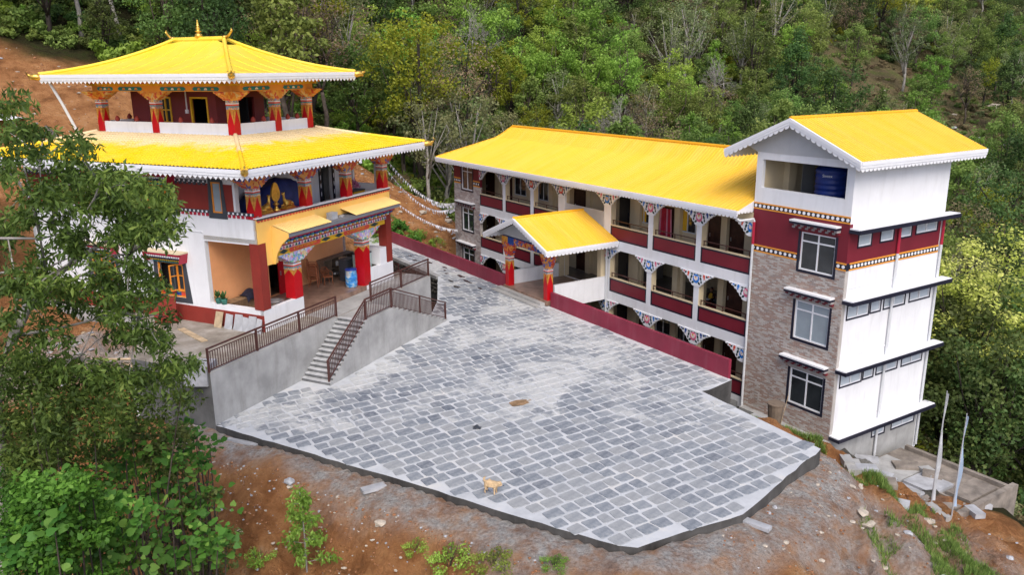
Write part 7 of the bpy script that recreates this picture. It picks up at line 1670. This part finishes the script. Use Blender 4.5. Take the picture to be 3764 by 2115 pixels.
# leafy bushes on the earth bank beside the maroon wall
def shrub(label, at, mesh, sc, name='shrub', cat='shrub', group=None, stem=True):
    r = link(name, None, None, at, random.uniform(0, 6), label, cat, group, scale=sc); link('leaves', mesh, r)
    if stem: link('stem', STEM, r)
    return r
st_m = MB(); rr = random.Random(2)
for k in range(7): a = rr.uniform(0, 6.28); st_m.tube([(0, 0, -0.2), (0.15 * math.cos(a), 0.15 * math.sin(a), 0.4), (0.45 * math.cos(a), 0.45 * math.sin(a), rr.uniform(0.7, 1.2))], [0.025, 0.018, 0.008], 4)
STEM = st_m.mesh('stem', BARK)
bl = [bush_mesh('heart', 400 + i, 1.0, 1.5, 60, 16, 0.24) for i in range(2)] + [bush_mesh('bright', 410, 1.0, 1.0, 80, 14, 0.12)]
for i, (x, y, sc, lab) in enumerate(((-9.4, 63.6, 1.25, 'tallest leafy shrub on the earth bank behind the maroon lane wall'), (-8.0, 63.0, 0.9, 'leafy shrub close behind the maroon lane wall, left of the hostel end'), (-10.8, 64.8, 0.8, 'small leafy shrub higher up the earth bank near the temple'), (-6.6, 62.4, 0.8, 'small leafy shrub against the hostel end wall'))):
    shrub(lab, (x, y, gz(x, y) - 0.1), bl[i % 2], sc)
for i in range(10):
    x, y = -11.5 + 0.62 * i + rr.uniform(-0.6, 0.6), 63.2 + rr.uniform(-0.6, 1.6); shrub('low green weed clump on the earth bank behind the lane wall', (x, y, gz(x, y) - 0.1), bl[2], rr.uniform(0.45, 0.8), 'weed_clump', 'weeds', 'weeds on the earth bank')
# ------------------------------------------------------------------ near trees and shrubs on the left
def from_view(u, v, y):
    """point at distance y seen at column u, row v of the 2576 x 1447 view (used once to lay out limbs and leaf clumps in depth)"""
    x_, y_ = (u - 1288) / 2.5156, (v - 723.5) / 2.512; c, s_ = math.cos(R_(-0.527)), math.sin(R_(-0.527)); a, b_ = c * x_ + s_ * y_, -s_ * x_ + c * y_
    d = np.array((a / 815.34, math.cos(_t) - math.sin(_t) * b_ / 815.34, -math.sin(_t) - math.cos(_t) * b_ / 815.34)); return CAMP + d * (y / d[1])
def on_ground(u, v):
    a, b_ = from_view(u, v, 12.0), from_view(u, v, 60.0); t = np.linspace(0, 1, 900)[:, None]; P = a + (b_ - a) * t; h = P[:, 2] - land_z(P[:, 0], P[:, 1]); i = int(np.argmax(h < 0)); return P[i]
def region_points(poly, n, y0, y1, rs, holes=()):
    P = np.array(poly, float); out = []
    while len(out) < n:
        u, v = rs.uniform(P[:, 0].min(), P[:, 0].max()), rs.uniform(P[:, 1].min(), P[:, 1].max())
        if not bool(in_poly(np.array([u]), np.array([v]), poly)[0]): continue
        if any(((u - h[0]) / h[2]) ** 2 + ((v - h[1]) / h[3]) ** 2 < 1 and rs.random() < 0.85 for h in holes): continue
        out.append(from_view(u, v, rs.uniform(y0, y1)))
    return np.array(out)
def drooping(name, centers, rad, per, leaf, mat, rs, W=0.32, down=0.75):
    """narrow leaves hanging in loose sprays, each folded along its midrib"""
    C0 = np.repeat(centers, per, 0); R0 = np.repeat(rad, per)[:, None]; n = len(C0)
    P = C0 + unit(rs.normal(size=(n, 3))) * rs.random((n, 1)) ** 0.5 * R0 * np.array((1, 1, 0.8))
    T = unit(rs.normal(size=(n, 3)) * 0.75 + np.array((0, 0, -down))); S = unit(np.cross(T, rs.normal(size=(n, 3)))); N = np.cross(S, T)
    L = (leaf * rs.uniform(0.6, 1.25, n))[:, None]; w_ = L * W; b = P + T * L * 0.42; lift = N * w_ * 0.22
    V = np.stack([P, b + S * w_ * 0.5 + lift, P + T * L, b - S * w_ * 0.5 + lift, ], 1).reshape(-1, 3)
    val = np.clip(0.1 + 0.45 * rs.random(n) + np.repeat(rs.uniform(-0.05, 0.35, len(centers)), per) + 0.15 * (rs.random(n) > 0.9), 0, 1)
    i4 = np.arange(n)[:, None] * 4; q = np.concatenate([i4 + np.array((0, 1, 2)), i4 + np.array((0, 2, 3))], 1).reshape(-1, 3)
    return mesh_np(name, V, q, mat, False, {'v': ('FACE', np.repeat(val, 2))})
rs3 = np.random.default_rng(500)
polyA = [(0, 232), (50, 240), (70, 290), (120, 315), (165, 345), (215, 340), (238, 385), (250, 420), (340, 425), (345, 450), (410, 470), (445, 515), (430, 560), (440, 620), (420, 655), (412, 720), (425, 790), (430, 850), (395, 900), (470, 900), (510, 925), (470, 960), (380, 990), (250, 985), (120, 930), (0, 900)]
holesA = [(150, 560, 60, 38), (250, 560, 60, 22), (120, 625, 38, 36), (230, 610, 40, 24), (60, 640, 30, 50), (110, 800, 70, 50), (220, 830, 60, 45), (330, 905, 50, 40), (250, 880, 60, 30), (300, 640, 30, 16)]
CA = region_points(polyA, 245, 18.2, 21.5, rs3, holesA)
base = np.array((-14.6, 19.5)); bz = gz(-14.6, 19.5) - 0.4
ta = thing('near_tree', 'large drooping leaved tree in front of the temple side, pale limbs leaning in', 'tree', None, (base[0], base[1], bz)); o3 = np.array((base[0], base[1], bz))
mb = MB(); tp = [np.array((0, 0, 0.0)), from_view(-20, 960, 19.6) - o3, from_view(35, 845, 19.6) - o3, from_view(70, 770, 19.7) - o3, from_view(120, 705, 19.8) - o3, from_view(175, 668, 19.9) - o3, from_view(245, 620, 20) - o3]
mb.tube([tuple(p) for p in tp], [0.26, 0.2, 0.14, 0.115, 0.09, 0.07, 0.05], 8)
for a, b_, r_ in (((70, 770), (330, 640), 0.05), ((120, 705), (60, 420), 0.06), ((245, 620), (400, 540), 0.035), ((175, 668), (260, 430), 0.045), ((35, 845), (330, 780), 0.05), ((120, 705), (360, 820), 0.035), ((35, 845), (20, 600), 0.05), ((-20, 960), (300, 950), 0.05), ((-20, 600), (240, 566), 0.04), ((-20, 690), (220, 628), 0.035)):
    A_, B_ = from_view(*a, 19.7) - o3, from_view(*b_, rs3.uniform(18.8, 21)) - o3; M_ = (A_ + B_) / 2 + rs3.normal(0, 0.12, 3); mb.tube([tuple(A_), tuple(M_), tuple(B_)], [r_, r_ * 0.7, r_ * 0.3], 6)
lim = [np.array(from_view(u, v, 19.8)) - o3 for u, v in ((120, 705), (175, 668), (245, 620), (70, 770), (35, 845), (230, 690), (330, 640), (60, 480), (120, 560), (260, 480), (350, 800), (200, 900), (100, 400))]
for c in CA[::2]:
    p = c - o3; j = min(range(len(lim)), key=lambda i: np.linalg.norm(lim[i] - p)); M_ = (lim[j] + p) / 2 + np.array((0, 0, 0.08)); mb.tube([tuple(lim[j]), tuple(M_), tuple(p)], [0.022, 0.015, 0.006], 4)
part('trunk', mb, BARKW, ta, True)
link('crown', drooping('crown', CA - o3, rs3.uniform(0.28, 0.5, len(CA)), 74, 0.215, LM['drape'], rs3), ta)
polyB = [(0, 900), (120, 930), (250, 985), (380, 985), (470, 955), (500, 940), (480, 1000), (420, 1060), (330, 1075), (250, 1150), (150, 1210), (0, 1215)]
CB = region_points(polyB, 120, 17.5, 20.5, rs3, [(190, 1060, 40, 26), (380, 1030, 40, 20)])
def thicket(label, C_, at, fol, bark, rs, name='near_shrub', cat='shrub', stems=14):
    r = thing(name, label, cat, None, at); o_ = np.array(at); mb = MB()
    for c in C_[rs.choice(len(C_), min(stems, len(C_)), replace=False)]:
        p = c - o_; s_ = np.array((p[0] * 0.5 + rs.normal(0, 0.2), p[1] * 0.5 + rs.normal(0, 0.2), p[2] * 0.45)); mb.tube([(rs.normal(0, 0.1), rs.normal(0, 0.1), -0.3), tuple(s_), tuple(p)], [0.05, 0.035, 0.012], 5)
    part('stem', mb, bark, r); link('leaves', fol, r); return r
a_ = (-11.6, 18.6, gz(-11.6, 18.6) - 0.2)
thicket('olive tinted thicket of hanging leaves under the near tree', CB, a_, drooping('leaves', CB - np.array(a_), rs3.uniform(0.3, 0.5, len(CB)), 80, 0.17, LM['olive'] if False else LM['drape'], rs3, 0.4, 0.4), BARK, rs3)
polyC = [(-40, 1190), (130, 1200), (230, 1190), (280, 1290), (300, 1447), (0, 1447)]
CC = region_points(polyC, 85, 14.5, 17.0, rs3); a_ = (-9.6, 15.6, gz(-9.6, 15.6) - 0.2)
thicket('dark green fine leaved bush filling the lower corner of the slope', CC, a_, crown_mesh('leaves', CC - np.array(a_), rs3.uniform(0.28, 0.5, len(CC)), 130, 0.13, LM['lush'], rs3, 0.7, 0.5), BARKD, rs3)
# broad heart-leaved saplings
def heart_leaves(C_, rad, per, size, rs, mat):
    n = len(C_) * per; C0 = np.repeat(C_, per, 0); P = C0 + rs.normal(size=(n, 3)) * np.repeat(rad, per)[:, None] * 0.6
    N = unit(np.array((0, -0.35, 1.0)) + rs.normal(0, 0.5, (n, 3))); T = unit(np.cross(N, rs.normal(size=(n, 3)))); S = np.cross(N, T); s_ = (size * rs.uniform(0.4, 1.25, n))[:, None]
    outl = [(-0.38, 0.0, 0.03), (-0.5, 0.22, -0.02), (-0.3, 0.46, -0.06), (0.05, 0.44, -0.06), (0.35, 0.2, -0.05), (0.62, 0.0, -0.1), (0.35, -0.2, -0.05), (0.05, -0.44, -0.06), (-0.3, -0.46, -0.06), (-0.5, -0.22, -0.02)]
    V = np.stack([P + T * s_ * a + S * s_ * b + N * s_ * c for a, b, c in outl], 1).reshape(-1, 3)
    i = np.arange(n)[:, None] * 10; q = np.concatenate([i + np.array(t) for t in ((0, 1, 2, 3), (0, 3, 4, 5), (0, 5, 6, 7), (0, 7, 8, 9))], 1).reshape(-1, 4)
    val = np.clip(0.15 + 0.6 * rs.random(n) + 0.3 * (rs.random(n) > 0.82), 0, 1)
    return mesh_np('leaves', V, q, mat, True, {'v': ('FACE', np.repeat(val, 4))})
for k, (poly, lab, nc, y0) in enumerate((([(230, 1120), (330, 1060), (420, 1075), (450, 1150), (380, 1230), (260, 1230)], 'heart leaved sapling at the top of the thicket below the terrace corner', 22, 20.0),
        ([(430, 1120), (500, 1160), (560, 1250), (530, 1290), (430, 1280), (400, 1200)], 'heart leaved sapling reaching over the bare earth slope', 17, 20.5),
        ([(220, 1240), (360, 1230), (400, 1330), (330, 1400), (230, 1380)], 'heart leaved sapling in the middle of the lower thicket', 22, 17.5),
        ([(400, 1290), (520, 1300), (585, 1370), (520, 1420), (400, 1420)], 'heart leaved sapling at the foot of the thicket beside the earth slope', 20, 19.0),
        ([(170, 1400), (400, 1395), (420, 1447), (160, 1447)], 'lowest heart leaved sapling at the edge of the thicket', 14, 16.5),
        ([(60, 1200), (200, 1180), (240, 1260), (200, 1330), (80, 1320)], 'heart leaved sapling among the fine leaved bush in the corner', 14, 17.0),
        ([(20, 1330), (160, 1330), (190, 1440), (20, 1440)], 'heart leaved sapling low in the very corner of the slope', 12, 14.6),
        ([(470, 1040), (520, 1100), (560, 1150), (500, 1180), (440, 1120)], 'small heart leaved sapling right under the terrace corner', 10, 22.5))):
    C_ = region_points(poly, nc, y0 - 0.5, y0 + 0.7, rs3); m_ = C_.mean(0); at = (m_[0] - 0.3, m_[1] + 0.2, gz(m_[0] - 0.3, m_[1] + 0.2) - 0.2)
    thicket(lab, C_, at, heart_leaves(C_ - np.array(at), np.full(nc, 0.32), 15, 0.2, rs3, LM['heart']), BARK, rs3, 'heart_leaved_sapling', 'sapling', 10)
# fine-leaved filler in the thicket
polyD = [(300, 1060), (440, 1060), (520, 1150), (545, 1240), (560, 1300), (600, 1380), (560, 1447), (250, 1447), (210, 1300), (240, 1150)]
CD = region_points(polyD, 70, 19.8, 22.0, rs3); a_ = (-9.5, 20.2, gz(-9.5, 20.2) - 0.3)
thicket('shaded dark undergrowth behind the heart leaved saplings', CD, a_, crown_mesh('leaves', CD - np.array(a_), rs3.uniform(0.3, 0.5, len(CD)), 90, 0.14, LM['dark'], rs3, 0.7, 0.4), BARKD, rs3)
# young tree on the bare slope
sp = on_ground(772, 1437)[:2]; sz = gz(*sp) - 0.1; st0 = np.array((sp[0], sp[1], sz)); topz = from_view(775, 1238, sp[1])[2] - sz
r = thing('young_tree', 'slim young tree with light green drooping leaves on the bare earth slope', 'tree', None, tuple(st0)); mb = MB(); mb.tube([(0, 0, -0.1), (0.02, 0, topz * 0.5), (-0.02, 0, topz)], [0.03, 0.022, 0.008], 6); C_ = []
for k in range(15):
    h = topz * (0.12 + 0.86 * k / 14); a = k * 2.4; L = 0.85 * (1 - k / 17) * (0.6 + 0.4 * rr.random()); e = np.array((L * math.cos(a), L * math.sin(a), h + 0.25 * L)); mb.tube([(0, 0, h), tuple(e)], [0.012, 0.005], 4)
    C_ += [e, e * np.array((0.6, 0.6, 1))]
part('trunk', mb, BARKW, r); C_ = np.array(C_); link('crown', drooping('crown', C_, np.full(len(C_), 0.24), 44, 0.17, LM['bright'], rs3, 0.4, 0.8), r)
for i, (u, v, y, sc, kd, lab) in enumerate(((1045, 1385, 20.2, 0.42, 2, 'small rounded weed clump on the slope below the yard edge'), (1130, 1425, 19.2, 0.7, 2, 'wide weed clump at the bottom of the slope below the yard edge'), (1240, 1425, 18.8, 0.6, 2, 'weed clump with pale specks beside the wide one below the yard'), (1395, 1425, 19.4, 0.4, 2, 'small weed clump below the front corner of the yard'), (655, 1420, 21.3, 0.5, 2, 'low leafy weed beside the young tree'), (590, 1370, 22.0, 0.45, 2, 'low bushy weed at the edge of the bare slope'))):
    p = on_ground(u, v); shrub(lab, (p[0], p[1], p[2] - 0.05), bl[kd], sc, 'weed_clump', 'weeds')
# grass on the slopes beside the tower
def grass(name, areas, n, rs):
    P = []
    for cx, cy, rx, ry, rot, k in areas:
        m_ = int(n * k); a = rs.random(m_) * 6.283; d = np.sqrt(rs.random(m_)); u, v = d * np.cos(a) * rx, d * np.sin(a) * ry; c, s_ = math.cos(rot), math.sin(rot)
        P.append(np.stack([cx + c * u - s_ * v, cy + s_ * u + c * v], 1))
    P = np.concatenate(P); P = P[fbm(P[:, 0] * 1.1, P[:, 1] * 1.1, 3, 31) > 0.42]; z = land_z(P[:, 0], P[:, 1]); n = len(P)
    B = np.column_stack([P, z - 0.02]); a = rs.random(n) * 6.283; h = rs.uniform(0.08, 0.3, n)[:, None]; dr = np.stack([np.cos(a), np.sin(a), np.zeros(n)], 1); sd = np.stack([-np.sin(a), np.cos(a), np.zeros(n)], 1) * 0.014
    T = B + dr * h * 0.5 + np.array((0, 0, 1)) * h; V = np.stack([B - sd, B + sd, T], 1).reshape(-1, 3); q = np.arange(3 * n).reshape(-1, 3)
    return link(name, mesh_np(name, V, q, LM['mid'], False, {'v': ('FACE', rs.random(n))}), kind='stuff')
grass('grass', [(14.2, 26.0, 1.6, 4.0, 0.3, 0.30), (12.4, 30.6, 0.9, 1.6, 0.5, 0.12), (15.5, 22.5, 2.4, 2.4, 0, 0.22), (10.9, 32.6, 0.5, 1.6, 0.55, 0.1), (-9, 64, 3.4, 1.4, -0.4, 0.2), (12.6, 23.0, 1.5, 1.5, 0, 0.08), (2, 18.2, 5, 0.8, 0, 0.08), (13.2, 28.6, 0.8, 2.0, 0.3, 0.14)], 52000, np.random.default_rng(3))
for i, (x, y, sc, lab) in enumerate(((15.2, 21.8, 0.7, 'dark grassy bush on the slope below the paved yard corner'), (16.4, 23.2, 0.6, 'second grassy bush on the slope toward the flag poles'))): shrub(lab, (x, y, gz(x, y) - 0.15), bl[2], sc, 'shrub', 'shrub')
# ------------------------------------------------------------------ stones, timber and litter on the ground
EARTH_CLOD = paint('earth_clod', (0.34, 0.16, 0.075), 0.95, 0.3, 3.0)
RP = []
for k in range(6): me = rock_mesh(40 + k, 0.6); me.materials.append(STONEP if k < 4 else SLABC); RP.append(me)
rs4 = np.random.default_rng(8)
def stones_at(n, fx, fy, smin, smax, label, group):
    for _ in range(n):
        x, y = fx(), fy()
        while bool(in_poly(np.array([x]), np.array([y]), YARD)[0]): x, y = fx(), fy()
        o = link('loose_stone', RP[rs4.integers(6)], None, (x, y, gz(x, y)), rs4.uniform(0, 6), label, 'stone', group); s_ = rs4.uniform(smin, smax) * (1 + 1.2 * (rs4.random() > 0.9)); o.scale = (s_ * rs4.uniform(0.8, 1.6), s_, s_ * 0.8)
def near_front():
    t = rs4.random(); a = np.array((-11.4, 28.0)); b_ = np.array((3.0, 19.2)); p = a + (b_ - a) * t; off_ = rs4.random() ** 1.3 * 4.2; return p + np.array((-0.52, -0.86)) * (0.5 + off_)
for _ in range(80):
    x, y = near_front(); o = link('loose_stone', RP[rs4.integers(6)], None, (x, y, gz(x, y)), rs4.uniform(0, 6), 'pale stone lying on the bare orange slope below the paved yard', 'stone', 'stones on the bare slope'); s_ = rs4.uniform(0.03, 0.09) * (1 + 1.5 * (rs4.random() > 0.88)); o.scale = (s_ * rs4.uniform(0.8, 1.7), s_, s_ * 0.8)
stones_at(110, lambda: rs4.uniform(7, 21), lambda: rs4.uniform(19, 27.5), 0.05, 0.13, 'pale rubble stone on the ground between yard corner and flag poles', 'rubble stones by the yard corner')
stones_at(45, lambda: rs4.uniform(-15, -3), lambda: rs4.uniform(63.5, 71), 0.08, 0.24, 'pale stone on the earth bank beside the hostel end', 'stones on the spoil bank')
stones_at(36, lambda: rs4.uniform(-40, -22), lambda: rs4.uniform(50, 61), 0.06, 0.16, 'pale stone in the cut earth bank behind the temple', 'stones in the cut bank')
stones_at(24, lambda: rs4.uniform(60, 110), lambda: rs4.uniform(112, 160), 0.3, 0.8, 'grey boulder on the open scrub slope across the valley', 'boulders on the scrub slope')
for (u, v, y, lx, ly, rz, lab) in ((1893, 1322, 22.2, 0.55, 0.14, -0.7, 'pale oblong block lying beside the yard near the rounded corner'), (940, 1232, 23.2, 0.4, 0.16, 0.5, 'grey flat slab on the slope just under the yard edge'), (610, 1117, 27.3, 0.7, 0.09, -0.4, 'thin grey plank at the foot of the terrace corner')):
    p = on_ground(u, v); m2 = MB(); m2.box(-lx, lx, -ly, ly, -0.03, 0.08); solo('loose_slab', m2, SLABC, lab, 'slab', None, (p[0], p[1], gz(p[0], p[1]) + 0.02), rz)
for i in range(9):
    L = 2.6 + 0.35 * (i % 4); p = from_view(110 + 26 * i, 862 + 5 * i, 31.5 + 0.16 * i); m2 = MB(); m2.tube([(-L / 2, 0, 0), (L / 2, 0, 0.06)], 0.05, 6)
    o = solo('timber_pole', m2, WOODPALE, 'weathered timber pole in the loose heap beside the temple', 'timber', None, (p[0], p[1], gz(p[0], p[1]) + 0.1 + 0.05 * (i % 3)), -0.5 + 0.22 * ((i * 7) % 5 - 2), 'timber poles beside the temple')
for i in range(60):
    x, y = -18.8 + rs4.normal(0, 1.6), 33.0 + rs4.normal(0, 1.1); m2 = MB(); s_ = rs4.uniform(0.06, 0.16); m2.box(-s_, s_, -s_ * 0.6, s_ * 0.6, 0, 0.03)
    if i < 4: mshared = [m2.mesh('scrap', mt) for mt in (SLABC, WOODPALE, BLUEP, CONC)] if i == 0 else mshared
    link('scrap', mshared[i % 4 if i % 7 == 2 else (0 if i % 2 else 3)], None, (x, y, gz(x, y) + 0.02), rs4.uniform(0, 6), 'scrap of building rubble in the heap beside the temple', 'rubble', 'rubble scraps beside the temple')
solo('concrete_post', MB().box(-0.22, 0.22, -0.2, 0.2, -0.5, 1.5), WHITE, 'stubby whitewashed concrete post among the rubble left of the terrace', 'post', None, tuple(from_view(338, 880, 30.5)[:2]) + (gz(*from_view(338, 880, 30.5)[:2]),), 0.3)

# clods and grit on the bare slopes: far too many to count
clods = []
for k in range(5): me = rock_mesh(90 + k, 0.7); me.materials.append([EARTH_CLOD, EARTH_CLOD, STONEP, SLABC, EARTH_CLOD][k]); clods.append(('c', [me]))
it = []
for _ in range(5200):
    if rs4.random() < 0.6: x, y = near_front(); 
    else: x, y = rs4.uniform(6, 21), rs4.uniform(17, 29)
    if bool(in_poly(np.array([x]), np.array([y]), YARD)[0]): continue
    it.append((x, y, 0.0, int(rs4.choice((0, 0, 1, 1, 4, 4, 2, 3))), rs4.uniform(0, 6.28), 0.012 + 0.05 * rs4.random() ** 3))
for _ in range(1500):
    x, y = (rs4.uniform(-16, -3), rs4.uniform(63, 71)) if rs4.random() < 0.5 else (rs4.uniform(-42, -20), rs4.uniform(48, 62)); it.append((x, y, 0.0, int(rs4.choice((0, 1, 4, 2))), rs4.uniform(0, 6.28), 0.04 + 0.1 * rs4.random() ** 3))
it = np.array(it); it[:, 2] = land_z(it[:, 0], it[:, 1])
scatter('gravel', [(a[0], a[1], a[2], int(a[3]), a[4], a[5]) for a in it], clods)
